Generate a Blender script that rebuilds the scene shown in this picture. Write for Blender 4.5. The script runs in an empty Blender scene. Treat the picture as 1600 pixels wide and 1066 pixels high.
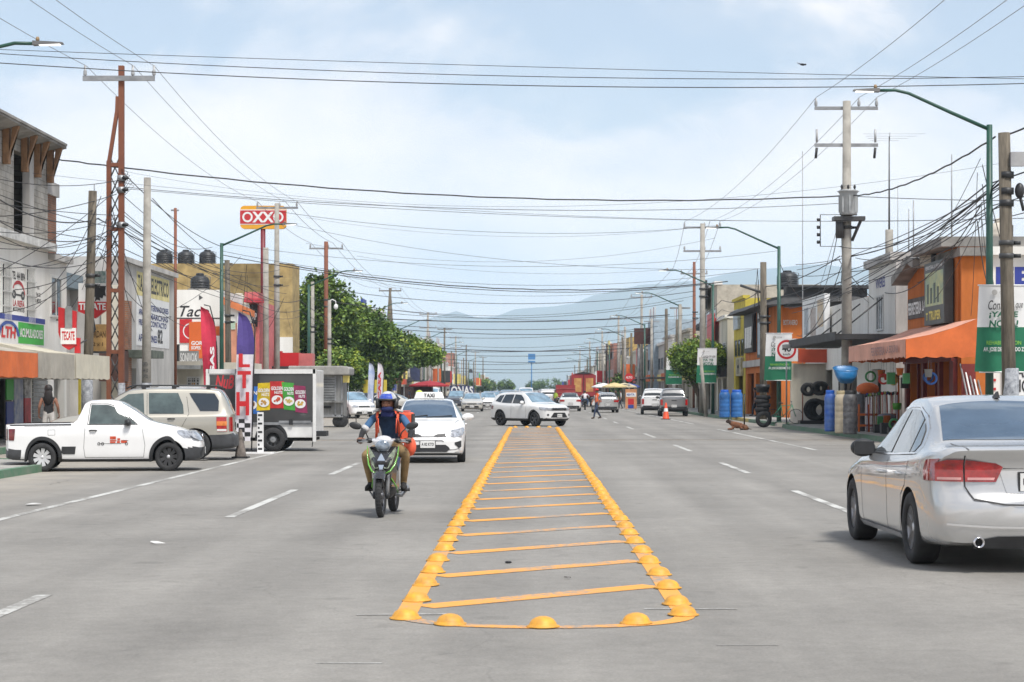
import bpy, bmesh, math, random
from mathutils import Vector, Matrix
R = math.radians
S = bpy.context.scene
COL = S.collection
# ------------------------------------------------------------------ camera
F, H, CX, HY = 2950.0, 1.65, 830.0, 610.0        # focal length in px of a 1600 wide frame, eye height, vanishing point
cam = bpy.data.cameras.new('camera'); camo = bpy.data.objects.new('camera', cam); COL.objects.link(camo)
camo.location = (0, 0, H); camo.rotation_euler = (R(90), 0, 0)
cam.sensor_width = 36; cam.lens = F/1600*36
cam.shift_x = -(CX-800)/1600; cam.shift_y = (HY-533)/1600
cam.clip_start = .1; cam.clip_end = 40000
cam.dof.use_dof = True; cam.dof.focus_distance = 30; cam.dof.aperture_fstop = 7.0
S.camera = camo
# ------------------------------------------------------------------ world and sun
SUN_EL, SUN_AZ = R(60), R(148)                    # azimuth clockwise from +Y: behind the camera, to its right
w = bpy.data.worlds.new("World"); S.world = w; w.use_nodes = True
nt = w.node_tree; nt.nodes.clear()
def wn(t, **k):
    n = nt.nodes.new(t)
    for a, b in k.items(): setattr(n, a, b)
    return n
out = wn('ShaderNodeOutputWorld'); sky = wn('ShaderNodeTexSky', sky_type='NISHITA', sun_disc=False, sun_elevation=SUN_EL, sun_rotation=SUN_AZ)
sky.dust_density = 1.2; sky.ozone_density = 1.0
bg1 = wn('ShaderNodeBackground'); bg1.inputs[1].default_value = .11
bg2 = wn('ShaderNodeBackground'); bg2.inputs[1].default_value = .92
tc = wn('ShaderNodeTexCoord'); sp = wn('ShaderNodeSeparateXYZ')
# flatten the directions so that clouds stretch towards the horizon
mp = wn('ShaderNodeMapping'); mp.inputs['Scale'].default_value = (1, 1, 2.0); mp.inputs['Location'].default_value = (3.3, 1.1, .62)
n1 = wn('ShaderNodeTexNoise'); n1.inputs['Scale'].default_value = 3.4; n1.inputs['Detail'].default_value = 9; n1.inputs['Roughness'].default_value = .6; n1.inputs['Distortion'].default_value = .25
n2 = wn('ShaderNodeTexNoise'); n2.inputs['Scale'].default_value = 9; n2.inputs['Detail'].default_value = 8
el = wn('ShaderNodeMapRange', interpolation_type='SMOOTHSTEP'); el.inputs[1].default_value = .085; el.inputs[2].default_value = .175
el.inputs[3].default_value = .30; el.inputs[4].default_value = -.03
ad = wn('ShaderNodeMath', operation='ADD'); cr = wn('ShaderNodeMapRange', interpolation_type='SMOOTHSTEP')
cr.inputs[1].default_value = .45; cr.inputs[2].default_value = .56; cr.inputs[3].default_value = .44; cr.inputs[4].default_value = 1
cc = wn('ShaderNodeMix', data_type='RGBA'); cc.inputs[6].default_value = (.68, .72, .80, 1); cc.inputs[7].default_value = (1.0, .94, .91, 1)
mx = wn('ShaderNodeMixShader'); L_ = nt.links.new
L_(tc.outputs['Generated'], mp.inputs[0]); L_(tc.outputs['Generated'], sp.inputs[0]); L_(mp.outputs[0], n1.inputs[0]); L_(mp.outputs[0], n2.inputs[0])
L_(sp.outputs[2], el.inputs[0]); L_(el.outputs[0], ad.inputs[0]); L_(n1.outputs[0], ad.inputs[1]); L_(ad.outputs[0], cr.inputs[0])
n3 = wn('ShaderNodeMath', operation='MULTIPLY_ADD'); n3.inputs[1].default_value = .9; L_(n2.outputs[0], n3.inputs[0]); L_(ad.outputs[0], n3.inputs[2])
n4 = wn('ShaderNodeMapRange'); n4.inputs[1].default_value = .84; n4.inputs[2].default_value = 1.18; L_(n3.outputs[0], n4.inputs[0]); L_(n4.outputs[0], cc.inputs[0])
L_(sky.outputs[0], bg1.inputs[0]); L_(cc.outputs[2], bg2.inputs[0]); L_(cr.outputs[0], mx.inputs[0]); L_(bg1.outputs[0], mx.inputs[1]); L_(bg2.outputs[0], mx.inputs[2])
L_(mx.outputs[0], out.inputs[0])
sl = bpy.data.lights.new('sun', 'SUN'); sl.energy = 3.3; sl.angle = R(14); sl.color = (1, .965, .91)
slo = bpy.data.objects.new('sun', sl); COL.objects.link(slo)
sd = Vector((math.sin(SUN_AZ)*math.cos(SUN_EL), math.cos(SUN_AZ)*math.cos(SUN_EL), math.sin(SUN_EL)))
slo.rotation_euler = sd.to_track_quat('Z', 'Y').to_euler()
S.view_settings.view_transform = 'Standard'; S.view_settings.look = 'None'; S.view_settings.exposure = .38; S.view_settings.gamma = 1
S.cycles.max_bounces = 6; S.cycles.diffuse_bounces = 3; S.cycles.glossy_bounces = 3; S.cycles.volume_bounces = 2
S.cycles.use_denoising = True
# ------------------------------------------------------------------ materials
MATS = {}
def M(name, col=(.5, .5, .5), rough=.6, var=.12, scale=2.5, bump=0., metal=0., coat=0., col2=None, emit=0, stretch=None, spec=.5, fine=.0, coords='pos'):
    """a procedural material: base colour mottled by two noises (dirt, wear), optional bump"""
    if name in MATS: return MATS[name]
    m = bpy.data.materials.new(name); m.use_nodes = True; t = m.node_tree; b = t.nodes['Principled BSDF']
    MATS[name] = m
    g = t.nodes.new('ShaderNodeNewGeometry') if coords == 'pos' else t.nodes.new('ShaderNodeTexCoord')
    src = g.outputs['Position'] if coords == 'pos' else g.outputs['Object']
    if stretch:
        mpp = t.nodes.new('ShaderNodeMapping'); mpp.inputs['Scale'].default_value = stretch; t.links.new(src, mpp.inputs[0]); src = mpp.outputs[0]
    n = t.nodes.new('ShaderNodeTexNoise'); n.inputs['Scale'].default_value = scale; n.inputs['Detail'].default_value = 6; n.inputs['Roughness'].default_value = .65
    t.links.new(src, n.inputs[0])
    r = t.nodes.new('ShaderNodeMapRange'); r.inputs[1].default_value = .3; r.inputs[2].default_value = .7
    t.links.new(n.outputs[0], r.inputs[0])
    x = t.nodes.new('ShaderNodeMix'); x.data_type = 'RGBA'
    c2 = col2 or tuple(max(0, c*(1-var*2)) for c in col)
    c1 = col if col2 else tuple(min(1, c*(1+var*.6)) for c in col)
    x.inputs[6].default_value = (*c2, 1); x.inputs[7].default_value = (*c1, 1)
    t.links.new(r.outputs[0], x.inputs[0]); t.links.new(x.outputs[2], b.inputs['Base Color'])
    b.inputs['Roughness'].default_value = rough; b.inputs['Metallic'].default_value = metal
    b.inputs['Coat Weight'].default_value = coat; b.inputs['Coat Roughness'].default_value = .04
    b.inputs['Specular IOR Level'].default_value = spec
    if bump:
        n2 = t.nodes.new('ShaderNodeTexNoise'); n2.inputs['Scale'].default_value = scale*9; n2.inputs['Detail'].default_value = 4; t.links.new(src, n2.inputs[0])
        bp = t.nodes.new('ShaderNodeBump'); bp.inputs['Strength'].default_value = bump; bp.inputs['Distance'].default_value = .02
        t.links.new(n2.outputs[0], bp.inputs['Height']); t.links.new(bp.outputs[0], b.inputs['Normal'])
    if emit:
        t.links.new(x.outputs[2], b.inputs['Emission Color']); b.inputs['Emission Strength'].default_value = emit
    return m
def MB_brick(name, c1, c2, mortar, bw=.4, bh=.2, ms=.015, axis='y'):
    """block or brick work laid in the plane of a wall; axis = the horizontal world axis the courses run along"""
    if name in MATS: return MATS[name]
    m = bpy.data.materials.new(name); m.use_nodes = True; t = m.node_tree; b = t.nodes['Principled BSDF']; MATS[name] = m
    g = t.nodes.new('ShaderNodeNewGeometry'); s = t.nodes.new('ShaderNodeSeparateXYZ'); c = t.nodes.new('ShaderNodeCombineXYZ')
    a = t.nodes.new('ShaderNodeMath'); a.operation = 'ADD'
    t.links.new(g.outputs['Position'], s.inputs[0]); t.links.new(s.outputs[0], a.inputs[0]); t.links.new(s.outputs[1], a.inputs[1])
    t.links.new(a.outputs[0], c.inputs[0]); t.links.new(s.outputs[2], c.inputs[1])
    k = t.nodes.new('ShaderNodeTexBrick'); k.inputs['Scale'].default_value = 1; k.inputs['Brick Width'].default_value = bw; k.inputs['Row Height'].default_value = bh
    k.inputs['Mortar Size'].default_value = ms; k.inputs['Color1'].default_value = (*c1, 1); k.inputs['Color2'].default_value = (*c2, 1); k.inputs['Mortar'].default_value = (*mortar, 1)
    t.links.new(c.outputs[0], k.inputs[0])
    n = t.nodes.new('ShaderNodeTexNoise'); n.inputs['Scale'].default_value = 1.7; n.inputs['Detail'].default_value = 8; t.links.new(g.outputs['Position'], n.inputs[0])
    x = t.nodes.new('ShaderNodeMix'); x.data_type = 'RGBA'; x.blend_type = 'MULTIPLY'; x.inputs[0].default_value = .7
    r = t.nodes.new('ShaderNodeMapRange'); r.inputs[1].default_value = .3; r.inputs[2].default_value = .65; r.inputs[3].default_value = .45; r.inputs[4].default_value = 1.1; t.links.new(n.outputs[0], r.inputs[0])
    t.links.new(k.outputs[0], x.inputs[6]); t.links.new(r.outputs[0], x.inputs[7]); t.links.new(x.outputs[2], b.inputs['Base Color']); b.inputs['Roughness'].default_value = .9
    return m
# ------------------------------------------------------------------ mesh building
class MB:
    def __init__(s): s.v = []; s.f = []; s.m = []; s.mats = []; s.sm = []
    def mi(s, mat):
        if mat not in s.mats: s.mats.append(mat)
        return s.mats.index(mat)
    def add(s, vs, fs, mat, smooth=False):
        o = len(s.v); s.v += [tuple(v) for v in vs]; i = s.mi(mat)
        for f in fs: s.f.append([o+k for k in f]); s.m.append(i); s.sm.append(smooth)
        return s
    def box(s, c, d, mat, rot=None, taper=1.0):
        x, y, z = (k/2 for k in d); vs = []
        for sz in (-1, 1):
            t = taper if sz > 0 else 1
            for sx, sy in ((-1, -1), (1, -1), (1, 1), (-1, 1)): vs.append(Vector((sx*x*t, sy*y*t, sz*z)))
        if rot is not None:
            mr = rot if isinstance(rot, Matrix) else Matrix.Rotation(rot, 3, 'Z'); vs = [mr @ v for v in vs]
        c = Vector(c); vs = [v+c for v in vs]
        return s.add(vs, [(3, 2, 1, 0), (4, 5, 6, 7), (0, 1, 5, 4), (1, 2, 6, 5), (2, 3, 7, 6), (3, 0, 4, 7)], mat)
    def bb(s, x0, x1, y0, y1, z0, z1, mat): return s.box(((x0+x1)/2, (y0+y1)/2, (z0+z1)/2), (abs(x1-x0), abs(y1-y0), abs(z1-z0)), mat)
    def hexa(s, p, mat):  # 8 corners: four bottom, four top, both counterclockwise
        return s.add(p, [(3, 2, 1, 0), (4, 5, 6, 7), (0, 1, 5, 4), (1, 2, 6, 5), (2, 3, 7, 6), (3, 0, 4, 7)], mat)
    def tube(s, pts, r, mat, n=8, caps=True, smooth=True, flat=1.0):
        pts = [Vector(p) for p in pts]; rs = r if isinstance(r, (list, tuple)) else [r]*len(pts); vs = []; fs = []
        up = None
        for i, p in enumerate(pts):
            a = pts[min(i+1, len(pts)-1)]-pts[max(i-1, 0)]; a = a.normalized() if a.length > 1e-9 else Vector((0, 0, 1))
            if up is None: up = Vector((0, 0, 1)) if abs(a.z) < .9 else Vector((1, 0, 0))
            e = a.cross(up); e = e.normalized() if e.length > 1e-6 else Vector((1, 0, 0)); g = e.cross(a).normalized()
            for k in range(n):
                q = 2*math.pi*(k+.5)/n; vs.append(p+rs[i]*(math.cos(q)*e+math.sin(q)*g*flat))
        for i in range(len(pts)-1):
            for k in range(n): a = i*n+k; b = i*n+(k+1) % n; fs.append((a, b, b+n, a+n))
        if caps: fs.append(tuple(reversed(range(n)))); fs.append(tuple(range((len(pts)-1)*n, len(pts)*n)))
        return s.add(vs, fs, mat, smooth)
    def lathe(s, prof, mat, c=(0, 0, 0), n=20, axis='z', smooth=True, cap=True):
        vs = []; fs = []; c = Vector(c)
        for r, z in prof:
            for k in range(n):
                q = 2*math.pi*k/n; a, b = r*math.cos(q), r*math.sin(q)
                vs.append(c+(Vector((a, b, z)) if axis == 'z' else Vector((a, z, -b)) if axis == 'y' else Vector((z, a, b))))
        for i in range(len(prof)-1):
            for k in range(n): a = i*n+k; b = i*n+(k+1) % n; fs.append((a, b, b+n, a+n))
        if cap: fs.append(tuple(reversed(range(n)))); fs.append(tuple(range((len(prof)-1)*n, len(prof)*n)))
        return s.add(vs, fs, mat, smooth)
    def ell(s, c, r, mat, n=16, m=10, rot=None):
        vs = [Vector((0, 0, -r[2]))]; fs = []
        for i in range(1, m):
            ph = -math.pi/2+math.pi*i/m
            for k in range(n):
                q = 2*math.pi*k/n; vs.append(Vector((r[0]*math.cos(ph)*math.cos(q), r[1]*math.cos(ph)*math.sin(q), r[2]*math.sin(ph))))
        vs.append(Vector((0, 0, r[2])))
        for k in range(n): fs.append((0, 1+(k+1) % n, 1+k)); fs.append((len(vs)-1, 1+(m-2)*n+k, 1+(m-2)*n+(k+1) % n))
        for i in range(m-2):
            for k in range(n): a = 1+i*n+k; b = 1+i*n+(k+1) % n; fs.append((a, b, b+n, a+n))
        if rot is not None: vs = [rot @ v for v in vs]
        c = Vector(c); return s.add([v+c for v in vs], fs, mat, True)
    def prism(s, poly, O, U, V, N, d0, d1, mat):
        """polygon poly (u,v) drawn in the plane O,U,V and thickened from N*d0 to N*d1"""
        O, U, V, N = map(Vector, (O, U, V, N)); n = len(poly)
        vs = [O+U*u+V*v+N*d0 for u, v in poly]+[O+U*u+V*v+N*d1 for u, v in poly]
        fs = [tuple(reversed(range(n))), tuple(range(n, 2*n))]+[(k, (k+1) % n, n+(k+1) % n, n+k) for k in range(n)]
        return s.add(vs, fs, mat)
    def build(s, name, parent=None, world=False, bevel=0, auto=None, loc=None):
        me = bpy.data.meshes.new(name)
        vs = s.v
        if world and parent is not None:
            p = parent
            off = Vector((0, 0, 0))
            while p is not None: off += Vector(p.location); p = p.parent
            vs = [(v[0]-off.x, v[1]-off.y, v[2]-off.z) for v in vs]
        if loc is not None: vs = [(v[0]-loc[0], v[1]-loc[1], v[2]-loc[2]) for v in vs]
        me.from_pydata(vs, [], s.f)
        for m in s.mats: me.materials.append(m)
        me.polygons.foreach_set('material_index', s.m); me.polygons.foreach_set('use_smooth', s.sm)
        me.update()
        o = bpy.data.objects.new(name, me); COL.objects.link(o); o.parent = parent
        if loc is not None: o.location = loc
        if bevel:
            bm = bmesh.new(); bm.from_mesh(me); bmesh.ops.remove_doubles(bm, verts=bm.verts, dist=1e-5)
            bmesh.ops.bevel(bm, geom=[e for e in bm.edges if len(e.link_faces) == 2 and e.calc_face_angle(0) > .6], offset=bevel, segments=2, affect='EDGES', profile=.6, clamp_overlap=True)
            bm.to_mesh(me); bm.free()
        return o
def tag(o, label, cat, group=None, kind=None):
    o['label'] = label
    if cat: o['category'] = cat
    if group: o['group'] = group
    if kind: o['kind'] = kind
    return o
def thing(name, label, cat, loc=(0, 0, 0), rz=0., group=None):
    o = bpy.data.objects.new(name, None); COL.objects.link(o); o.empty_display_size = .3
    o.location = loc; o.rotation_euler = (0, 0, rz)
    return tag(o, label, cat, group)
def dup(o, loc=None, rz=None, label=None, parent=None, group=None, scale=None):
    c = o.copy(); COL.objects.link(c); c.parent = parent
    if loc is not None: c.location = loc
    if rz is not None: c.rotation_euler = (0, 0, rz)
    if label: c['label'] = label
    if group: c['group'] = group
    if scale: c.scale = (scale,)*3 if not isinstance(scale, tuple) else scale
    for ch in o.children: dup(ch, parent=c)
    return c
def struct(name, mb):
    o = mb.build(name); o['kind'] = 'structure'; return o
# ------------------------------------------------------------------ pixels of the photograph to metres in the place
def gz(py): return F*H/(py-HY)
def G(px, py):
    z = gz(py); return Vector(((px-CX)*z/F, z, 0))
def PZ(px, py, z): return Vector(((px-CX)*z/F, z, H+(HY-py)*z/F))
def PXp(px, py, X): return PZ(px, py, F*X/(px-CX))
# ------------------------------------------------------------------ lettering
_tc = {}
def text_geo(body, bold=0., shear=0., space=1.):
    key = (body, bold, shear, space)
    if key in _tc: return _tc[key]
    cu = bpy.data.curves.new('t', 'FONT'); cu.body = body; cu.size = 1; cu.offset = bold; cu.shear = shear; cu.space_character = space; cu.resolution_u = 3; cu.align_x = 'LEFT'
    cu.fill_mode = 'FRONT'; cu.extrude = 0
    o = bpy.data.objects.new('t', cu); COL.objects.link(o)
    dg = bpy.context.evaluated_depsgraph_get(); me = bpy.data.meshes.new_from_object(o.evaluated_get(dg))
    vs = [(v.co.x, v.co.y) for v in me.vertices]; fs = [tuple(p.vertices) for p in me.polygons]
    bpy.data.objects.remove(o); bpy.data.curves.remove(cu); bpy.data.meshes.remove(me)
    if not vs: vs = [(0, 0)]; fs = []
    x0 = min(v[0] for v in vs); x1 = max(v[0] for v in vs); y0 = min(v[1] for v in vs); y1 = max(v[1] for v in vs)
    vs = [((a-x0)/max(x1-x0, 1e-6), (b-y0)/max(y1-y0, 1e-6)) for a, b in vs]
    _tc[key] = (vs, fs, (x1-x0)/max(y1-y0, 1e-6)); return _tc[key]
class Pl:
    """a plane in the place: origin O, unit U (to the right as one reads it), V up, N towards the reader"""
    def __init__(s, O, U, N, V=(0, 0, 1)): s.O, s.U, s.N, s.V = Vector(O), Vector(U).normalized(), Vector(N).normalized(), Vector(V).normalized()
    def p(s, u, v, d=0): return s.O+s.U*u+s.V*v+s.N*d
    def box(s, mb, u0, u1, v0, v1, d0, d1, mat):
        P = s.p
        return mb.add([P(u0, v0, d0), P(u1, v0, d0), P(u1, v0, d1), P(u0, v0, d1), P(u0, v1, d0), P(u1, v1, d0), P(u1, v1, d1), P(u0, v1, d1)],
                      [(0, 1, 2, 3), (7, 6, 5, 4), (0, 4, 5, 1), (1, 5, 6, 2), (2, 6, 7, 3), (3, 7, 4, 0)], mat)
    def poly(s, mb, pts, d0, d1, mat): return mb.prism(pts, s.O, s.U, s.V, s.N, d0, d1, mat)
    def text(s, mb, body, u0, u1, v0, v1, d, mat, bold=.012, shear=0., space=1.):
        vs, fs, _ = text_geo(body, bold, shear, space)
        n = len(vs); P = s.p
        f2 = [f for f in fs]
        # orient towards N
        if f2:
            a, b, c = (Vector((*vs[i], 0)) for i in f2[0][:3])
            if (b-a).cross(c-a).z < 0: f2 = [tuple(reversed(f)) for f in f2]
            if s.U.cross(s.V).dot(s.N) < 0: f2 = [tuple(reversed(f)) for f in f2]
        return mb.add([P(u0+(u1-u0)*a, v0+(v1-v0)*b, d) for a, b in vs], f2, mat)
    def ring(s, mb, cu, cv, r0, r1, d, mat, n=28, a0=0, a1=360, th=.01, sx=1., sy=1.):
        fs = []; vs = []
        for k in range(n+1):
            q = R(a0+(a1-a0)*k/n)
            for r in (r0, r1): vs.append(s.p(cu+r*math.cos(q)*sx, cv+r*math.sin(q)*sy, d))
        sg = s.U.cross(s.V).dot(s.N)
        for k in range(n):
            f = (2*k, 2*k+1, 2*k+3, 2*k+2); fs.append(f if sg > 0 else tuple(reversed(f)))
        return mb.add(vs, fs, mat)
class Wall(Pl):
    """a facade plane: 'L' and 'R' run along the street at X, 'C' faces the camera at Y"""
    def __init__(s, k, at):
        s.k, s.at = k, at
        O = {'L': (at, 0, 0), 'R': (at, 0, 0), 'C': (0, at, 0)}[k]
        U, N = {'L': ((0, 1, 0), (1, 0, 0)), 'R': ((0, -1, 0), (-1, 0, 0)), 'C': ((1, 0, 0), (0, -1, 0))}[k]
        super().__init__(O, U, N)
    def dist(s, px): return s.at if s.k == 'C' else F*s.at/(px-CX)
    def u(s, px):
        z = s.dist(px); return (px-CX)*z/F if s.k == 'C' else z if s.k == 'L' else -z
    def v(s, px, py): return H+(HY-py)*s.dist(px)/F
    def r(s, x0, y0, x1, y1, at=None):
        a = x0 if at is None else at
        return (s.u(x0), s.u(x1), s.v(a, y1), s.v(a, y0))
def wallcells(pl, mb, u0, u1, v0, v1, holes, mat, d0=-.25, d1=0):
    us = sorted({u0, u1, *[max(u0, min(u1, h[0])) for h in holes], *[max(u0, min(u1, h[1])) for h in holes]})
    vs = sorted({v0, v1, *[max(v0, min(v1, h[2])) for h in holes], *[max(v0, min(v1, h[3])) for h in holes]})
    for i in range(len(us)-1):
        run = None
        for j in range(len(vs)-1):
            cu, cv = (us[i]+us[i+1])/2, (vs[j]+vs[j+1])/2
            solid = not any(h[0] < cu < h[1] and h[2] < cv < h[3] for h in holes)
            if solid:
                if run is None: run = vs[j]
            if run is not None and (not solid or j == len(vs)-2):
                pl.box(mb, us[i], us[i+1], run, vs[j+1] if solid else vs[j], d0, d1, mat); run = None
def smoothstep(a, b, x):
    t = max(0, min(1, (x-a)/(b-a))); return t*t*(3-2*t)
# ------------------------------------------------------------------ vehicles
def pchip(xs, ys):
    n = len(xs); h = [xs[i+1]-xs[i] for i in range(n-1)]; d = [(ys[i+1]-ys[i])/h[i] for i in range(n-1)]; m = [0]*n
    for i in range(1, n-1):
        if d[i-1]*d[i] > 0: w1 = 2*h[i]+h[i-1]; w2 = h[i]+2*h[i-1]; m[i] = (w1+w2)/(w1/d[i-1]+w2/d[i])
    m[0] = d[0]; m[-1] = d[-1]
    def f(x):
        x = max(xs[0], min(xs[-1], x)); i = 0
        while i < n-2 and x > xs[i+1]: i += 1
        t = (x-xs[i])/h[i]
        return (2*t**3-3*t*t+1)*ys[i]+(t**3-2*t*t+t)*h[i]*m[i]+(-2*t**3+3*t*t)*ys[i+1]+(t**3-t*t)*h[i]*m[i+1]
    return f
GLASS = M('tinted_glass', (.018, .026, .034), rough=.03, var=.02, spec=.9)
BLUEGLASS = M('windscreen_glass', (.17, .24, .32), rough=.05, var=.1, spec=1., col2=(.10, .15, .21), scale=1.2, metal=.6)
GREENGLASS = M('side_glass', (.10, .135, .13), rough=.04, var=.4, scale=1.6, spec=.8, col2=(.025, .035, .035))
RUBBER = M('tyre_rubber', (.035, .035, .036), rough=.85, var=.25, scale=6)
BLACKP = M('black_plastic', (.028, .029, .031), rough=.5, var=.2, scale=4)
GREYP = M('grey_plastic', (.06, .062, .066), rough=.55, var=.2, scale=4)
SEAM = M('seam_shadow_gap', (.05, .05, .05), rough=.9, var=.1)
ALLOY = M('alloy_silver', (.66, .66, .67), rough=.3, var=.1, metal=.35, scale=5)
DALLOY = M('alloy_grey', (.16, .16, .17), rough=.35, var=.12, metal=.7, scale=5)
CHROME = M('chrome_trim', (.75, .75, .77), rough=.12, var=.05, metal=1.)
REDL = M('red_lamp', (.50, .015, .015), rough=.08, var=.3, coat=1, scale=14)
DREDL = M('dark_red_lamp', (.16, .012, .014), rough=.1, var=.3, coat=1, scale=14)
AMBL = M('amber_lamp', (.8, .22, .02), rough=.1, var=.2, coat=1, scale=10)
WHL = M('clear_lamp', (.58, .60, .63), rough=.08, var=.35, coat=1, scale=16, metal=.5)
PLATEM = M('plate_white', (.72, .72, .70), rough=.4, var=.08)
INK = M('black_ink', (.02, .02, .022), rough=.6, var=.1)
UNDER = M('underbody_black', (.012, .012, .012), rough=.9, var=.1)
def paint(name, c, metal=0., rough=.28, dirt=.05): return M(name, c, rough=rough, var=dirt, metal=metal, coat=1., scale=.9)
WHITEP = paint('white_car_paint', (.80, .80, .79)); SILVERP = paint('silver_car_paint', (.57, .57, .56), metal=.5, rough=.26)
BEIGEP = paint('beige_car_paint', (.41, .39, .335), metal=.3, rough=.33); GREYCAR = paint('grey_car_paint', (.32, .32, .33), metal=.5)
DARKCAR = paint('dark_car_paint', (.05, .055, .07), metal=.3); REDCAR = paint('red_car_paint', (.45, .03, .03))
class Car:
    def __init__(s, name, label, cat, st, body, axles, wr, fa=.05, fb=.16, fn=None, ra=.05, rb=.12, rn=None, clad=None, arch=1.1, flat=0., tw=.2, ring=None):
        s.root = thing(name, label, cat); s.L = st[-1][0]; xs = [r[0] for r in st]
        s.fz, s.fzb, s.fwb, s.fwt, s.fzl = (pchip(xs, [r[k] for r in st]) for k in range(1, 6))
        s.fa, s.fb, s.ra, s.rb = fa, fb, ra, rb
        s.fn = pchip(*zip(*fn)) if fn else (lambda z: 0.); s.rn = pchip(*zip(*rn)) if rn else (lambda z: 0.)
        s.W = max(r[3] for r in st); s.body_mat = body; s.axles = axles; s.wr = wr; s._c = {}
        s.make_body(body, clad, arch, tw)
    def ring(s, q):
        q = round(q, 4)
        if q in s._c: return s._c[q]
        zt, zb, wb, wt, zl = s.fz(q), s.fzb(q), s.fwb(q), s.fwt(q), s.fzl(q)
        dr = max(.015, min(.085, (zt-zb)*.3)); hh = zb-zl
        c = [(0, zl), (wb*.5, zl), (wb*.86, zl), (wb*.955, zl+.05), (wb*.985, zl+hh*.22), (wb*.995, zl+hh*.5), (wb, zl+hh*.72), (wb*.985, zb-hh*.08), (wb*.95, zb),
             (wb*.95+(wt-wb*.95)*.5, zb+(zt-dr-zb)*.52), (wt, zt-dr), (wt*.93, zt-dr*.42), (wt*.72, zt-dr*.12), (wt*.38, zt), (0, zt+.004)]
        out = []; n = len(c)
        for i in range(n-1):
            p0 = c[i-1] if i else (-c[1][0], c[1][1]); p1, p2 = c[i], c[i+1]; p3 = c[i+2] if i+2 < n else (-c[-2][0], c[-2][1])
            for k in range(3):
                t = k/3; tt = .5  # tension keeps the outline near its points
                o = []
                for a in (0, 1):
                    m1 = (p2[a]-p0[a])*tt*.8; m2 = (p3[a]-p1[a])*tt*.8
                    o.append((2*t**3-3*t*t+1)*p1[a]+(t**3-2*t*t+t)*m1+(-2*t**3+3*t*t)*p2[a]+(t**3-t*t)*m2)
                out.append((max(0, o[0]), o[1]))
        out.append(c[-1]); s._c[q] = out; return out
    def D(s, q, y, z):
        W = s.W; u = min(1.05, abs(y)/W)
        f = (1-smoothstep(0, .95, q)); g = 1-smoothstep(0, .85, s.L-q)
        x = q+f*(s.fa*u*u+s.fb*u**7+s.fn(z))-g*(s.ra*u*u+s.rb*u**7+s.rn(z))
        return Vector((s.L/2-x, y, z))
    def side_y(s, q, z):
        r = s.ring(q); r = r[6:31]
        for (a, b), (c, d) in zip(r, r[1:]):
            if b <= z <= d or (z <= b and a == r[0][0]): t = (z-b)/(d-b) if d != b else 0; return a+(c-a)*max(0, t)
        return r[-1][0]
    def top_z(s, q, y):
        r = s.ring(q)[24:]; y = abs(y)
        for (a, b), (c, d) in zip(r, r[1:]):
            if c <= y <= a: t = (a-y)/(a-c) if a != c else 0; return b+(d-b)*t
        return r[0][1]
    def make_body(s, body, clad, arch, tw):
        n = int(s.L/.075); qs = [s.L*i/n for i in range(n+1)]; vs = []; fs = []; ms = []
        full = []
        def loop(q, t=1.):
            h = s.ring(q); zc = (s.fz(q)+s.fzl(q))/2
            pts = [(-y, z) for y, z in reversed(h[1:-1])]
            pts = h + pts
            return [s.D(q, y*t, zc+(z-zc)*t) for y, z in pts]
        rings = [loop(0, t) for t in (.05, .3, .55, .8, .94)]+[loop(q) for q in qs]+[loop(s.L, t) for t in (.94, .8, .55, .3, .05)]
        m = len(rings[0])
        for r in rings: vs += r
        for i in range(len(rings)-1):
            for k in range(m):
                a = i*m+k; b = i*m+(k+1) % m; f = (a, a+m, b+m, b); fs.append(f)
                zc = sum(vs[j].z for j in f)/4
                mi = 0
                if clad and zc < clad(sum(s.L/2-vs[j].x for j in f)/4): mi = 2
                ms.append(mi)
        fs.append(tuple(range(m))); fs.append(tuple(reversed(range((len(rings)-1)*m, len(rings)*m)))); ms += [0, 0]
        me = bpy.data.meshes.new('body'); me.from_pydata([tuple(v) for v in vs], [], fs)
        for x in (body, UNDER, s.cladm if hasattr(s, 'cladm') else BLACKP): me.materials.append(x)
        me.polygons.foreach_set('material_index', ms); me.polygons.foreach_set('use_smooth', [True]*len(fs))
        bm = bmesh.new(); bm.from_mesh(me); bmesh.ops.recalc_face_normals(bm, faces=bm.faces); bm.to_mesh(me); bm.free()
        o = bpy.data.objects.new('body', me); COL.objects.link(o)
        cut = MB()
        for q in s.axles:
            for sd in (-1, 1):
                rr = s.wr*arch; x = s.L/2-q; prof = [(rr, 0), (rr, .5)]
                nn = 40; vv = []; 
                for yy in (s.W+.2, s.W-tw-.1):
                    for k in range(nn): t = 2*math.pi*k/nn; vv.append((x+rr*math.cos(t), sd*yy, s.wr*1.02+rr*math.sin(t)))
                ff = [tuple(range(nn)), tuple(reversed(range(nn, 2*nn)))]+[(k, (k+1) % nn, nn+(k+1) % nn, nn+k) for k in range(nn)]
                cut.mats = [body, UNDER]; base = len(cut.v); cut.v += vv; cut.f += [[base+i for i in f] for f in ff]; cut.m += [1]*len(ff); cut.sm += [False]*len(ff)
        if getattr(s, 'extra_cut', None): s.extra_cut(cut)
        co = cut.build('cut'); bm = bmesh.new(); bm.from_mesh(co.data); bmesh.ops.recalc_face_normals(bm, faces=bm.faces); bm.to_mesh(co.data); bm.free()
        md = o.modifiers.new('b', 'BOOLEAN'); md.operation = 'DIFFERENCE'; md.object = co; md.solver = 'EXACT'
        dg = bpy.context.evaluated_depsgraph_get(); me2 = bpy.data.meshes.new_from_object(o.evaluated_get(dg)); o.modifiers.clear()
        bpy.data.objects.remove(co); o.data = me2; me2.name = 'body'
        for p in me2.polygons: p.use_smooth = True
        try: me2.set_sharp_from_angle(angle=R(38))
        except Exception: pass
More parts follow.
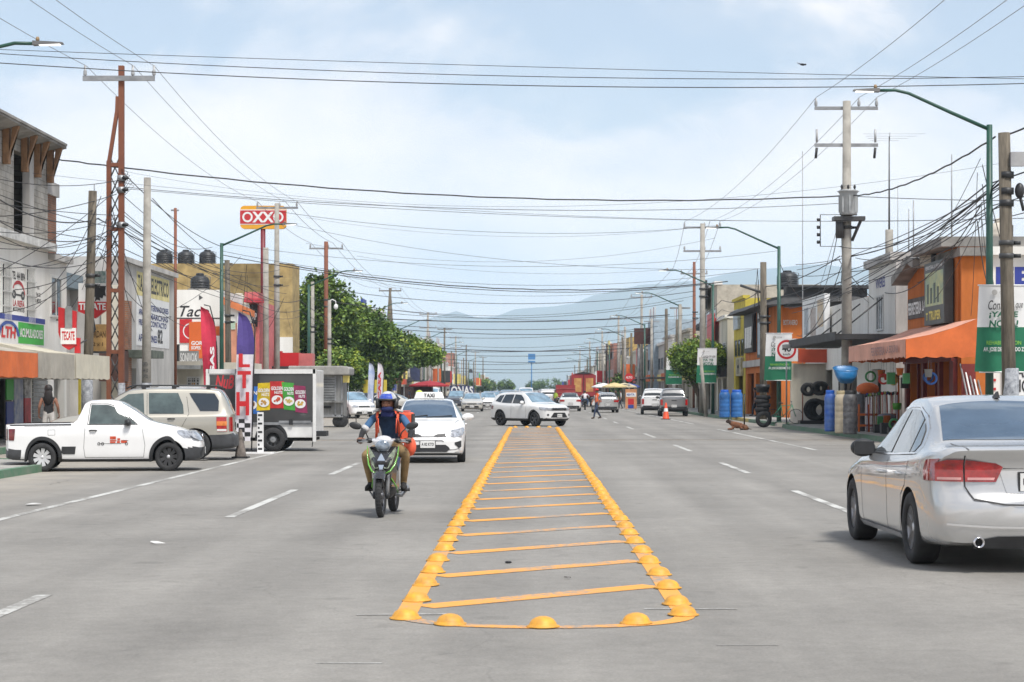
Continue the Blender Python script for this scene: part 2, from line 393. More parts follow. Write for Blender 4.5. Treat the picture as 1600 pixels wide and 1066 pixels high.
        o.parent = s.root; s.body = o
    def patch(s, name, kind, polys, mat, off=.006, parent=None, cell=.07, mirror=True, label=None):
        """thin skins that follow the body: kind side (q,z), front / rear (y,z), top (q,y)"""
        mb = MB(); sides = (1, -1) if mirror and kind in ('side', 'front', 'rear', 'top') else (1,)
        sep = name.split('_')[-1] not in ('seam', 'trim', 'crease', 'bar', 'line', 'logo', 'lip', 'valance', 'recess', 'band', 'windscreen') and name not in ('windscreen', 'rear_window')
        made = []; j0 = kind in ('front', 'rear', 'top') and min(p[0 if kind != 'top' else 1] for q_ in polys for p in q_) <= .001; two = {1: mb, -1: MB() if (not sep and not j0 and len(sides) == 2) else mb}
        if not isinstance(mat, (list, tuple)): mat = [mat]*len(polys)
        for poly, mt in zip(polys, mat):
            bm = bmesh.new(); f = bm.faces.new([bm.verts.new((a, b, 0)) for a, b in poly])
            for ax in (0, 1):
                lo = min(p[ax] for p in poly); hi = max(p[ax] for p in poly); k = math.floor(lo/cell)+1
                while k*cell < hi-1e-4:
                    co = [0, 0, 0]; no = [0, 0, 0]; co[ax] = k*cell; no[ax] = 1
                    bmesh.ops.bisect_plane(bm, geom=bm.verts[:]+bm.edges[:]+bm.faces[:], plane_co=co, plane_no=no, dist=1e-5); k += 1
            bm.verts.index_update(); uv = [(v.co.x, v.co.y) for v in bm.verts]; fs = [[v.index for v in f.verts] for f in bm.faces]; bm.free()
            joins = kind in ('front', 'rear', 'top') and min(p[0 if kind != 'top' else 1] for p in poly) <= 0.001
            for sd in sides:
                if sep and not (joins and sd < 0): mb = MB(); made.append(mb)
                if not sep: mb = two[sd]
                def mp(a, b):
                    if kind == 'side': y = s.side_y(a, b); return s.D(a, y*sd, b)
                    if kind == 'front': return s.D(0, a*sd, b)
                    if kind == 'rear': return s.D(s.L, a*sd, b)
                    return s.D(a, b*sd, s.top_z(a, b))
                e = .01; vs = []
                for a, b in uv:
                    p = mp(a, b); da = mp(a+e, b)-p; db = mp(a, b+e)-p; n = da.cross(db)
                    if n.length < 1e-9: da = p-mp(a-e, b); n = da.cross(db)
                    n = n.normalized() if n.length > 0 else Vector((0, 0, 1))
                    want = {'side': Vector((0, sd, 0)), 'front': Vector((1, 0, 0)), 'rear': Vector((-1, 0, 0)), 'top': Vector((0, 0, 1))}[kind]
                    if n.dot(want) < 0: n = -n
                    vs.append(p+n*off)
                ff = []
                for f in fs:
                    a, b, c = (vs[i] for i in f[:3]); nn = (b-a).cross(c-a)
                    ff.append(f if nn.dot(want) > 0 else f[::-1])
                mb.add(vs, ff, mt, True)
        for mb in (made or ([two[1]] if two[-1] is two[1] else [two[1], two[-1]])):
            o = mb.build(name, parent or s.root)
            if label: o['label'] = label
        return o
    def strip(s, pts, w=.009):
        """outline of a seam given as a polyline in patch coordinates: one thin quad per leg"""
        out = []
        for (a, b), (c, d) in zip(pts, pts[1:]):
            l = math.hypot(c-a, d-b); nx, ny = -(d-b)/l*w/2, (c-a)/l*w/2
            out.append([(a-nx, b-ny), (c-nx, d-ny), (c+nx, d+ny), (a+nx, b+ny)])
        return out
    def wheels(s, track, style='alloy', spokes=5, rimr=.66, width=.205, steer=0., mat=None):
        r = s.wr; w = width/2
        t = MB(); t.lathe([(r*.62, -w*.8), (r*.66, -w), (r*.93, -w*.98), (r*.985, -w*.8), (r, -w*.5), (r, w*.5), (r*.985, w*.8), (r*.93, w*.98), (r*.66, w), (r*.62, w*.8)], RUBBER, n=36, axis='y', cap=False)
        rm = MB(); R0 = r*rimr; mt = mat or ALLOY
        rm.lathe([(R0, w*.86), (R0*.94, w*.90), (R0*.90, w*.6), (R0*.88, -w*.5)], mt, n=36, axis='y', cap=False)
        rm.lathe([(R0*.9, -w*.2), (0.001, -w*.15)], UNDER, n=24, axis='y', cap=False)
        rm.lathe([(.001, w*.72), (R0*.16, w*.70), (R0*.2, w*.5), (R0*.22, 0)], mt, n=16, axis='y', cap=False)
        for k in range(spokes):
            a = 2*math.pi*k/spokes+.3; ca, sa = math.cos(a), math.sin(a)
            w0, w1 = (R0*.13, R0*.23) if style == 'alloy' else (R0*.10, R0*.21) if style == 'cap' else (R0*.2, R0*.27)
            vs = []
            for rr, ww, yy in ((R0*.12, w0, w*.66), (R0*.93, w1, w*.80)):
                for sgn in (-1, 1): vs.append((rr*ca-sgn*ww*sa, yy, rr*sa+sgn*ww*ca))
                for sgn in (-1, 1): vs.append((rr*ca-sgn*ww*sa*.9, yy-.05, rr*sa+sgn*ww*ca*.9))
            rm.add(vs, [(0, 1, 5, 4), (0, 4, 6, 2), (1, 3, 7, 5)], mt); rm.add(vs, [(4, 5, 1, 0), (2, 6, 4, 0), (5, 7, 3, 1)], mt)
        if style == 'steel': rm.lathe([(R0*.9, w*.55), (R0*.5, w*.62), (R0*.3, w*.3), (.001, w*.3)], mt, n=24, axis='y', cap=False)
        first = None
        for i, q in enumerate(s.axles):
            for sd in (1, -1):
                if first is None: wh = t.build('wheel', s.root); rim = rm.build('rim', wh); first = wh
                else: wh = dup(first, parent=s.root)
                wh.location = (s.L/2-q, sd*(track-w), s.wr); wh.rotation_euler = (0, 0, (0 if sd > 0 else math.pi)+(steer if i == 0 else 0))
    def mirrors(s, q, z, mat, out=.2, size=(.07, .12, .085)):
        for sd in (1, -1):
            mb = MB(); y = s.side_y(q, z); c = (s.L/2-q, sd*(y+out*.55), z+.03)
            mb.tube([(s.L/2-q-.02, sd*(y-.02), z-.03), (s.L/2-q, sd*(y+out*.4), z)], .025, BLACKP, n=6); mb.ell(c, size, mat, n=14, m=9)
            mb.box((c[0]-size[0]*.75, c[1], c[2]), (.05, size[1]*1.55, size[2]*1.4), BLACKP)
            mb.build('wing_mirror', s.root)
    def handle(s, q, z, mat, w=.17):
        for sd in (1, -1):
            mb = MB(); y0 = s.side_y(q, z); x = s.L/2-q
            mb.tube([(x-w/2, sd*(y0-.01), z), (x-w/2+.03, sd*(y0+.03), z+.004), (x+w/2-.03, sd*(y0+.03), z+.004), (x+w/2, sd*(y0-.01), z)], .015, mat, n=6); mb.build('door_handle', s.root)
    def plate(s, front, z, body='UXT 39 57', w=.34, h=.16, y=0):
        q = 0 if front else s.L; p = s.D(q, y, z); n = (1 if front else -1)
        pl = Pl((p.x+n*.012, y-n*0, z-h/2), (0, n, 0), (n, 0, 0)); mb = MB()
        pl.box(mb, -w/2-.015, w/2+.015, -.012, h+.012, -.03, .004, BLACKP); pl.box(mb, -w/2, w/2, 0, h, .004, .012, PLATEM)
        pl.text(mb, body, -w*.42, w*.42, h*.3, h*.72, .014, INK, bold=.02); return mb.build('number_plate', s.root)
    def place(s, wpt, axle, side, heading, scale=1.):
        """put the outer face of one wheel (axle 0 front / 1 rear, side +1 left / -1 right) on a ground point; heading = angle of the nose from +X"""
        s.root.rotation_euler = (0, 0, heading); s.root.scale = (scale,)*3
        l = Vector((s.L/2-s.axles[axle], side*s.W*.97, 0))*scale; l.rotate(Matrix.Rotation(heading, 3, 'Z'))
        s.root.location = Vector((wpt.x, wpt.y, 0))-l; return s.root
def mirrored(poly): return [(a, -b) for a, b in poly]

# ---- silver saloon seen from behind
def silver_saloon():
    st = [(0, .66, .60, .74, .55, .30), (.12, .72, .66, .82, .62, .22), (.5, .80, .74, .90, .74, .19), (1.15, .93, .86, .915, .78, .19), (1.35, .98, .90, .915, .77, .19), (1.75, 1.19, .925, .915, .69, .19),
          (2.2, 1.47, .94, .915, .60, .19), (2.6, 1.55, .95, .915, .60, .19), (3.1, 1.555, .97, .915, .62, .19), (3.5, 1.51, .99, .915, .65, .19), (4.0, 1.31, 1.02, .91, .70, .20), (4.32, 1.15, 1.045, .90, .74, .21), (4.55, 1.115, 1.05, .89, .75, .22), (4.78, 1.105, 1.045, .87, .75, .24), (4.87, 1.08, 1.01, .84, .72, .27)]
    c = Car('parked_sedan', 'large silver sedan in the near right lane seen from behind, with red tail lights', 'car', st, SILVERP, (.98, 3.78), .335,
            fa=.08, fb=.22, ra=.09, rb=.2, rn=[(.2, .07), (.45, .0), (.6, .0), (.72, .07), (.95, .09), (1.05, .03), (1.2, 0.)])
    c.root.name = 'silver_sedan'
    g = BLUEGLASS
    c.patch('rear_window', 'top', [[(3.62, -.585), (4.27, -.70), (4.30, -.35), (4.31, 0), (4.30, .35), (4.27, .70), (3.62, .585), (3.58, .3), (3.56, 0), (3.58, -.3)]], g, mirror=False)
    c.patch('windscreen', 'top', [[(1.42, -.66), (1.42, .66), (2.16, .53), (2.18, -.53)]], g, mirror=False)
    sw = M('mirror_tint_glass', (.33, .36, .38), rough=.05, var=.35, metal=.55, scale=2.2, col2=(.22, .25, .27))
    c.patch('side_window', 'side', [[(1.62, .985), (2.30, 1.36), (2.60, 1.415), (2.72, 1.42), (2.76, .995)], [(2.83, .995), (2.79, 1.42), (3.18, 1.41), (3.55, 1.33), (3.60, 1.01)], [(3.64, 1.015), (3.60, 1.31), (3.76, 1.23), (3.86, 1.10), (3.8, 1.04)]], sw, off=.008)
    arc = [(1.50, .955), (2.26, 1.40), (2.6, 1.44), (3.1, 1.445), (3.6, 1.36), (3.82, 1.25), (3.94, 1.09), (3.86, 1.02), (2.6, .972), (1.6, .955)]
    c.patch('window_trim', 'side', c.strip(arc, .014), CHROME, off=.011)
    c.patch('door_seam', 'side', c.strip([(2.77, .97), (2.80, .6), (2.77, .24)], .009)+c.strip([(3.72, .95), (3.62, .72), (3.44, .62), (3.36, .25)], .009)+c.strip([(1.52, .9), (1.55, .55), (1.56, .25)], .009), SEAM, off=.003)
    c.patch('side_crease', 'side', c.strip([(1.0, .80), (2.4, .835), (4.3, .86)], .02), M('silver_edge', (.80, .80, .80), rough=.2, metal=.6, var=.02), off=.003)
    c.patch('sill_trim', 'side', [[(1.42, .215), (3.36, .215), (3.36, .262), (1.42, .262)]], M('silver_edge'), off=.02)
    tl = M('tail_lamp_red', (.42, .012, .014), rough=.06, var=.5, coat=1, scale=9, col2=(.16, .004, .006))
    t = c.patch('tail_light', 'rear', [[(.36, .80), (.30, .93), (.36, .97), (.62, 1.0), (.62, .80)], [(.635, .80), (.635, 1.0), (.76, 1.0), (.845, .97), (.845, .80)]], tl, off=.014, cell=.05)
    c.patch('lens_band', 'rear', [[(.38, .815), (.37, .837), (.60, .837), (.60, .815)], [(.65, .815), (.65, .837), (.83, .837), (.83, .815)]], M('pale_red_lens', (.75, .35, .33), rough=.1, var=.2, coat=1), off=.018, parent=t, cell=.05)
    c.patch('tail_light', 'side', [[(4.60, .80), (4.54, .88), (4.62, .98), (4.86, 1.0), (4.86, .80)]], tl, off=.013, cell=.05)
    c.patch('boot_seam', 'rear', c.strip([(.0, .60), (.3, .605), (.56, .65), (.625, .76), (.63, 1.03)], .012), SEAM, off=.004, cell=.05)
    c.patch('boot_seam', 'top', c.strip([(4.87, .60), (4.40, .66)], .01), SEAM, off=.003)
    c.patch('bumper_crease', 'rear', c.strip([(0, .405), (.4, .41), (.78, .43)], .018), M('silver_edge'), off=.006, cell=.05)
    c.patch('lower_valance', 'rear', [[(0, .225), (0, .335), (.36, .33), (.5, .30), (.56, .225)]], BLACKP, off=.01, cell=.05)
    c.patch('plate_recess', 'rear', [[(0, .70), (0, .90), (.33, .90), (.27, .70)]], SILVERP, off=.004)
    c.patch('boot_lip', 'rear', c.strip([(0, .93), (.30, .925)], .02), SEAM, off=.006)
    c.plate(False, .80, 'UKY 208 D', w=.31, h=.155)
    for y in (-.52, .52):
        mb = MB(); x = c.D(c.L, y, .28).x; sc = []
        mb.lathe([(.038, 0), (.044, -.01), (.044, .11), (.036, .11)], CHROME, c=(x-.045, y, .275), axis='x', n=20, cap=False); mb.lathe([(.043, .0), (.001, .0)], UNDER, c=(x-.02, y, .275), axis='x', n=16, cap=False)
        mb.lathe([(.044, -.035), (.037, -.04), (.034, .05)], CHROME, c=(x, y, .275), axis='x', n=20, cap=False)
        mb.build('exhaust_tip', c.root)
    c.wheels(.905, 'alloy', 5, .74, .235)
    c.mirrors(1.72, .98, BLACKP, out=.21, size=(.09, .13, .095))
    c.handle(2.58, .80, SILVERP); c.handle(3.40, .815, SILVERP)
    mb = MB(); p = Vector((c.L/2-3.42, 0, c.top_z(3.42, 0))); mb.hexa([(p.x+.08, -.025, p.z), (p.x-.07, -.02, p.z), (p.x-.07, .02, p.z), (p.x+.08, .025, p.z), (p.x-.02, -.006, p.z+.06), (p.x-.06, -.006, p.z+.065), (p.x-.06, .006, p.z+.065), (p.x-.02, .006, p.z+.06)], BLACKP)
    mb.build('antenna', c.root)
    a, b = G(1437, 882), G(1345, 845)
    hd = math.atan2(b.y-a.y, b.x-a.x)
    c.place(Vector((a.x-.06, a.y+.12, 0)), 1, 1, hd+R(-.3), 1.03)
silver_saloon()

# ---- small white pickup, side on
def small_pickup():
    st = [(0, .72, .62, .68, .5, .27), (.1, .80, .70, .78, .6, .22), (.45, .92, .84, .835, .66, .21), (.95, 1.01, .92, .845, .68, .21), (1.12, 1.05, .93, .845, .67, .21), (1.55, 1.32, .94, .845, .60, .21), (1.86, 1.475, .95, .845, .55, .21), (2.1, 1.515, .955, .845, .55, .21),
          (2.5, 1.50, .96, .845, .56, .21), (2.63, 1.44, .965, .845, .57, .21), (2.76, 1.15, .975, .845, .66, .21), (2.84, 1.03, .98, .845, .74, .21), (3.2, 1.025, .98, .845, .75, .22), (4.2, 1.01, .965, .835, .745, .25), (4.36, .99, .94, .82, .73, .3)]
    Car.cladm = GREYP
    def ec(s, cut):
        x0, x1 = s.L/2-4.27, s.L/2-2.95
        cut.bb(x0, x1, -.68, .68, .55, 1.4, BLACKP); k = len(cut.m); cut.m[-6:] = [1]*6
    Car.extra_cut = ec
    cl = lambda q: .50 if q < .55 else (.47 if q > 3.98 else .27)
    c = Car('pickup_truck', 'small white single cab pickup by the green kerb, red truck drawing on its door', 'pickup truck', st, WHITEP, (.78, 3.53), .305, clad=cl, fa=.1, fb=.22,
            fn=[(.2, .05), (.5, .0), (.65, .02), (.8, .12), (.95, .2)], ra=.05, rb=.08, tw=.22, arch=1.18)
    Car.extra_cut = None
    c.patch('side_window', 'side', [[(1.50, 1.0), (1.60, 1.10), (1.92, 1.335), (2.12, 1.40), (2.48, 1.40), (2.52, 1.0)]], GREENGLASS, off=.007)
    c.patch('window_trim', 'side', c.strip([(1.46, .985), (1.90, 1.355), (2.12, 1.425), (2.50, 1.425), (2.55, .985), (1.46, .985)], .014), BLACKP, off=.009)
    c.patch('windscreen', 'top', [[(1.18, -.60), (1.16, 0), (1.18, .60), (1.80, .49), (1.82, -.49)]], M('pale_windscreen', (.28, .34, .35), rough=.06, var=.25, spec=.9, scale=1.5), mirror=False)
    c.patch('rear_window', 'top', [[(2.66, -.47), (2.66, .47), (2.77, .55), (2.77, -.55)]], GLASS, mirror=False)
    c.patch('door_seam', 'side', c.strip([(1.36, .9), (1.30, .55), (1.33, .30)], .008)+c.strip([(2.60, .98), (2.63, .5), (2.60, .30), (1.33, .30)], .008)+c.strip([(2.85, .96), (3.97, .95)], .006), SEAM, off=.003)
    arcs = []
    for q in c.axles:
        R0, R1 = c.wr*1.17, c.wr*1.17+.075; o = [(q+R0*math.cos(t), c.wr*1.02+R0*math.sin(t)) for t in [R(-14+208*k/24) for k in range(25)]]; i = [(q+R1*math.cos(t), c.wr*1.02+R1*math.sin(t)) for t in [R(-14+208*k/24) for k in range(25)]]
        arcs += [[o[k], o[k+1], i[k+1], i[k]] for k in range(24)]
    for h_ in (0, 1): c.patch('arch_trim', 'side', arcs[h_*len(arcs)//2:(h_+1)*len(arcs)//2], BLACKP, off=.014)
    c.patch('sill_trim', 'side', [[(1.18, .215), (3.12, .215), (3.12, .265), (1.18, .265)]], BLACKP, off=.012)
    c.patch('side_vent', 'side', [[(2.82, .37), (2.80, .53), (3.10, .53), (3.12, .40), (3.07, .37)]], BLACKP, off=.01)
    c.patch('fuel_flap', 'side', c.strip([(3.25, .77), (3.25, .88), (3.40, .88), (3.40, .77), (3.25, .77)], .006), SEAM, off=.003)
    c.patch('bed_rail', 'side', c.strip([(2.9, .985), (4.3, .972)], .022), BLACKP, off=.012)
    c.patch('headlight', 'front', [[(.46, .64), (.40, .70), (.42, .78), (.60, .83), (.76, .84), (.77, .70), (.66, .64)]], WHL, off=.01, cell=.05)
    c.patch('headlight', 'side', [[(.02, .68), (.02, .83), (.34, .87), (.42, .85), (.2, .70)]], WHL, off=.009, cell=.05)
    g = c.patch('grille', 'front', [[(0, .66), (0, .78), (.40, .775), (.38, .68), (.33, .66)], [(0, .30), (0, .50), (.48, .50), (.60, .36), (.52, .30)]], BLACKP, off=.012, cell=.05)
    c.patch('grille_bar', 'front', c.strip([(0, .70), (.38, .70)], .012)+c.strip([(0, .745), (.39, .745)], .012), CHROME, off=.016, parent=g)
    mb = MB(); p = c.D(0, 0, .72); mb.lathe([(.06, 0), (.062, .02), (.045, .02), (.04, .015)], CHROME, c=(p.x+.0, 0, .72), axis='x', n=20, cap=False); mb.build('badge', c.root)
    c.patch('tail_light', 'side', [[(4.24, .66), (4.21, .90), (4.35, .90), (4.35, .66)]], DREDL, off=.01)
    c.patch('tail_light', 'rear', [[(.70, .66), (.68, .90), (.79, .90), (.79, .66)]], DREDL, off=.01)
    c.plate(True, .42, 'JU 4118 B', w=.3, h=.14); c.wheels(.84, 'cap', 9, .72, .2, steer=R(-6)); c.mirrors(1.66, 1.0, BLACKP, out=.16, size=(.07, .11, .075)); c.handle(2.43, .86, BLACKP, .16)
    # lorry drawing on the doors
    OR = M('decal_red', (.60, .08, .03), rough=.5, var=.1)
    for sd in (1, -1):
        q0, z0 = 1.62, .56; mb = MB()
        def pp(q, z, d=.008): y = c.side_y(q, z); p = c.D(q, sd*(y+d), z); return p
        def rect(q1, z1, q2, z2, mt):
            fs = (0, 1, 2, 3) if sd < 0 else (3, 2, 1, 0); mb.add([pp(q2, z1), pp(q1, z1), pp(q1, z2), pp(q2, z2)], [fs], mt)
        for a, b, e, f, mt in ((1.69, .60, 1.82, .66, OR), (1.66, .645, 1.79, .655, INK), (1.84, .60, 1.91, .64, OR), (1.84, .655, 1.90, .70, OR), (1.92, .645, 2.06, .665, OR), (1.94, .60, 2.06, .635, OR), (1.93, .68, 2.06, .74, OR), (1.95, .70, 2.0, .71, INK), (1.82, .585, 2.3, .593, INK)): rect(a, b, e, f, mt)
        for qq in (1.70, 2.22, 2.30): 
            n = 14
            for k in range(n):
                a, b = 2*math.pi*k/n, 2*math.pi*(k+1)/n
                q = [(qq+.032*math.cos(a), .585+.032*math.sin(a)), (qq+.032*math.cos(b), .585+.032*math.sin(b)), (qq+.02*math.cos(b), .585+.02*math.sin(b)), (qq+.02*math.cos(a), .585+.02*math.sin(a))]
                vs = [pp(*x, .01) for x in q]; mb.add(vs, [(0, 1, 2, 3)], INK); mb.add(vs, [(3, 2, 1, 0)], INK)
        mb.build('door_logo', c.root)
    a = G(66, 737.6); c.place(a, 1, -1, R(9), .955); c.root.scale = (.915, .96, .965); c.root.location.x -= .06
small_pickup()

# ---- beige SUV behind it
def beige_suv():
    Car.cladm = GREYP
    st = [(0, .80, .70, .74, .55, .34), (.12, .92, .82, .84, .66, .27), (.6, 1.05, .96, .88, .72, .26), (1.15, 1.12, 1.03, .89, .74, .26), (1.75, 1.56, 1.05, .89, .66, .26), (2.05, 1.69, 1.06, .89, .63, .26), (2.6, 1.72, 1.07, .89, .63, .26), (3.6, 1.715, 1.08, .89, .64, .26), (4.1, 1.67, 1.09, .885, .66, .27), (4.28, 1.45, 1.09, .88, .70, .28), (4.40, 1.20, 1.08, .87, .74, .3), (4.45, 1.10, 1.05, .84, .74, .34)]
    c = Car('parked_suv', 'beige SUV with grey lower cladding parked nose to the shops behind the white pickup', 'car', st, BEIGEP, (.88, 3.50), .36, clad=lambda q: .62 if q > 3.3 or q < .6 else .5, ra=.06, rb=.1, rn=[(.3, -.05), (.6, -.03), (.66, .03), (1.1, .04)])
    c.patch('side_window', 'side', [[(1.55, 1.10), (1.72, 1.40), (1.95, 1.555), (2.30, 1.58), (2.33, 1.10)], [(2.44, 1.10), (2.42, 1.585), (3.10, 1.585), (3.22, 1.30), (3.24, 1.10)]], [GREENGLASS]*2, off=.008)
    c.patch('side_window', 'side', [[(3.62, 1.16), (3.40, 1.50), (3.36, 1.585), (3.98, 1.575), (4.12, 1.40), (4.14, 1.16)]], GLASS, off=.008)
    c.patch('windscreen', 'top', [[(1.24, -.62), (1.24, .62), (1.95, .55), (1.95, -.55)]], M('pale_windscreen'), mirror=False)
    c.patch('rear_window', 'top', [[(4.14, -.54), (4.14, .54), (4.36, .62), (4.36, -.62)]], M('pale_windscreen'), mirror=False)
    c.patch('door_seam', 'side', c.strip([(2.38, 1.60), (2.40, .8), (2.38, .34)], .01)+c.strip([(3.30, 1.5), (3.36, 1.1), (3.20, .8), (3.05, .6), (3.0, .34)], .01)+c.strip([(1.45, 1.05), (1.42, .34)], .01), SEAM, off=.003)
    t = c.patch('tail_light', 'side', [[(4.14, .68), (4.12, 1.02), (4.40, 1.02), (4.41, .68)]], REDL, off=.012, cell=.05)
    c.patch('indicator', 'side', [[(4.13, .82), (4.13, .92), (4.41, .92), (4.41, .82)]], AMBL, off=.015, parent=t); c.patch('reversing_lamp', 'side', [[(4.14, .69), (4.14, .74), (4.40, .74), (4.40, .69)]], PLATEM, off=.015, parent=t)
    c.patch('tail_light', 'rear', [[(.70, .68), (.70, 1.02), (.85, 1.02), (.85, .68)]], REDL, off=.012)
    for sd in (1, -1):
        mb = MB(); x = c.L/2; y = sd*.56; z = 1.715
        mb.tube([(x-1.9, y, z-.02), (x-2.05, y, z+.05), (x-4.0, y, z+.04), (x-4.15, y, z-.04)], .02, BLACKP, n=6)
        for q in (2.3, 3.0, 3.8): mb.bb(x-q-.05, x-q+.05, y-.03, y+.03, z-.03, z+.05, BLACKP)
        mb.build('roof_rail', c.root)
    c.handle(2.95, .98, BLACKP); c.handle(2.2, .97, BLACKP); c.wheels(.87, 'steel', 5, .66, .225); c.mirrors(1.72, 1.1, BLACKP); c.plate(False, .8, 'WG 3351')
    # nose left, tail towards the road; it shows its left side and a little of its tail
    c.root.rotation_euler = (0, 0, R(187)); z = 44.5; c.root.location = ((352-CX)*z/F-2.05, z+.5, 0)
beige_suv()

# ---- white taxi
def taxi():
    Car.cladm = BLACKP
    st = [(0, .68, .60, .70, .5, .24), (.12, .80, .72, .80, .62, .18), (.5, .92, .83, .855, .70, .17), (.95, .99, .90, .862, .73, .17), (1.55, 1.31, .93, .862, .64, .17), (1.95, 1.43, .94, .862, .59, .17), (2.4, 1.455, .95, .862, .58, .17), (3.0, 1.44, .97, .862, .59, .18), (3.6, 1.36, 1.0, .86, .62, .2), (3.95, 1.12, 1.0, .84, .68, .22), (4.05, 1.02, .97, .80, .68, .3)]
    c = Car('taxi', 'white hatchback taxi with a taxi sign on its roof right behind the motorcyclist', 'taxi', st, WHITEP, (.83, 3.41), .31, fa=.12, fb=.26, fn=[(.1, .10), (.26, .0), (.5, .0), (.62, .05), (.8, .16)])
    c.patch('windscreen', 'top', [[(1.05, -.66), (1.02, -.3), (1.01, 0), (1.02, .3), (1.05, .66), (1.84, .53), (1.89, .2), (1.90, 0), (1.89, -.2), (1.84, -.53)]], BLUEGLASS, mirror=False)
    c.patch('side_window', 'side', [[(1.45, 1.0), (1.95, 1.33), (2.4, 1.37), (2.44, 1.0)], [(2.5, 1.0), (2.46, 1.37), (3.05, 1.35), (3.35, 1.22), (3.3, 1.05)]], GLASS, off=.007)
    c.patch('bonnet_seam', 'top', c.strip([(.40, 0), (.41, .3), (.46, .62), (.9, .70)], .012), SEAM, off=.003, cell=.05)
    c.patch('headlight', 'front', [[(.42, .60), (.40, .66), (.52, .70), (.72, .74), (.78, .74), (.78, .62), (.60, .585)]], WHL, off=.012, cell=.04)
    c.patch('headlight', 'side', [[(.02, .63), (.02, .745), (.30, .80), (.36, .79), (.16, .66)]], WHL, off=.009, cell=.05)
    g = c.patch('upper_grille', 'front', [[(.13, .615), (.22, .655), (.43, .67), (.43, .60), (.22, .59)]], BLACKP, off=.012, cell=.05)
    c.patch('upper_grille', 'front', c.strip([(0, .60), (.2, .60)], .012), BLACKP, off=.012, parent=g)
    c.patch('lower_grille', 'front', [[(0, .26), (0, .42), (.40, .42), (.47, .37), (.50, .32), (.42, .255)]], BLACKP, off=.012, cell=.05)
    c.patch('bumper_line', 'front', c.strip([(0, .512), (.32, .512), (.36, .49)], .014)+c.strip([(.46, .305), (.60, .31), (.70, .335)], .012), SEAM, off=.01, cell=.05)
    c.patch('fog_lamp_recess', 'front', [[(.62, .42), (.60, .47), (.75, .51), (.75, .37), (.70, .34)]], BLACKP, off=.012, cell=.04)
    c.patch('lower_valance', 'front', [[(0, .185), (0, .225), (.76, .225), (.74, .185)]], BLACKP, off=.01, cell=.05)
    c.patch('door_seam', 'side', c.strip([(1.3, .92), (1.3, .25)])+c.strip([(2.46, .95), (2.5, .25)]), SEAM, off=.003)
    c.plate(True, .43, 'A 82 KTD', w=.33, h=.16)
    c.wheels(.855, 'cap', 7, .7, .19); c.mirrors(1.42, 1.0, WHITEP, out=.26, size=(.08, .14, .085)); c.handle(2.25, .85, WHITEP)
    mb = MB(); z = c.top_z(2.2, 0); x = c.L/2-2.2
    mb.hexa([(x-.09, -.36, z), (x+.09, -.36, z), (x+.09, .36, z), (x-.09, .36, z), (x-.06, -.30, z+.155), (x+.06, -.30, z+.155), (x+.06, .30, z+.155), (x-.06, .30, z+.155)], M('sign_white', (.78, .78, .77), rough=.4, var=.05))
    o = mb.build('taxi_sign', c.root, bevel=.02); mt = MB()
    Pl((x+.094, -.13, z+.03), (0, 1, 0), (1, 0, 0)).text(mt, 'TAXI', 0, .26, 0, .09, 0, INK, bold=.03); mt.build('lettering', o)
    mw = MB(); zz = c.top_z(1.06, .1); mw.tube([(c.L/2-1.03, -.05, c.top_z(1.03, 0)+.01), (c.L/2-1.10, .55, c.top_z(1.1, .5)+.02)], .012, BLACKP, n=5); mw.tube([(c.L/2-1.03, -.55, c.top_z(1.03, .5)+.01), (c.L/2-1.10, -.02, c.top_z(1.1, 0)+.02)], .012, BLACKP, n=5); mw.build('wiper', c.root)
    c.place(G(726, 722), 0, 1, R(-90+2.2), 1.0)
taxi()

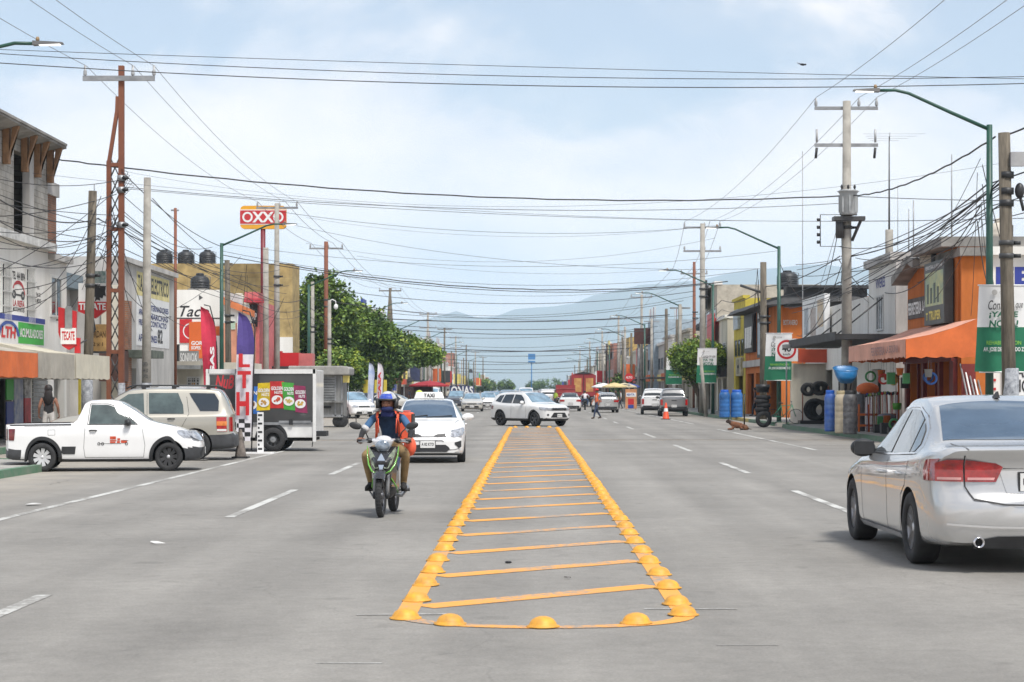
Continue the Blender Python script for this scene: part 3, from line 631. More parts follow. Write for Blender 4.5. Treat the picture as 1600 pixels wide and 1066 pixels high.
# ---- white crossover crossing the island
def crossover():
    Car.cladm = BLACKP
    st = [(0, .86, .76, .72, .56, .32), (.1, .95, .86, .82, .68, .26), (.5, 1.03, .95, .88, .74, .24), (1.02, 1.09, .99, .887, .76, .24), (1.6, 1.47, 1.0, .887, .67, .24), (1.9, 1.58, 1.01, .887, .63, .24), (2.4, 1.61, 1.02, .887, .63, .24), (3.3, 1.60, 1.05, .887, .63, .24), (3.8, 1.50, 1.08, .88, .65, .25), (4.05, 1.20, 1.08, .86, .70, .28), (4.15, 1.06, 1.02, .82, .70, .33)]
    c = Car('crossover_suv', 'white crossover SUV turning across the far end of the yellow island', 'car', st, WHITEP, (.80, 3.30), .345, clad=lambda q: .38, fa=.10, fb=.2, fn=[(.2, .1), (.4, .0), (.8, .0), (.95, .06)], arch=1.14)
    c.patch('windscreen', 'top', [[(1.12, -.70), (1.09, 0), (1.12, .70), (1.80, .58), (1.84, 0), (1.80, -.58)]], M('pale_windscreen2', (.20, .31, .40), rough=.06, var=.35, spec=.9, scale=1.8), mirror=False)
    c.patch('side_window', 'side', [[(1.5, 1.06), (1.70, 1.30), (1.95, 1.465), (2.38, 1.49), (2.42, 1.07)], [(2.48, 1.07), (2.45, 1.49), (3.10, 1.48), (3.22, 1.10)], [(3.28, 1.11), (3.18, 1.47), (3.50, 1.43), (3.75, 1.17)]], [GLASS, GLASS, GLASS], off=.007)
    c.patch('headlight', 'front', [[(.44, .74), (.44, .86), (.76, .88), (.78, .76)]], WHL, off=.012, cell=.05); c.patch('headlight', 'side', [[(.02, .76), (.02, .88), (.30, .90), (.22, .78)]], WHL, off=.01, cell=.05)
    g = c.patch('grille', 'front', [[(0, .74), (0, .87), (.44, .87), (.44, .74)], [(0, .42), (0, .64), (.34, .64), (.50, .44), (.50, .42)]], BLACKP, off=.012, cell=.05)
    c.patch('grille_bar', 'front', [[(k*.09+.03, .755), (k*.09+.03, .86), (k*.09+.055, .86), (k*.09+.055, .755)] for k in range(5)], CHROME, off=.02, parent=g, cell=.05)
    c.patch('bumper_trim', 'front', c.strip([(0, .37), (.55, .37), (.7, .40)], .02), CHROME, off=.014); c.patch('fog_lamp', 'front', [[(.60, .50), (.60, .58), (.69, .58), (.69, .50)]], GREYP, off=.014)
    c.plate(True, .50, 'UKA 311 C', w=.3, h=.15); c.patch('door_seam', 'side', c.strip([(1.38, 1.0), (1.40, .4)])+c.strip([(2.45, 1.0), (2.48, .4)]), SEAM, off=.003)
    arcs = []
    for q in c.axles:
        R0, R1 = c.wr*1.14, c.wr*1.14+.05
        for k in range(16):
            a, b = R(-8+196*k/16), R(-8+196*(k+1)/16); zc = c.wr*1.02
            arcs.append([(q+R0*math.cos(a), zc+R0*math.sin(a)), (q+R0*math.cos(b), zc+R0*math.sin(b)), (q+R1*math.cos(b), zc+R1*math.sin(b)), (q+R1*math.cos(a), zc+R1*math.sin(a))])
    for h_ in (0, 1): c.patch('arch_trim', 'side', arcs[h_*len(arcs)//2:(h_+1)*len(arcs)//2], BLACKP, off=.014)
    c.patch('tail_light', 'side', [[(3.90, .80), (3.88, .95), (4.12, .97), (4.12, .80)]], DREDL, off=.01)
    for sd in (1, -1):
        mb = MB(); x = c.L/2; mb.tube([(x-1.9, sd*.58, 1.57), (x-2.1, sd*.58, 1.65), (x-3.5, sd*.58, 1.63), (x-3.7, sd*.58, 1.55)], .018, ALLOY, n=5); mb.build('roof_rail', c.root)
    c.wheels(.885, 'alloy', 5, .72, .22, mat=DALLOY, steer=R(-4)); c.mirrors(1.62, 1.08, WHITEP); c.handle(2.3, .92, WHITEP)
    c.place(G(781, 665.2), 1, -1, R(-49), .98)
crossover()
# ------------------------------------------------------------------ ground, road and markings
def asphalt():
    m = bpy.data.materials.new('asphalt'); m.use_nodes = True; t = m.node_tree; b = t.nodes['Principled BSDF']; N = t.nodes.new; L = t.links.new
    g = N('ShaderNodeNewGeometry'); pos = g.outputs['Position']
    def noise(sc, det=6, rough=.6, st=None):
        n = N('ShaderNodeTexNoise'); n.inputs['Scale'].default_value = sc; n.inputs['Detail'].default_value = det; n.inputs['Roughness'].default_value = rough
        if st: mpp = N('ShaderNodeMapping'); mpp.inputs['Scale'].default_value = st; L(pos, mpp.inputs[0]); L(mpp.outputs[0], n.inputs[0])
        else: L(pos, n.inputs[0])
        return n.outputs[0]
    def rng(x, a, b_, c, d):
        r = N('ShaderNodeMapRange'); r.inputs[1].default_value = a; r.inputs[2].default_value = b_; r.inputs[3].default_value = c; r.inputs[4].default_value = d; L(x, r.inputs[0]); return r.outputs[0]
    def mul(a, b_):
        x = N('ShaderNodeMath'); x.operation = 'MULTIPLY'; L(a, x.inputs[0]); L(b_, x.inputs[1]); return x.outputs[0]
    big = rng(noise(.35, 5), .3, .7, .82, 1.10); lanes = rng(noise(1.0, 4, .5, (1.1, .05, 1)), .3, .7, .84, 1.08); fine = rng(noise(38, 4, .9), .25, .75, .66, 1.26)
    mid = rng(noise(6, 6, .7), .3, .7, .86, 1.08)
    v = N('ShaderNodeTexVoronoi'); v.feature = 'DISTANCE_TO_EDGE'; v.inputs['Scale'].default_value = .22
    wv = N('ShaderNodeVectorMath'); wv.operation = 'ADD'; nn = N('ShaderNodeTexNoise'); nn.inputs['Scale'].default_value = .8; nn.inputs['Detail'].default_value = 5; L(pos, nn.inputs[0]); L(pos, wv.inputs[0]); L(nn.outputs[1], wv.inputs[1]); L(wv.outputs[0], v.inputs[0])
    crack = rng(v.outputs[0], .0, .003, .86, 1.0)
    st = rng(noise(2.3, 2, .4), .66, .72, 1.0, .86)
    sx0 = N('ShaderNodeSeparateXYZ'); L(pos, sx0.inputs[0]); tm = N('ShaderNodeMath'); tm.operation = 'MULTIPLY_ADD'; tm.inputs[1].default_value = 3.7; tm.inputs[2].default_value = .6; L(sx0.outputs[0], tm.inputs[0]); ts = N('ShaderNodeMath'); ts.operation = 'SINE'; L(tm.outputs[0], ts.inputs[0]); big = mul(big, rng(ts.outputs[0], -1, 1, .93, 1.02))
    f = mul(mul(mul(big, lanes), mul(fine, mid)), mul(crack, st))
    c = N('ShaderNodeMix'); c.data_type = 'RGBA'; c.blend_type = 'MULTIPLY'; c.inputs[0].default_value = 1; c.inputs[6].default_value = (.268, .255, .232, 1); L(f, c.inputs[7])
    sx = N('ShaderNodeSeparateXYZ'); L(pos, sx.inputs[0]); e1 = rng(sx.outputs[0], -7.2, -9.5, 0, .8); e2 = rng(sx.outputs[0], 8.3, 10.5, 0, .6); e = N('ShaderNodeMath'); e.operation = 'MAXIMUM'; L(e1, e.inputs[0]); L(e2, e.inputs[1]); dn = mul(e.outputs[0], rng(noise(1.2, 7, .7), .35, .6, .25, 1))
    dx = N('ShaderNodeMix'); dx.data_type = 'RGBA'; L(dn, dx.inputs[0]); L(c.outputs[2], dx.inputs[6]); dx.inputs[7].default_value = (.36, .325, .27, 1); L(dx.outputs[2], b.inputs['Base Color'])
    b.inputs['Roughness'].default_value = .78; b.inputs['Specular IOR Level'].default_value = .35
    bp = N('ShaderNodeBump'); bp.inputs['Strength'].default_value = .35; bp.inputs['Distance'].default_value = .01; L(noise(90, 2, .7), bp.inputs['Height']); L(bp.outputs[0], b.inputs['Normal'])
    return m
ASPH = asphalt()
DUST = M('dry_earth', (.34, .30, .24), rough=.95, var=.2, scale=.05, bump=.3)
CONC = M('pavement_concrete', (.36, .35, .32), rough=.9, var=.22, scale=1.4, bump=.3)
mb = MB(); n = 40
mb.add([(-12000, -200, -.06), (12000, -200, -.06), (12000, 14000, -.06), (-12000, 14000, -.06)], [(0, 1, 2, 3)], DUST); struct('ground', mb)
mb = MB(); mb.add([(-13.6, -30, 0), (11.2, -30, 0), (11.2, 1500, 0), (-13.6, 1500, 0)], [(0, 1, 2, 3)], ASPH)
mb.add([(-60, 88, -.004), (-13.6, 88, -.004), (-13.6, 100, -.004), (-60, 100, -.004)], [(0, 1, 2, 3)], ASPH); struct('road', mb)
# worn paint: the base showing through
def wornpaint(name, col, under=(.25, .24, .22), amt=.5, scale=9):
    m = bpy.data.materials.new(name); m.use_nodes = True; t = m.node_tree; b = t.nodes['Principled BSDF']; N = t.nodes.new; L = t.links.new
    g = N('ShaderNodeNewGeometry'); n = N('ShaderNodeTexNoise'); n.inputs['Scale'].default_value = scale; n.inputs['Detail'].default_value = 10; n.inputs['Roughness'].default_value = .75; L(g.outputs['Position'], n.inputs[0])
    n2 = N('ShaderNodeTexNoise'); n2.inputs['Scale'].default_value = .7; n2.inputs['Detail'].default_value = 3; L(g.outputs['Position'], n2.inputs[0])
    a = N('ShaderNodeMath'); a.operation = 'ADD'; L(n.outputs[0], a.inputs[0]); L(n2.outputs[0], a.inputs[1])
    r = N('ShaderNodeMapRange'); r.inputs[1].default_value = amt+.44; r.inputs[2].default_value = amt+.60; r.inputs[3].default_value = 0; r.inputs[4].default_value = 1; L(a.outputs[0], r.inputs[0])
    x = N('ShaderNodeMix'); x.data_type = 'RGBA'; x.inputs[6].default_value = (*col, 1); x.inputs[7].default_value = (*under, 1); L(r.outputs[0], x.inputs[0]); L(x.outputs[2], b.inputs['Base Color']); b.inputs['Roughness'].default_value = .7
    return m
LINE = wornpaint('worn_white_line', (.52, .52, .49), amt=.50); YEL = wornpaint('yellow_road_paint', (.72, .32, .055), amt=.56, scale=14)
FADE = wornpaint('faded_yellow_line', (.55, .38, .20), amt=.50); OLDL = wornpaint('old_white_line', (.50, .50, .48), amt=.44)
def strip(mb, pts, wd, mat, z=.004):
    pts = [Vector((p[0], p[1], 0)) for p in pts]; vs = []
    for i, p in enumerate(pts):
        a = (pts[min(i+1, len(pts)-1)]-pts[max(i-1, 0)]).normalized(); n = Vector((-a.y, a.x, 0))*wd/2
        vs += [(p.x-n.x, p.y-n.y, z), (p.x+n.x, p.y+n.y, z)]
    mb.add(vs, [(2*i, 2*i+2, 2*i+3, 2*i+1) for i in range(len(pts)-1)], mat)
def markings():
    XL, XR = -.92, 1.13; Y0, Y1 = 13.95, 84.0
    mb = MB()
    w_ = .16
    strip(mb, [(XL, Y0), (XL, Y1)], w_, YEL); strip(mb, [(XR, Y0), (XR, Y1)], w_, YEL)
    fr = [(XL-.1+.0, Y0), (XL+.10, Y0-.46), (XL+.50, Y0-.78), (0.09, Y0-.92), (XR-.50, Y0-.78), (XR-.10, Y0-.46), (XR+.1, Y0)]
    pts = []
    for k in range(25):
        t = math.pi*(k/24); pts.append(((XL+XR)/2-math.cos(t)*(XR-XL)/2, Y0-.02-.80*math.sin(t)**.75))
    strip(mb, pts, .15, YEL, .0045)
    y = Y0+.42
    k = 0
    while y < Y1-2:
        strip(mb, [(XL+.1, y), (XR-.1, y+1.55)], .27, YEL, .0042); k += 1; y += 2.35
    o = struct('road_marking_island', mb); o['label'] = 'yellow hatched traffic island painted down the middle of the road'
    mb = MB()
    for s_, X in ((1, -3.92), (1, 4.32)):
        y = 19.0 if X < 0 else 12.5
        if X < 0: seg = [(10.4, 15.2), (24.5, 31.3), (37, 43), (50, 56), (64, 70)]
        else: seg = [(8, 13), (22.0, 27.6+3.4), (37.5, 43), (51, 57), (66, 72)]
        for a, b in seg: strip(mb, [(X, a), (X, b)], .13, LINE)
        y = 80
        while y < 500: strip(mb, [(X, y), (X, y+5)], .13, LINE); y += 14
    strip(mb, [(-6.72, 5), (-6.78, 25), (-6.72, 52)], .13, LINE); strip(mb, [(7.85, 52), (7.9, 80)], .12, LINE); strip(mb, [(7.9, 92), (7.9, 200)], .12, LINE); strip(mb, [(-6.72, 75), (-6.72, 220)], .12, LINE)
    strip(mb, [(-6.72, 52), (-7.6, 60), (-9.8, 68)], .12, OLDL)
    strip(mb, [(8.9, 57), (12.6, 59)], .11, LINE)
    # faded cross lines and a saw cut at the island's nose
    strip(mb, [(-9.5, 62.3), (-1.3, 62.3)], .16, FADE); strip(mb, [(1.5, 62.6), (10.8, 62.6)], .16, FADE)
    strip(mb, [(-1.28, 13.83), (-.62, 13.88)], .03, OLDL, .009); strip(mb, [(.85, 14.2), (1.55, 14.2)], .03, OLDL, .009); strip(mb, [(-1.3, 11.4), (-.9, 11.4)], .02, OLDL); strip(mb, [(1.2, 12.2), (1.6, 12.2)], .02, OLDL)
    struct('road_marking_lanes', mb)
    tar = M('tar_seal', (.075, .072, .066), rough=.6, var=.2, scale=3); mb = MB()
    rnd = random.Random(5)
    for x, y, l in ((6, 40, 2.5), (-8.5, 33, 1.5)):
        pts = [(x+rnd.uniform(-.1, .1)+k*.02, y+l*k/5) for k in range(6)] if rnd.random() < .6 else [(x+l*k/5, y+rnd.uniform(-.06, .06)) for k in range(6)]
        strip(mb, pts, .012, tar, .003)
    strip(mb, [(-13, 62.9), (-2, 62.75), (11, 63.1)], .12, tar, .0035); strip(mb, [(-13, 48.6), (-7, 48.2)], .03, tar, .0035)
    strip(mb, [(-9.8, 43.6), (-7.0, 43.0)], .05, tar, .0035)
    struct('road_crack_seal', mb)
    # domed studs
    DM = M('yellow_stud_plastic', (.80, .38, .03), rough=.55, var=.2, scale=11, coat=.0, coords='obj', col2=(.42, .22, .05))
    st = MB(); n = 24
    prof = [(.132, .0), (.132, .008), (.112, .012), (.106, .030), (.088, .054), (.062, .070), (.030, .079), (.001, .081)]
    st.lathe([(r*.88, z*.9) for r, z in prof], DM, n=n, cap=False)
    first = st.build('road_stud'); tag(first, 'yellow domed road stud set on the painted edge of the traffic island', 'road stud', 'yellow domed studs round the traffic island')
    pos = [(XL+.02, 13.62), (XL+.36, 13.32), (.07, 13.14), (XR-.38, 13.34), (XR-.02, 13.86), (XR+.0, 14.5)]
    y = 14.75
    while y < 82: pos.append((XL+.02, y)); y += 1.17
    y = 15.7
    while y < 82: pos.append((XR-.0, y)); y += 1.17
    for x in (-.7, -.2, .3, .8): pos.append((x, 83.3))
    rn = random.Random(3)
    for i, (x, y) in enumerate(pos):
        o = first if i == 0 else first.copy()
        if i: COL.objects.link(o)
        o.location = (x+rn.uniform(-.012, .012), y+rn.uniform(-.03, .03), .006); o.rotation_euler = (rn.uniform(-.03, .03), rn.uniform(-.03, .03), rn.uniform(0, 6))
markings()
# pavements with kerbs
GRK = M('green_kerb_paint', (.05, .17, .09), rough=.7, var=.3, scale=3, col2=(.16, .2, .15)); YLK = M('yellow_kerb_paint', (.50, .40, .12), rough=.8, var=.3, scale=3)
def pavements():
    mb = MB()
    mb.bb(11.45, 14.4, 30, 84.5, -.05, .14, CONC); mb.bb(11.45, 14.4, 88, 1200, -.05, .14, CONC); mb.bb(14.4, 40, 30, 1200, -.05, .10, CONC)
    mb.bb(-16.6, -13.85, 30, 86, -.05, .14, CONC); mb.bb(-40, -16.6, 30, 86, -.05, .10, CONC); mb.bb(-16.6, -13.85, 102, 1200, -.05, .14, CONC); mb.bb(-40, -16.6, 102, 1200, -.05, .10, CONC)
    # the bulge on the left where the pickup backs onto the kerb
    mb.add([(-13.85, 20, .136), (-10.1, 20, .136), (-10.0, 38.6, .136), (-10.5, 41.0, .136), (-13.85, 42.5, .136)], [(0, 1, 2, 3, 4)], CONC)
    mb.add([(-10.1, 20, .136), (-10.0, 38.6, .136), (-10.5, 41.0, .136), (-13.85, 42.5, .136), (-10.1, 20, -.05), (-10.0, 38.6, -.05), (-10.5, 41.0, -.05), (-13.85, 42.5, -.05)], [(4, 5, 1, 0), (5, 6, 2, 1), (6, 7, 3, 2)], CONC)
    # right: corner that comes forward
    struct('pavement', mb)
    mb = MB()
    def kerb(pts, mat, h=.16, wd=.18):
        pts = [Vector((*p, 0)) for p in pts]; vs = []
        for i, p in enumerate(pts):
            a = (pts[min(i+1, len(pts)-1)]-pts[max(i-1, 0)]).normalized(); n = Vector((-a.y, a.x, 0))*wd/2
            for q, z in ((p-n, -.04), (p+n, -.04), (p+n*.9, h), (p-n*.9, h)): vs.append((q.x, q.y, z))
        fs = []
        for i in range(len(pts)-1):
            for k in range(4): a = i*4+k; b = i*4+(k+1) % 4; fs.append((a, a+4, b+4, b))
        fs.append((0, 1, 2, 3)); e = (len(pts)-1)*4; fs.append((e+3, e+2, e+1, e)); mb.add(vs, fs, mat)
    kerb([(11.36, 30), (11.3, 60), (11.1, 74), (10.95, 80), (11.2, 83.6), (12.2, 84.5)], GRK)
    kerb([(12.0, 88), (11.36, 89), (11.36, 98)], GRK); kerb([(11.36, 98), (11.36, 106)], YLK); kerb([(11.36, 106), (11.0, 112), (11.1, 150)], GRK); kerb([(11.36, 150), (11.36, 1000)], CONC)
    kerb([(-10.05, 20), (-9.97, 38.4), (-10.5, 41.1), (-13.8, 42.6)], GRK, .15); kerb([(-13.76, 43), (-13.76, 86)], GRK); kerb([(-13.76, 102), (-13.76, 1000)], CONC)
    struct('kerb', mb)
pavements()
# mountains
def mountains():
    prof = [(-1400, 560), (-600, 555), (0, 540), (300, 530), (560, 520), (640, 512), (680, 503), (706, 494), (722, 492), (740, 498), (758, 506), (780, 498), (800, 490), (830, 487), (860, 484), (890, 480), (905, 472), (930, 462), (960, 456), (1000, 449), (1050, 444), (1090, 438), (1120, 430), (1160, 424), (1200, 421), (1240, 418), (1262, 414), (1290, 419), (1330, 421), (1400, 432), (1500, 446), (1600, 452), (1900, 470), (2500, 500), (3600, 540)]
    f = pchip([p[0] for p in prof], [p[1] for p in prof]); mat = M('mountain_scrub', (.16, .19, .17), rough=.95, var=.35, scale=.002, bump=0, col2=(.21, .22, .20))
    YM = 8200; nx, ny = 170, 26; vs = []; rn = random.Random(2)
    from mathutils import noise
    for j in range(ny+1):
        t = j/ny; y = YM-3000+4100*t
        for i in range(nx+1):
            px = -1400+5000*i/nx; x = (px-CX)*YM/F; top = max(5, (HY-f(px))*YM/F)
            env = smoothstep(0, .71, t)*(1-smoothstep(.72, 1.0, t)) if t > .71 else smoothstep(-.05, .71, t)**1.3
            nz = noise.fractal(Vector((x/900, y/900, 3.3)), 1.0, 2.0, 5)
            vs.append((x, y, max(.2, top*env+nz*110*env*(1 if t < .6 else max(0, (.71-abs(t-.71)*6)) if t < .71 else .3)*(1-max(0, 1-abs(t-.71)/.12)))-.5))
    fs = [(j*(nx+1)+i, j*(nx+1)+i+1, (j+1)*(nx+1)+i+1, (j+1)*(nx+1)+i) for j in range(ny) for i in range(nx)]
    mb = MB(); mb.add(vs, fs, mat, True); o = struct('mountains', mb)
mountains()
def haze():
    m = bpy.data.materials.new('haze'); m.use_nodes = True; t = m.node_tree; t.nodes.clear()
    o = t.nodes.new('ShaderNodeOutputMaterial'); v = t.nodes.new('ShaderNodeVolumePrincipled'); v.inputs['Color'].default_value = (.62, .82, 1, 1); v.inputs['Density'].default_value = HAZE; v.inputs['Anisotropy'].default_value = -.15
    t.links.new(v.outputs[0], o.inputs['Volume']); mb = MB(); mb.bb(-7000, 8500, -90, 9700, -1.2, 610, m); h = mb.build('haze'); h['kind'] = 'stuff'; h['label'] = 'thin pale blue haze over the street and the mountains'
HAZE = 1.3e-4
haze()
# ------------------------------------------------------------------ buildings
PLW = M('white_render', (.85, .84, .80), rough=.9, var=.08, scale=.9, bump=.1, col2=(.67, .65, .60), stretch=(1, 1, .22)); PLC = M('cream_render', (.64, .60, .50), rough=.9, var=.17, scale=.8, bump=.2, stretch=(1, 1, .3))
PLG = M('grey_render', (.52, .505, .48), rough=.9, var=.2, scale=.9, bump=.25, stretch=(1, 1, .3)); ORG = M('orange_wall_paint', (.56, .16, .028), rough=.85, var=.18, scale=1.1, stretch=(1, 1, .35))
TAN = MB_brick('tan_wall', (.46, .34, .15), (.43, .31, .13), (.36, .27, .13), 1.6, 2.4, .02); SALM = M('salmon_wall_paint', (.66, .30, .19), rough=.85, var=.15, scale=1)
BLOCK = MB_brick('grey_blockwork', (.44, .42, .38), (.37, .35, .31), (.27, .25, .22), .4, .2, .014); BRK = MB_brick('red_brickwork', (.33, .13, .07), (.25, .11, .06), (.24, .2, .16), .24, .08, .012)
DRK = M('interior_shade_black', (.022, .021, .02), rough=.95, var=.3, scale=2); ROOFG = M('roof_concrete', (.30, .29, .27), rough=.95, var=.25, scale=1.2)  # DRK: shade inside the openings, put into a near-black colour
DKC = M('charcoal_sheet', (.045, .046, .048), rough=.7, var=.2, scale=2); YELW = M('yellow_wall_paint', (.62, .50, .07), rough=.85, var=.12); PINK = M('pink_wall_paint', (.60, .17, .17), rough=.8, var=.15)
FRM = M('window_frame_white', (.62, .62, .60), rough=.5, var=.1); FRD = M('window_frame_dark', (.06, .06, .06), rough=.5, var=.1); PANE = M('window_pane', (.05, .06, .065), rough=.08, var=.3, scale=1.5)
REDS = M('sign_red', (.55, .02, .025), rough=.45, var=.08, scale=2); WHS = M('sign_white', (.78, .78, .77)); GRS = M('sign_green', (.05, .42, .06), rough=.5, var=.06); BLS = M('sign_blue', (.03, .06, .30), rough=.5, var=.08)
BLK = M('sign_black', (.022, .022, .024), rough=.5, var=.15); YLS = M('sign_yellow', (.75, .62, .18), rough=.5, var=.1); DGR = M('banner_green', (.012, .17, .085), rough=.6, var=.1); ORC = M('orange_cloth', (.66, .15, .035), rough=.75, var=.12, scale=1.5)
ORP = M('sun_bleached_cloth', (.70, .36, .26), rough=.8, var=.12, scale=1.2); BGC = M('beige_cloth', (.42, .39, .33), rough=.85, var=.15, scale=1.2); CRC = M('cream_cloth', (.60, .56, .45), rough=.8, var=.12, scale=1.2)
RST = M('rusty_steel', (.23, .08, .038), rough=.75, var=.3, scale=3, col2=(.17, .06, .035)); CPO = M('concrete_pole', (.37, .35, .31), rough=.9, var=.2, scale=2, bump=.2); WDP = M('weathered_wood', (.17, .145, .11), rough=.9, var=.3, scale=2.5, bump=.3, stretch=(4, 4, .5))
GPO = M('green_pole_paint', (.02, .085, .06), rough=.45, var=.2, scale=3); STL = M('galvanised_steel', (.34, .35, .36), rough=.5, var=.2, metal=.5); PORC = M('porcelain_grey', (.42, .43, .44), rough=.3, var=.15); WIRE = M('black_cable', (.03, .03, .032), rough=.6, var=.1); WIREG = M('aluminium_cable', (.20, .20, .21), rough=.5, var=.1)
WOOD = M('raw_timber', (.30, .17, .085), rough=.85, var=.3, scale=3, col2=(.16, .09, .05)); SHUT = M('steel_shutter', (.30, .31, .31), rough=.5, var=.25, scale=2, metal=.3); DRED = M('dark_red_paint', (.19, .022, .018), rough=.5, var=.2)
TANK = M('black_water_tank', (.032, .034, .037), rough=.5, var=.25, scale=3); TANKW = M('pale_water_tank', (.55, .50, .42), rough=.6, var=.15)
class B:
    def __init__(s, name, label, W, x0, x1, top, depth, mat, holes=(), side=None, roof=ROOFG, parapet=.0, cat='building', group=None, metres=False, wt=.25, inside=3.2):
        s.W = W; s.u0, s.u1 = (x0, x1) if metres else (W.u(x0), W.u(x1)); s.top = top; p = W.p((s.u0+s.u1)/2, 0, -depth/2)
        s.root = thing(name, label, cat, (p.x, p.y, 0), 0, group); mb = MB(); u0, u1 = s.u0, s.u1
        if holes: wallcells(W, mb, u0, u1, 0, top, holes, mat, -wt, 0)
        else: W.box(mb, u0, u1, 0, top, -wt, 0, mat)
        sm = side or mat
        W.box(mb, u0, u0+.2, 0, top, -depth, -wt, sm); W.box(mb, u1-.2, u1, 0, top, -depth, -wt, sm); W.box(mb, u0+.2, u1-.2, 0, top, -depth, -depth+.2, sm)
        W.box(mb, u0+.2, u1-.2, top-.35-parapet, top-.12-parapet, -depth+.2, -wt, roof)
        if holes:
            W.box(mb, u0+.2, u1-.2, 0, top-.5, -min(depth-.3, inside), -min(depth-.3, inside)+.1, DRK)  # near-black back wall, painted so that the openings look dark
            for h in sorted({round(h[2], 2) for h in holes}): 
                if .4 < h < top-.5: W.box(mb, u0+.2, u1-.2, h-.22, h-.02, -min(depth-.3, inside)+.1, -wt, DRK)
        s.wall = mb.build('wall', s.root, True)
    def part(s, name, fn, parent=None, label=None):
        mb = MB(); fn(mb, s.W); o = mb.build(name, parent or s.root, True)
        if label: o['label'] = label
        return o
    def box(s, name, u0, u1, v0, v1, d0, d1, mat, label=None, parent=None): return s.part(name, lambda m, W: W.box(m, u0, u1, v0, v1, d0, d1, mat), parent, label)
    def band(s, name, v0, v1, d, mat): return s.box(name, s.u0-.03, s.u1+.03, v0, v1, .004, d, mat)
    def window(s, u0, u1, v0, v1, nu=2, nv=1, frame=FRM, pane=PANE, bars=False, name='window'):
        W = s.W; t = min(.07, (u1-u0)*.12); m = MB(); d = .05
        W.box(m, u0, u1, v0, v0+t, .003, d, frame); W.box(m, u0, u1, v1-t, v1, .003, d, frame); W.box(m, u0, u0+t, v0+t, v1-t, .003, d, frame); W.box(m, u1-t, u1, v0+t, v1-t, .003, d, frame)
        for k in range(1, nu): c = u0+(u1-u0)*k/nu; W.box(m, c-t/3, c+t/3, v0+t, v1-t, .003, d*.8, frame)
        for k in range(1, nv): c = v0+(v1-v0)*k/nv; W.box(m, u0+t, u1-t, c-t/3, c+t/3, .003, d*.7, frame)
        if bars:
            n = max(3, int((u1-u0)/.14))
            for k in range(1, n): c = u0+(u1-u0)*k/n; W.box(m, c-.012, c+.012, v0, v1, d+.03, d+.055, frame)
            for k in range(0, 5): c = v0+(v1-v0)*k/4; W.box(m, u0, u1, c-.012, c+.012, d+.056, d+.07, frame)
        o = m.build(name, s.root, True); p = MB(); W.box(p, u0+t, u1-t, v0+t, v1-t, .004, .018, pane); p.build('pane', o, True); return o
    def sign(s, r, bg, texts=(), d=(.01, .10), name='sign', label=None, W=None, extra=None, frame=None, parent=None):
        W = W or s.W; u0, u1, v0, v1 = r; m = MB(); W.box(m, u0, u1, v0, v1, d[0], d[1], bg)
        o = m.build(name, parent or s.root, True)
        if label: o['label'] = label
        sign_face(W, r, d[1], o, texts, extra, frame); return o
def sign_face(W, r, d, o, texts, extra=None, frame=None):
    u0, u1, v0, v1 = r
    if frame:
        m = MB(); t = .06
        for a in ((u0-t, u1+t, v0-t, v0), (u0-t, u1+t, v1, v1+t), (u0-t, u0, v0, v1), (u1, u1+t, v0, v1)): W.box(m, *a, d-.08, d+.03, frame)
        m.build('sign_frame', o, True)
    if extra:
        m = MB(); extra(m, W, r, d); m.build('painted_panel', o, True)
    if texts:
        m = MB()
        for t in texts:  # text, fractions of the sign: a0,a1,b0,b1 and material, bold, shear
            body, a0, a1, b0, b1, mt = t[:6]; bold = t[6] if len(t) > 6 else .015; sh = t[7] if len(t) > 7 else 0
            W.text(m, body, u0+(u1-u0)*a0, u0+(u1-u0)*a1, v0+(v1-v0)*b0, v0+(v1-v0)*b1, d+.009, mt, bold, sh)
        m.build('lettering', o, True)
def fr(W, m, r, d, a0, a1, b0, b1, mat, dd=.004): u0, u1, v0, v1 = r; W.box(m, u0+(u1-u0)*a0, u0+(u1-u0)*a1, v0+(v1-v0)*b0, v0+(v1-v0)*b1, d+.0005, d+dd, mat)
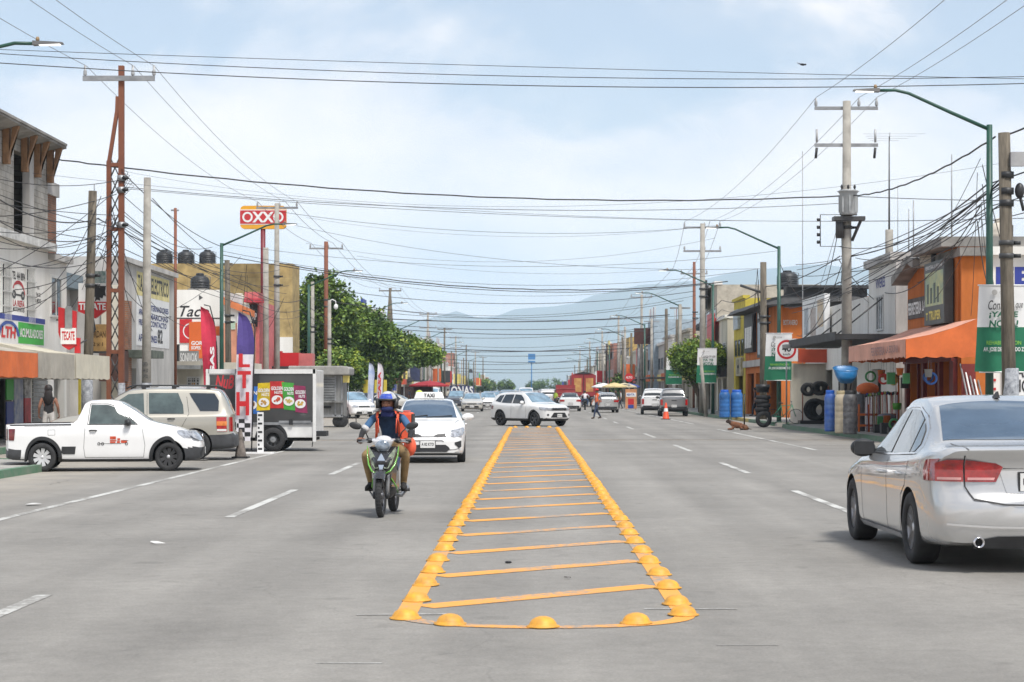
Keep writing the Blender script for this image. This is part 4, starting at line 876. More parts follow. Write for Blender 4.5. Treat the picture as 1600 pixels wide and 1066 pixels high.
def canopy(name, label, W, u0, u1, vw, vf, vb, d0, d1, mat, valmat=None, cat='awning', scallop=0, closed=True, sidemat=None, posts=False, thick=.03):
    """cloth from the wall (d0, height vw) to the front lip (d1, height vf) with a valance down to vb"""
    p = W.p((u0+u1)/2, 0, (d0+d1)/2); root = thing(name, label, cat, (p.x, p.y, 0)); m = MB(); n = 12
    P = W.p; vs = []; fs = []
    for i in range(n+1):
        u = u0+(u1-u0)*i/n; sg = .03*math.sin(i/n*math.pi*4)
        for t in (0, .33, .66, 1): vs.append(P(u, vw+(vf-vw)*t+(sg if 0 < t < 1 else 0)+.08*math.sin(t*math.pi)*(-1), d0+(d1-d0)*t))
    for i in range(n):
        for k in range(3): a = i*4+k; fs.append((a, a+4, a+5, a+1)); 
    m.add(vs, fs, mat); m.add([Vector(v)-Vector((0, 0, thick)) for v in vs], [f[::-1] for f in fs], mat); m.build('cloth', root, True)
    vm = MB(); N = 40; vs = []
    for i in range(N+1):
        u = u0+(u1-u0)*i/N; z = vb+(scallop*abs(math.sin(i/N*math.pi*scallop_n(u1-u0))) if scallop else .015*math.sin(i))
        vs += [P(u, vf+.01, d1+.01+.008*math.sin(i*.55)), P(u, z, d1+.02+.014*math.sin(i*.55)+.006*math.sin(i*2.3))]
    fs = [(2*i, 2*i+1, 2*i+3, 2*i+2) for i in range(N)]; vm.add(vs, fs, valmat or mat); vm.add([Vector(v)-W.N*.02 for v in vs], [f[::-1] for f in fs], valmat or mat); val = vm.build('valance', root, True)
    if closed:
        for u, s_ in ((u0, -1), (u1, 1)):
            em = MB(); K = 14; vs = []
            for i in range(K+1):
                t = i/K; d = d0+(d1-d0)*t; vs += [P(u, vw+(vf-vw)*t-.08*math.sin(t*math.pi), d), P(u, vb+(.07*abs(math.sin(t*math.pi*5)) if scallop else 0), d)]
            fs = [(2*i, 2*i+1, 2*i+3, 2*i+2) for i in range(K)]; em.add(vs, fs, sidemat or mat); em.add([Vector(v)-W.U*(.02*s_) for v in vs], [f[::-1] for f in fs], sidemat or mat)
            em.build('end_flap', root, True)
    fm = MB(); 
    for u in (u0+.1, (u0+u1)/2, u1-.1): fm.tube([P(u, vw-.1, d0), P(u, vf-.08, d1-.05)], .02, STL, n=5); fm.tube([P(u, vb+.2, d0), P(u, vf-.1, d1-.05)], .015, STL, n=5)
    fm.build('frame', root, True)
    if posts:
        for u in (u0+.1, u1-.1): q = MB(); q.tube([P(u, 0, d1-.1), P(u, vf, d1-.1)], .035, STL, n=8); q.build('post', root, True)
    return root, val
def scallop_n(l): return max(3, round(abs(l)/.45))
def tank(x, y, z, r, h, label, mat=TANK, parent=None, group=None):
    root = thing('water_tank', label, 'water tank', (x, y, z), 0, group); m = MB()
    prof = [(r*.97, 0), (r, .04)]; k = 0
    for i in range(6):
        a = .06+h*.68*i/6; prof += [(r*.97, a), (r, a+.02), (r, a+h*.09), (r*.97, a+h*.10)]
    prof += [(r*.98, h*.76), (r*.8, h*.88), (r*.5, h*.95), (.01, h*.97)]
    m.lathe(prof, mat, n=26); m.build('tank_body', root); l = MB(); l.lathe([(r*.42, h*.93), (r*.42, h*1.02), (r*.36, h*1.05), (.01, h*1.07)], mat, n=20); l.build('lid', root)
    pp = MB(); pp.tube([(r*.96, 0, .1), (r*1.06, 0, .1), (r*1.06, 0, h*.9), (r*.5, 0, h*.97)], .025, STL, n=6); pp.build('pipe', root); return root
L0 = Wall('L', -16.2); R0 = Wall('R', 13.8)
# --- left 1: white shop with a raw block storey
def left_one():
    W = L0; r = W.r
    hole = r(22, 234, 48, 362, 22); hole = (hole[0], hole[1], hole[2], hole[3])
    gf = [(54.0, 56.2, 0, 2.6), (56.8, 58.9, 0, 2.6), (59.5, 60.6, 0, 2.3)]
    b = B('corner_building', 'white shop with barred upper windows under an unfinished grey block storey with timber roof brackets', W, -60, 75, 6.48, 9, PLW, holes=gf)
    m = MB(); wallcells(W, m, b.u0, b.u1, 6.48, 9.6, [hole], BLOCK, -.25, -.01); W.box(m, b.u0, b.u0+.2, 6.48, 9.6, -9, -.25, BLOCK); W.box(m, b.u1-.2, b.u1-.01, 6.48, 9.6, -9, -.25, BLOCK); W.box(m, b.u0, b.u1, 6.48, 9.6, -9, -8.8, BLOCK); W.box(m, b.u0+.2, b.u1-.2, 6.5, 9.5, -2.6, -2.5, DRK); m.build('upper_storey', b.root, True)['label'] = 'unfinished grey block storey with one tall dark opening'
    W.box(m := MB(), hole[1]-.25, hole[1]+.28, 6.5, 9.5, -.2, .03, PLG); m.build('door_jamb', b.root, True)
    m = MB(); W.box(m, b.u0, b.u1+.1, 6.30, 6.55, .003, .28, M('cornice_white', (.66, .66, .64), rough=.8, var=.2)); m.build('cornice', b.root, True)
    m = MB(); P = W.p
    for k in range(9):
        u = b.u0-.2+(b.u1-b.u0+.5)*k/9; u2 = b.u0-.2+(b.u1-b.u0+.5)*(k+.96)/9
        m.hexa([P(u, 9.55, -.3), P(u2, 9.55, -.3), P(u2, 9.78, .56), P(u, 9.78, .56), P(u, 9.63, -.3), P(u2, 9.63, -.3), P(u2, 9.84, .56), P(u, 9.84, .56)], ROOFG)
    m.build('roof_boards', b.root, True)
    m = MB(); m.hexa([P(b.u0-.3, 9.6, -9), P(b.u1+.2, 9.6, -9), P(b.u1+.2, 9.85, .6), P(b.u0-.3, 9.85, .6), P(b.u0-.3, 9.7, -9), P(b.u1+.2, 9.7, -9), P(b.u1+.2, 9.93, .6), P(b.u0-.3, 9.93, .6)], ROOFG); m.build('roof_slab', b.root, True)
    for px in (5, 34, 54, 74):
        u = W.u(px); m = MB()
        m.hexa([P(u-.12, 8.6, .01), P(u+.12, 8.6, .01), P(u+.12, 8.6, .2), P(u-.12, 8.6, .2), P(u-.12, 9.7, .01), P(u+.12, 9.7, .01), P(u+.12, 9.7, .2), P(u-.12, 9.7, .2)], WOOD)
        m.hexa([P(u-.09, 8.95, .2), P(u+.09, 8.95, .2), P(u+.09, 8.75, .2), P(u-.09, 8.75, .2), P(u-.09, 9.75, .50), P(u+.09, 9.75, .50), P(u+.09, 9.75, .30), P(u-.09, 9.75, .30)], WOOD)
        m.build('roof_bracket', b.root, True)
    for x0, x1, y0, y1 in ((1, 15, 408, 500), (39, 52, 417, 505), (-22, -8, 400, 495)): b.window(*r(x0, y0, x1, y1), 3, 4, bars=True)
    rr = r(18, 420, 66, 490)
    m = MB(); RD = M('painted_red', (.52, .06, .07), rough=.8, var=.2); GK = M('painted_grey', (.10, .10, .10), rough=.8, var=.2)
    W.text(m, 'TEL 444 8894', *r(19, 423, 39, 436), .006, GK, .03); W.text(m, 'LA REFA', *r(20, 468, 38, 478), .006, RD, .03); W.text(m, 'MOTOPARTES', *r(20, 479, 38, 486), .006, GK, .02)
    u0, u1, v0, v1 = r(20, 455, 37, 464); W.box(m, u0+.15, u1-.15, v0+.06, v1-.06, .002, .008, GK)
    for uu in (u0+.12, u1-.12): W.ring(m, uu, (v0+v1)/2, .05, .14, .009, GK, n=14, sx=1.6)
    cu, cv = (r(20, 0, 37, 0)[0]+r(20, 0, 37, 0)[1])/2, r(19, 443, 37, 452)[2]; W.ring(m, cu, cv-.05, .30, .36, .009, RD, a0=20, a1=165, sx=1.9, sy=1.0); W.ring(m, cu, cv-.18, .42, .47, .0095, RD, a0=10, a1=120, sx=1.7, sy=.9)
    W.text(m, 'TUS', *r(57, 447, 61, 452), .006, GK, .02); W.text(m, '744 22', *r(56, 457, 63, 463), .006, GK, .02); W.text(m, 'A MEDIO', *r(55, 466, 64, 473), .006, GK, .02)
    m.build('painted_lettering', b.root, True)
    u0, _, _, _ = r(-58, 0, 0, 0); u1 = W.u(66)
    def ex(m, W, rr, d):
        W.box(m, rr[0], rr[1], rr[3]-.17, rr[3], d+.0005, d+.006, BLS)
        g = r(24, 508, 64, 546, 44); W.box(m, W.u(24), W.u(64), rr[2]+.05, rr[3]-.2, d+.0005, d+.006, GRS)
    sg = b.sign((u0, u1, 3.08, 4.0), WHS, [], (.01, .09), label='shop fascia with a blue stripe and a green panel', extra=ex)
    m = MB(); LT = M('lth_red', (.62, .03, .03), rough=.5, var=.05); LB = M('lth_blue', (.04, .10, .36), rough=.5, var=.05)
    W.text(m, 'LTH', W.u(-3), W.u(20), 3.26, 3.62, .105, LT, .04, .1); W.ring(m, W.u(9), 3.30, .42, .53, .105, LB, a0=5, a1=175, sx=2.3, sy=.95)
    W.text(m, 'ACUMULADORES', W.u(26), W.u(62), 3.33, 3.62, .105, WHS, .03); m.build('lettering', sg, True)
    # shop front things fixed to the wall
    for i, (a, c, z0, z1, mt) in enumerate(((8, 19, .2, 1.3, BLS), (8, 19, 1.35, 2.3, GRS), (20, 34, .1, 2.3, M('poster_blue', (.12, .18, .38), rough=.5, var=.5, scale=4, col2=(.5, .5, .52))), (36, 46, .1, 1.4, M('poster_red', (.5, .03, .04), rough=.5, var=.3, scale=3)), (36, 46, 1.4, 2.4, M('poster_white', (.55, .55, .56), rough=.5, var=.5, scale=5)))):
        b.box('advert_panel', W.u(a), W.u(c), z0, z1, .01, .05, mt)
    m = MB(); u0, u1 = W.u(50), W.u(73)
    for k in range(18): v = .1+k*.135; W.box(m, u0, u1, v, v+.11, .01, .045, SHUT)
    m.build('roller_shutter', b.root, True)
left_one()
canopy('awning', 'sun bleached orange awning with faded blue lettering over the corner shop', L0, 45, 52.2, 2.95, 2.66, 2.0, .05, 2.55, ORP, ORC, closed=True, sidemat=ORC)
def aw_text():
    m = MB(); W = L0; FB = M('faded_blue', (.26, .19, .33), rough=.9, var=.2)
    W.text(m, 'TELCEL', 47.6, 50.6, 2.15, 2.5, 2.63, FB, .03); o = m.build('lettering', bpy.data.objects['awning'].children[1], True)
canopy('awning', 'grey beige awning next to the orange one', L0, 52.4, 56.6, 3.02, 2.7, 1.98, .05, 2.5, BGC)
canopy('awning', 'cream rounded awning beside the leaning wooden pole', L0, 56.75, 61.3, 3.1, 2.74, 2.0, .05, 2.5, CRC)
# --- left 2
def left_two():
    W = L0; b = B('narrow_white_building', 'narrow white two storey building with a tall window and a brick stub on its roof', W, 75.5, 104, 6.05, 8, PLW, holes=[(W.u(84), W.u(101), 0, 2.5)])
    b.window(*W.r(78, 430, 95, 495), 2, 1, frame=FRM); u0, u1 = W.u(79), W.u(97)
    m = MB(); W.box(m, u0, u1, 6.05, 8.3, -1.2, -.2, BRK); W.box(m, u0-.05, u1+.05, 8.3, 8.75, -1.3, -.1, PLG); m.build('chimney', b.root, True)
    b.part('roof_edge', lambda m, W: W.box(m, W.u(76), W.u(106), 6.05, 6.25, -8, .2, PLG))
    b2 = B('setback_grey_building', 'plain grey building set back behind the beer signs, with a blue grey sheet roof', Wall('L', -18.2), 63.9, 74.5, 5.6, 6, PLG, holes=[(66.5, 69.5, 0, 2.6), (70.5, 73.5, 0, 2.6)], metres=True)
    b2.part('roof', lambda m, W: W.box(m, 63.8, 74.6, 5.6, 6.15, -6, .5, M('sheet_roof_blue', (.20, .26, .30), rough=.6, var=.2, scale=4, stretch=(1, 6, 1))))
    b2.window(69, 71, 3.4, 4.8, 2)
left_two()
def beer_signs():
    W = Wall('C', 61.0); t = thing('beer_sign', 'red beer sign with a white name plate hung from the narrow white building', 'sign', W.p(W.u(108), 0, 0))
    U = W.u; V = lambda y: W.v(0, y); m = MB()
    W.poly(m, [(U(93), V(520)), (U(99), V(541)), (U(109), V(547)), (U(119), V(541)), (U(121), V(487)), (U(93), V(480))], 0, .16, REDS); bd = m.build('sign_panel', t, True)
    m = MB(); W.box(m, U(97), U(121), V(538), V(513), .165, .20, WHS); W.poly(m, [(U(104), V(513)), (U(104), V(484)), (U(106), V(479)), (U(113), V(479)), (U(115), V(484)), (U(115), V(513))], .165, .22, SHUT); W.box(m, U(117), U(125), V(552), V(528), -.1, .05, REDS); m.build('label_plate', t, True)
    m = MB(); W.text(m, 'TECATE', U(99), U(119), V(532), V(518), .205, M('sign_red'), .03, .0); m.build('lettering', bd, True)
    m = MB(); m.tube([W.p(U(119), V(540), .05), W.p(U(132), V(531), -.3)], .03, FRD, n=6); m.tube([W.p(U(93), V(500), 0), W.p(U(88), V(500), 0)], .025, FRD, n=6); m.build('bracket', t, True)
    W = Wall('C', 66.0); U = W.u; V = lambda y: W.v(0, y)
    t = thing('bar_sign', 'tall bar sign, black eagle over a red pointed band, on a thin white post', 'sign', W.p(U(171), 0, 0))
    m = MB(); W.box(m, U(124), U(169), V(473), V(443), 0, .14, WHS); W.poly(m, [(U(123.5), V(472)), (U(123.5), V(487)), (U(150), V(498)), (U(169), V(484)), (U(169), V(472))], -.02, .17, REDS); bd = m.build('sign_panel', t, True)
    m = MB(); W.box(m, U(147), U(166), V(443), V(424), 0, .1, M('sign_teal', (.04, .16, .14), rough=.5, var=.6, scale=9, col2=(.5, .52, .5))); m.build('top_panel', t, True)
    m = MB(); e = [(-.05, .02), (-.16, .10), (-.30, .30), (-.30, .42), (-.12, .33), (-.10, .44), (-.02, .50), (.06, .46), (.10, .38), (.12, .44), (.33, .44), (.30, .24), (.33, .06), (.24, .10), (.20, -.02), (.10, .02), (.12, -.10), (.0, -.06), (-.08, -.14)]
    cx, cy = U(153), V(466); W.poly(m, [(cx+a*.95, cy+c*.95) for a, c in e], .142, .152, BLK); W.text(m, 'T', cx-.30, cx-.14, cy+.12, cy+.36, .156, WHS, .03); W.text(m, 'TECATE', U(125), U(167), V(485), V(474), .176, WHS, .03); m.build('lettering', bd, True)
    m = MB(); m.tube([W.p(U(171), 0, -.1), W.p(U(171), V(380), -.1)], .035, FRM, n=8); m.tube([W.p(U(145), V(500), 0), W.p(U(148), V(515), .0), W.p(U(143), V(522), 0)], .05, FRD, n=6); m.build('post', t, True)
    W = Wall('C', 67.2); U = W.u; V = lambda y: W.v(0, y)
    t = thing('hanging_sign', 'faded orange sign with dark lettering below the eagle sign', 'sign', W.p(U(155), 0, 0)); m = MB(); W.box(m, U(136), U(169), V(549), V(507), 0, .1, M('faded_orange_panel', (.62, .38, .14), rough=.6, var=.25, scale=3)); bd = m.build('sign_panel', t, True)
    m = MB(); BR = M('brown_ink', (.14, .08, .03), rough=.7, var=.1); W.text(m, 'JORDAN', U(140), U(166), V(531), V(517), .105, BR, .03); W.text(m, '2 x 1', U(146), U(162), V(541), V(535), .105, BR, .03); m.build('lettering', bd, True)
    m = MB(); W.box(m, U(134), U(171), V(552), V(549), -.05, .12, FRD); W.box(m, U(169), U(171), V(549), V(507), -.03, .12, YLS); m.build('sign_frame', t, True)
    m = MB(); W.box(m, U(128), U(132), 0, V(590), .5, .56, YELW); m.build('post', t, True)
beer_signs()
# --- left 3 painted facade
def left_three():
    W = L0; b = B('workshop_building', 'grey building with a yellow and white painted electrical workshop sign on its side', W, 190, 272, 6.75, 8, PLG, holes=[(W.u(196), W.u(213), 0, 2.55)], side=PLG)
    u0, u1 = W.u(213), W.u(264); YP = M('pale_yellow_paint', (.70, .62, .30), rough=.85, var=.15); NB = M('navy_lettering', (.05, .07, .22), rough=.8, var=.3)
    o = b.sign((u0, u1, 3.5, 6.55), WHS, [('TALLER ELECTRICO', .03, .97, .74, .96, BLK, .025), ('ALTERNADORES', .30, .97, .50, .58, NB, .02), ('MARCHAS', .38, .95, .38, .46, NB, .02), ('AFINACION', .06, .3, .42, .50, NB, .02), ('FRENOS', .06, .3, .28, .36, NB, .02), ('CONTACTO', .40, .9, .28, .36, NB, .02), ('AFINACIONES', .05, .6, .06, .16, NB, .02), ('82', .62, .78, .06, .26, BLK, .03)], (.003, .012), label='painted wall sign, yellow above and white below', extra=lambda m, W, r, d: fr(W, m, r, d, 0, 1, .68, 1, YP))
    m = MB(); W.box(m, W.u(190), W.u(196), 0, 5.2, .005, .25, BRK); m.build('brick_pier', b.root, True)
    b.box('cornice', b.u0, b.u1+.1, 6.75, 6.95, -8, .18, PLG)
    m = MB(); W.box(m, W.u(190), W.u(214), 2.95, 3.25, 0.01, 1.1, M('green_grey_tiles', (.13, .15, .12), rough=.8, var=.3)); m.build('porch_roof', b.root, True)
    W2 = Wall('C', 74.7); m = MB(); W2.box(m, W2.u(160), W2.u(192), 0, 5.8, .02, .2, PLC); m.build('end_wall', b.root, True)
    b.box('hoarding', W.u(175), W.u(189), 2.0, 3.2, -.5, .3, M('brown_sheet', (.10, .05, .04), rough=.7, var=.2))
left_three()
# --- audio shop by the side street
def audio_shop():
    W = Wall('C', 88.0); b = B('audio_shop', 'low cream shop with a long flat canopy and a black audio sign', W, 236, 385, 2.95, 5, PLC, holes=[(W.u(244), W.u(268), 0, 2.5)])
    b.sign((W.u(250), W.u(284.5), W.v(0, 570), W.v(0, 541)), BLK, [('ION', .28, .80, .52, .86, M('sign_lime', (.55, .60, .04), rough=.5, var=.1), .03, .2), ('AUDIO', .12, .90, .08, .36, WHS, .03)], (.9, 1.0), label='black sign with yellow and white lettering', frame=FRD)
    b.sign((W.u(286), W.u(316), W.v(0, 570), W.v(0, 549)), M('grey_panel', (.33, .34, .33), rough=.7, var=.2), [('SONIVOX', .06, .94, .15, .85, WHS, .03)], (.9, 1.0))
    b.part('canopy', lambda m, W: (W.box(m, W.u(236), W.u(322), 2.8, 2.98, 0, 1.5, BGC), W.box(m, W.u(236), W.u(322), 2.62, 2.8, 1.4, 1.5, SHUT)))
    m = MB(); W.box(m, W.u(282), W.u(285), 0, 2.8, 1.3, 1.4, FRM); m.build('post', b.root, True)
    b.window(*(W.u(292), W.u(313), W.v(0, 606), W.v(0, 589)), 3, 2, frame=FRM, bars=True)
    m = MB(); rn = random.Random(4); MU = [M('mural_blue', (.10, .28, .50), rough=.8, var=.3), M('mural_orange', (.66, .32, .04), rough=.8, var=.2), WHS]
    for k in range(26): u = rn.uniform(W.u(284), W.u(312)); v = rn.uniform(1.2, 1.95); W.ring(m, u, v, .0, rn.uniform(.05, .16), .004+k*.0006, MU[k % 3], n=9)
    m.build('mural', b.root, True)
    P = W.p; m = MB(); m.hexa([P(W.u(240), 0, .6), P(W.u(270), 0, .6), P(W.u(270), 0, .9), P(W.u(240), 0, .9), P(W.u(240), 2.2, .6), P(W.u(270), 1.6, .6), P(W.u(270), 1.6, .9), P(W.u(240), 2.2, .9)], PLW); m.build('ramp_wall', b.root, True)
audio_shop()
def taco_building():
    W = Wall('C', 108.0); U = W.u; V = lambda y: W.v(0, y)
    b = B('taco_building', 'white building with black script lettering and a black water tank on top', W, 262, 345, V(453), 8, PLW, holes=[(U(300), U(320), 0, 2.3)], parapet=.3)
    m = MB(); W.text(m, 'Taco', U(281), U(327), V(495), V(478), .01, BLK, .012, .35); W.text(m, 's', U(262), U(271), V(496), V(490), .01, BLK, .01, .3); W.box(m, U(262), U(372), V(498.2), V(496.6), .003, .02, BLK); m.build('painted_lettering', b.root, True)
    b.sign((U(281), U(300), V(536), V(499)), REDS, [], (.01, .06), label='red advert panel with a white swirl', extra=lambda m, W, r, d: W.ring(m, (r[0]+r[1])/2+.3, (r[2]+r[3])/2, .40, .46, d+.01, WHS, a0=80, a1=260))
    OR2 = M('orange_panel', (.66, .13, .02), rough=.5, var=.06)
    b.sign((U(296), U(325), V(560), V(503)), OR2, [('GORDI', .12, .98, .36, .47, WHS, .03), ('SOPES', .12, .62, .24, .33, WHS, .03), ('BU', .75, .98, .02, .13, WHS, .03)], (.07, .12), label='orange menu panel with white lettering')
    b.sign((U(330), U(352), V(560), V(510)), OR2, [], (.01, .06)); b.sign((U(318), U(358), V(590), V(525)), PLW, [], (.13, .2), name='white_board')
    tank(*W.p(U(303), 0, -2).xy, b.top-.35, .56, 1.35, 'grey black water tank standing on the white taco building')
    m = MB(); W.box(m, U(288), U(318), V(453)-.05, V(449), -2.8, -1.2, ROOFG); m.build('tank_base', b.root, True)
    m = MB(); W.poly(m, [(U(311), V(469)), (U(311), V(461)), (U(317), V(465))], .003, .02, M('painted_grey')); m.build('painted_arrow', b.root, True)
taco_building()
def salmon_building():
    W = Wall('C', 107.0); U = W.u; V = lambda y: W.v(0, y)
    b = B('salmon_building', 'salmon coloured building with an orange sloping roof edge beside the green lamp pole', W, 346, 392, V(505), 6, SALM, holes=[(U(372), U(388), 0, 2.4)])
    m = MB(); W.poly(m, [(U(345), V(510)), (U(392), V(510)), (U(392), V(487)), (U(345), V(464))], -.3, -.02, PLW); W.poly(m, [(U(345), V(474)), (U(398), V(496)), (U(398), V(486)), (U(345), V(462))], .0, .25, M('roof_orange', (.66, .20, .07), rough=.7, var=.15)); m.build('gable', b.root, True)
    b.sign((U(371), U(380), V(545), V(490)), WHS, [], (.01, .1), extra=lambda m, W, r, d: [fr(W, m, r, d, .25, .75, .1+k*.2, .24+k*.2, SALM, .012) for k in range(4)]); b.sign((U(357), U(368), V(515), V(502)), M('mural_green', (.2, .4, .2), rough=.6, var=.5, scale=5, col2=(.6, .6, .58)), [], (.01, .05))
    W = Wall('C', 109.0); U = W.u; V = lambda y: W.v(0, y)
    c = B('pink_tower_building', 'narrow pink building with a jutting red canopy on top and a black vertical sign', W, 390, 405, V(470), 7, PINK)
    c.part('top_canopy', lambda m, W: (W.box(m, U(384), U(405), V(470), V(457), -1.5, .5, PINK), W.box(m, U(386), U(413), V(474), V(468), .1, 1.3, M('canopy_red', (.52, .05, .07), rough=.7, var=.2))))
    c.sign((U(391), U(403), V(511), V(476)), BLK, [('EXP', .1, .95, .3, .62, WHS, .04)], (.1, .3), label='black vertical sign with white letters'); c.sign((U(389), U(400), V(522), V(512)), BLK, [('B2', .1, .9, .1, .9, WHS, .03)], (.1, .3))
    t = tank(*Wall('C', 118).p(Wall('C', 118).u(373), 0, 0).xy, V(476), .62, 1.05, 'pale squat water tank beside the pink building', TANKW)
    m = MB(); W2 = Wall('C', 118); W2.box(m, W2.u(356), W2.u(390), 0, W2.v(0, 477), -2, .8, PLG); o = m.build('water_tank_block'); tag(o, 'grey rendered block carrying the pale water tank', 'wall')
salmon_building()
def tan_store():
    W = Wall('C', 133.0); U = W.u; V = lambda y: W.v(0, y)
    b = B('tan_store_building', 'large tan brick store with a red and yellow shop sign on its roof', W, 150, 457, V(412), 4, TAN)
    b.box('plinth_band', U(398), U(457)+.03, 2.6, V(527), .003, .2, PLW)
    for k, px in enumerate((250, 284, 318)): tank(*W.p(U(px), 0, -1.6).xy, b.top-.12, .58, 1.15, ('leftmost', 'middle', 'rightmost')[k]+' black water tank of three on the tan store roof', group='black tanks on the tan store')
    W = Wall('C', 131.0); U = W.u; V = lambda y: W.v(0, y)
    t = thing('store_sign', 'red and yellow shop sign high on a dark red post above the tan store', 'sign', W.p(U(411), 0, 0))
    m = MB(); rad = .3; y = M('oxxo_yellow', (.75, .36, .02), rough=.4, var=.05)
    def rr(u0, u1, v0, v1, q):
        o = []
        for cx, cy, a in ((u1-q, v1-q, 0), (u0+q, v1-q, 90), (u0+q, v0+q, 180), (u1-q, v0+q, 270)):
            for k in range(5): t_ = R(a+90*k/4); o.append((cx+q*math.cos(t_), cy+q*math.sin(t_)))
        return o
    W.poly(m, rr(U(376), U(447.5), V(358), V(322), .28), -.2, .2, y); bd = m.build('sign_panel', t, True)
    m = MB(); W.box(m, U(376)-.01, U(447.5)+.01, V(351.5), V(328), .2, .215, WHS); W.box(m, U(376)-.01, U(447.5)+.01, V(350.3), V(329.3), .215, .225, M('oxxo_red', (.52, .025, .03), rough=.4, var=.05)); m.build('sign_band', t, True)
    m = MB(); cy = (V(350.3)+V(329.3))/2
    for px in (387.5, 435.5): W.ring(m, U(px), cy, .235, .36, .235, WHS, n=32)
    for px in (404, 419.5):
        for s in (-1, 1):
            a, c = U(px)-.30, U(px)+.30; h = .37; w_ = .1
            W.poly(m, [(a-w_, cy-h*s), (a+w_, cy-h*s), (c+w_, cy+h*s), (c-w_, cy+h*s)], .226+.004*s, .236+.004*s, WHS)
    m.build('lettering', bd, True)
    m = MB(); m.lathe([(.17, 0), (.17, V(358)-b.top+4)], M('dark_red_post', (.20, .02, .03), rough=.5, var=.2), c=W.p(U(411), b.top-4, 0), n=14); m.build('post', t, True)
    W = Wall('C', 116.0); U = W.u; V = lambda y: W.v(0, y)
    c = B('red_canopy_shop', 'low shop with a bright red box fascia between the food trailer and the concrete poles', W, 392, 492, V(572), 6, PLC, holes=[(U(400), U(432), 0, 2.5), (U(440), U(478), 0, 2.5)])
    c.part('fascia', lambda m, W: (W.box(m, U(388), U(442), V(573), V(549), .0, .5, REDS), W.box(m, U(442), U(471), V(573), V(552), .0, 1.4, REDS), W.box(m, U(471), U(492), V(573), V(553), .0, 1.3, M('fascia_pink', (.55, .16, .15), rough=.6, var=.1))))
    c.part('eaves', lambda m, W: W.box(m, U(386), U(494), V(576), V(573), .0, 1.7, DKC))
tan_store()
# --- right side
def ferr_wall():
    W = Wall('C', 61.0); U = W.u; V = lambda y: W.v(0, y)
    b = B('white_hardware_building', 'white building with huge navy lettering and signs, at the right edge', W, 1541, 1900, V(388), 8, PLW, parapet=.3)
    b.box('cornice', U(1541)+.02, U(1900), V(399), V(386), .003, .22, PLW); NV = M('navy_lettering2', (.03, .05, .30), rough=.6, var=.1)
    m = MB(); W.text(m, 'FERRETERIA', U(1556), U(1890), V(445), V(417), .012, NV, .04)
    for y0, y1, tx in ((565, 546, 'NIC'), (590, 570, 'TAL'), (613, 593, 'NIC')): W.text(m, tx, U(1578), U(1606), V(y1) if False else V(y0), V(y1), .115, INK, .02)
    W.text(m, 'COS', U(1610), U(1660), V(565), V(546), .115, INK, .02); m.build('lettering', b.root, True)
    b.sign((U(1566), U(1680), V(618), V(540)), WHS, [], (.02, .1)); b.sign((U(1589), U(1640), V(540), V(497)), M('sign_sky_blue', (.05, .28, .55), rough=.5, var=.2), [('H', .02, .3, .1, .5, WHS, .03)], (.1, .16)); b.sign((U(1595), U(1640), V(496), V(478)), YLS, [], (.1, .15))
    m = MB()
    for y in (575, 592, 606): W.box(m, U(1550), U(1556), V(y+4), V(y), .01, .03, REDS)
    m.build('painted_marks', b.root, True)
    t = tank(*W.p(U(1528), 0, -4.5).xy, b.top-.3, .95, .75, 'cream water tank on the orange hardware shop roof', TANKW); tank(*W.p(U(1505), 0, -3.5).xy, b.top-.5, .3, .7, 'small black drum on the hardware shop roof')
    tank(*W.p(U(1598), 0, -3.0).xy, b.top-.35, .42, 1.5, 'tall pale tank on the white hardware building roof', TANKW)
ferr_wall()
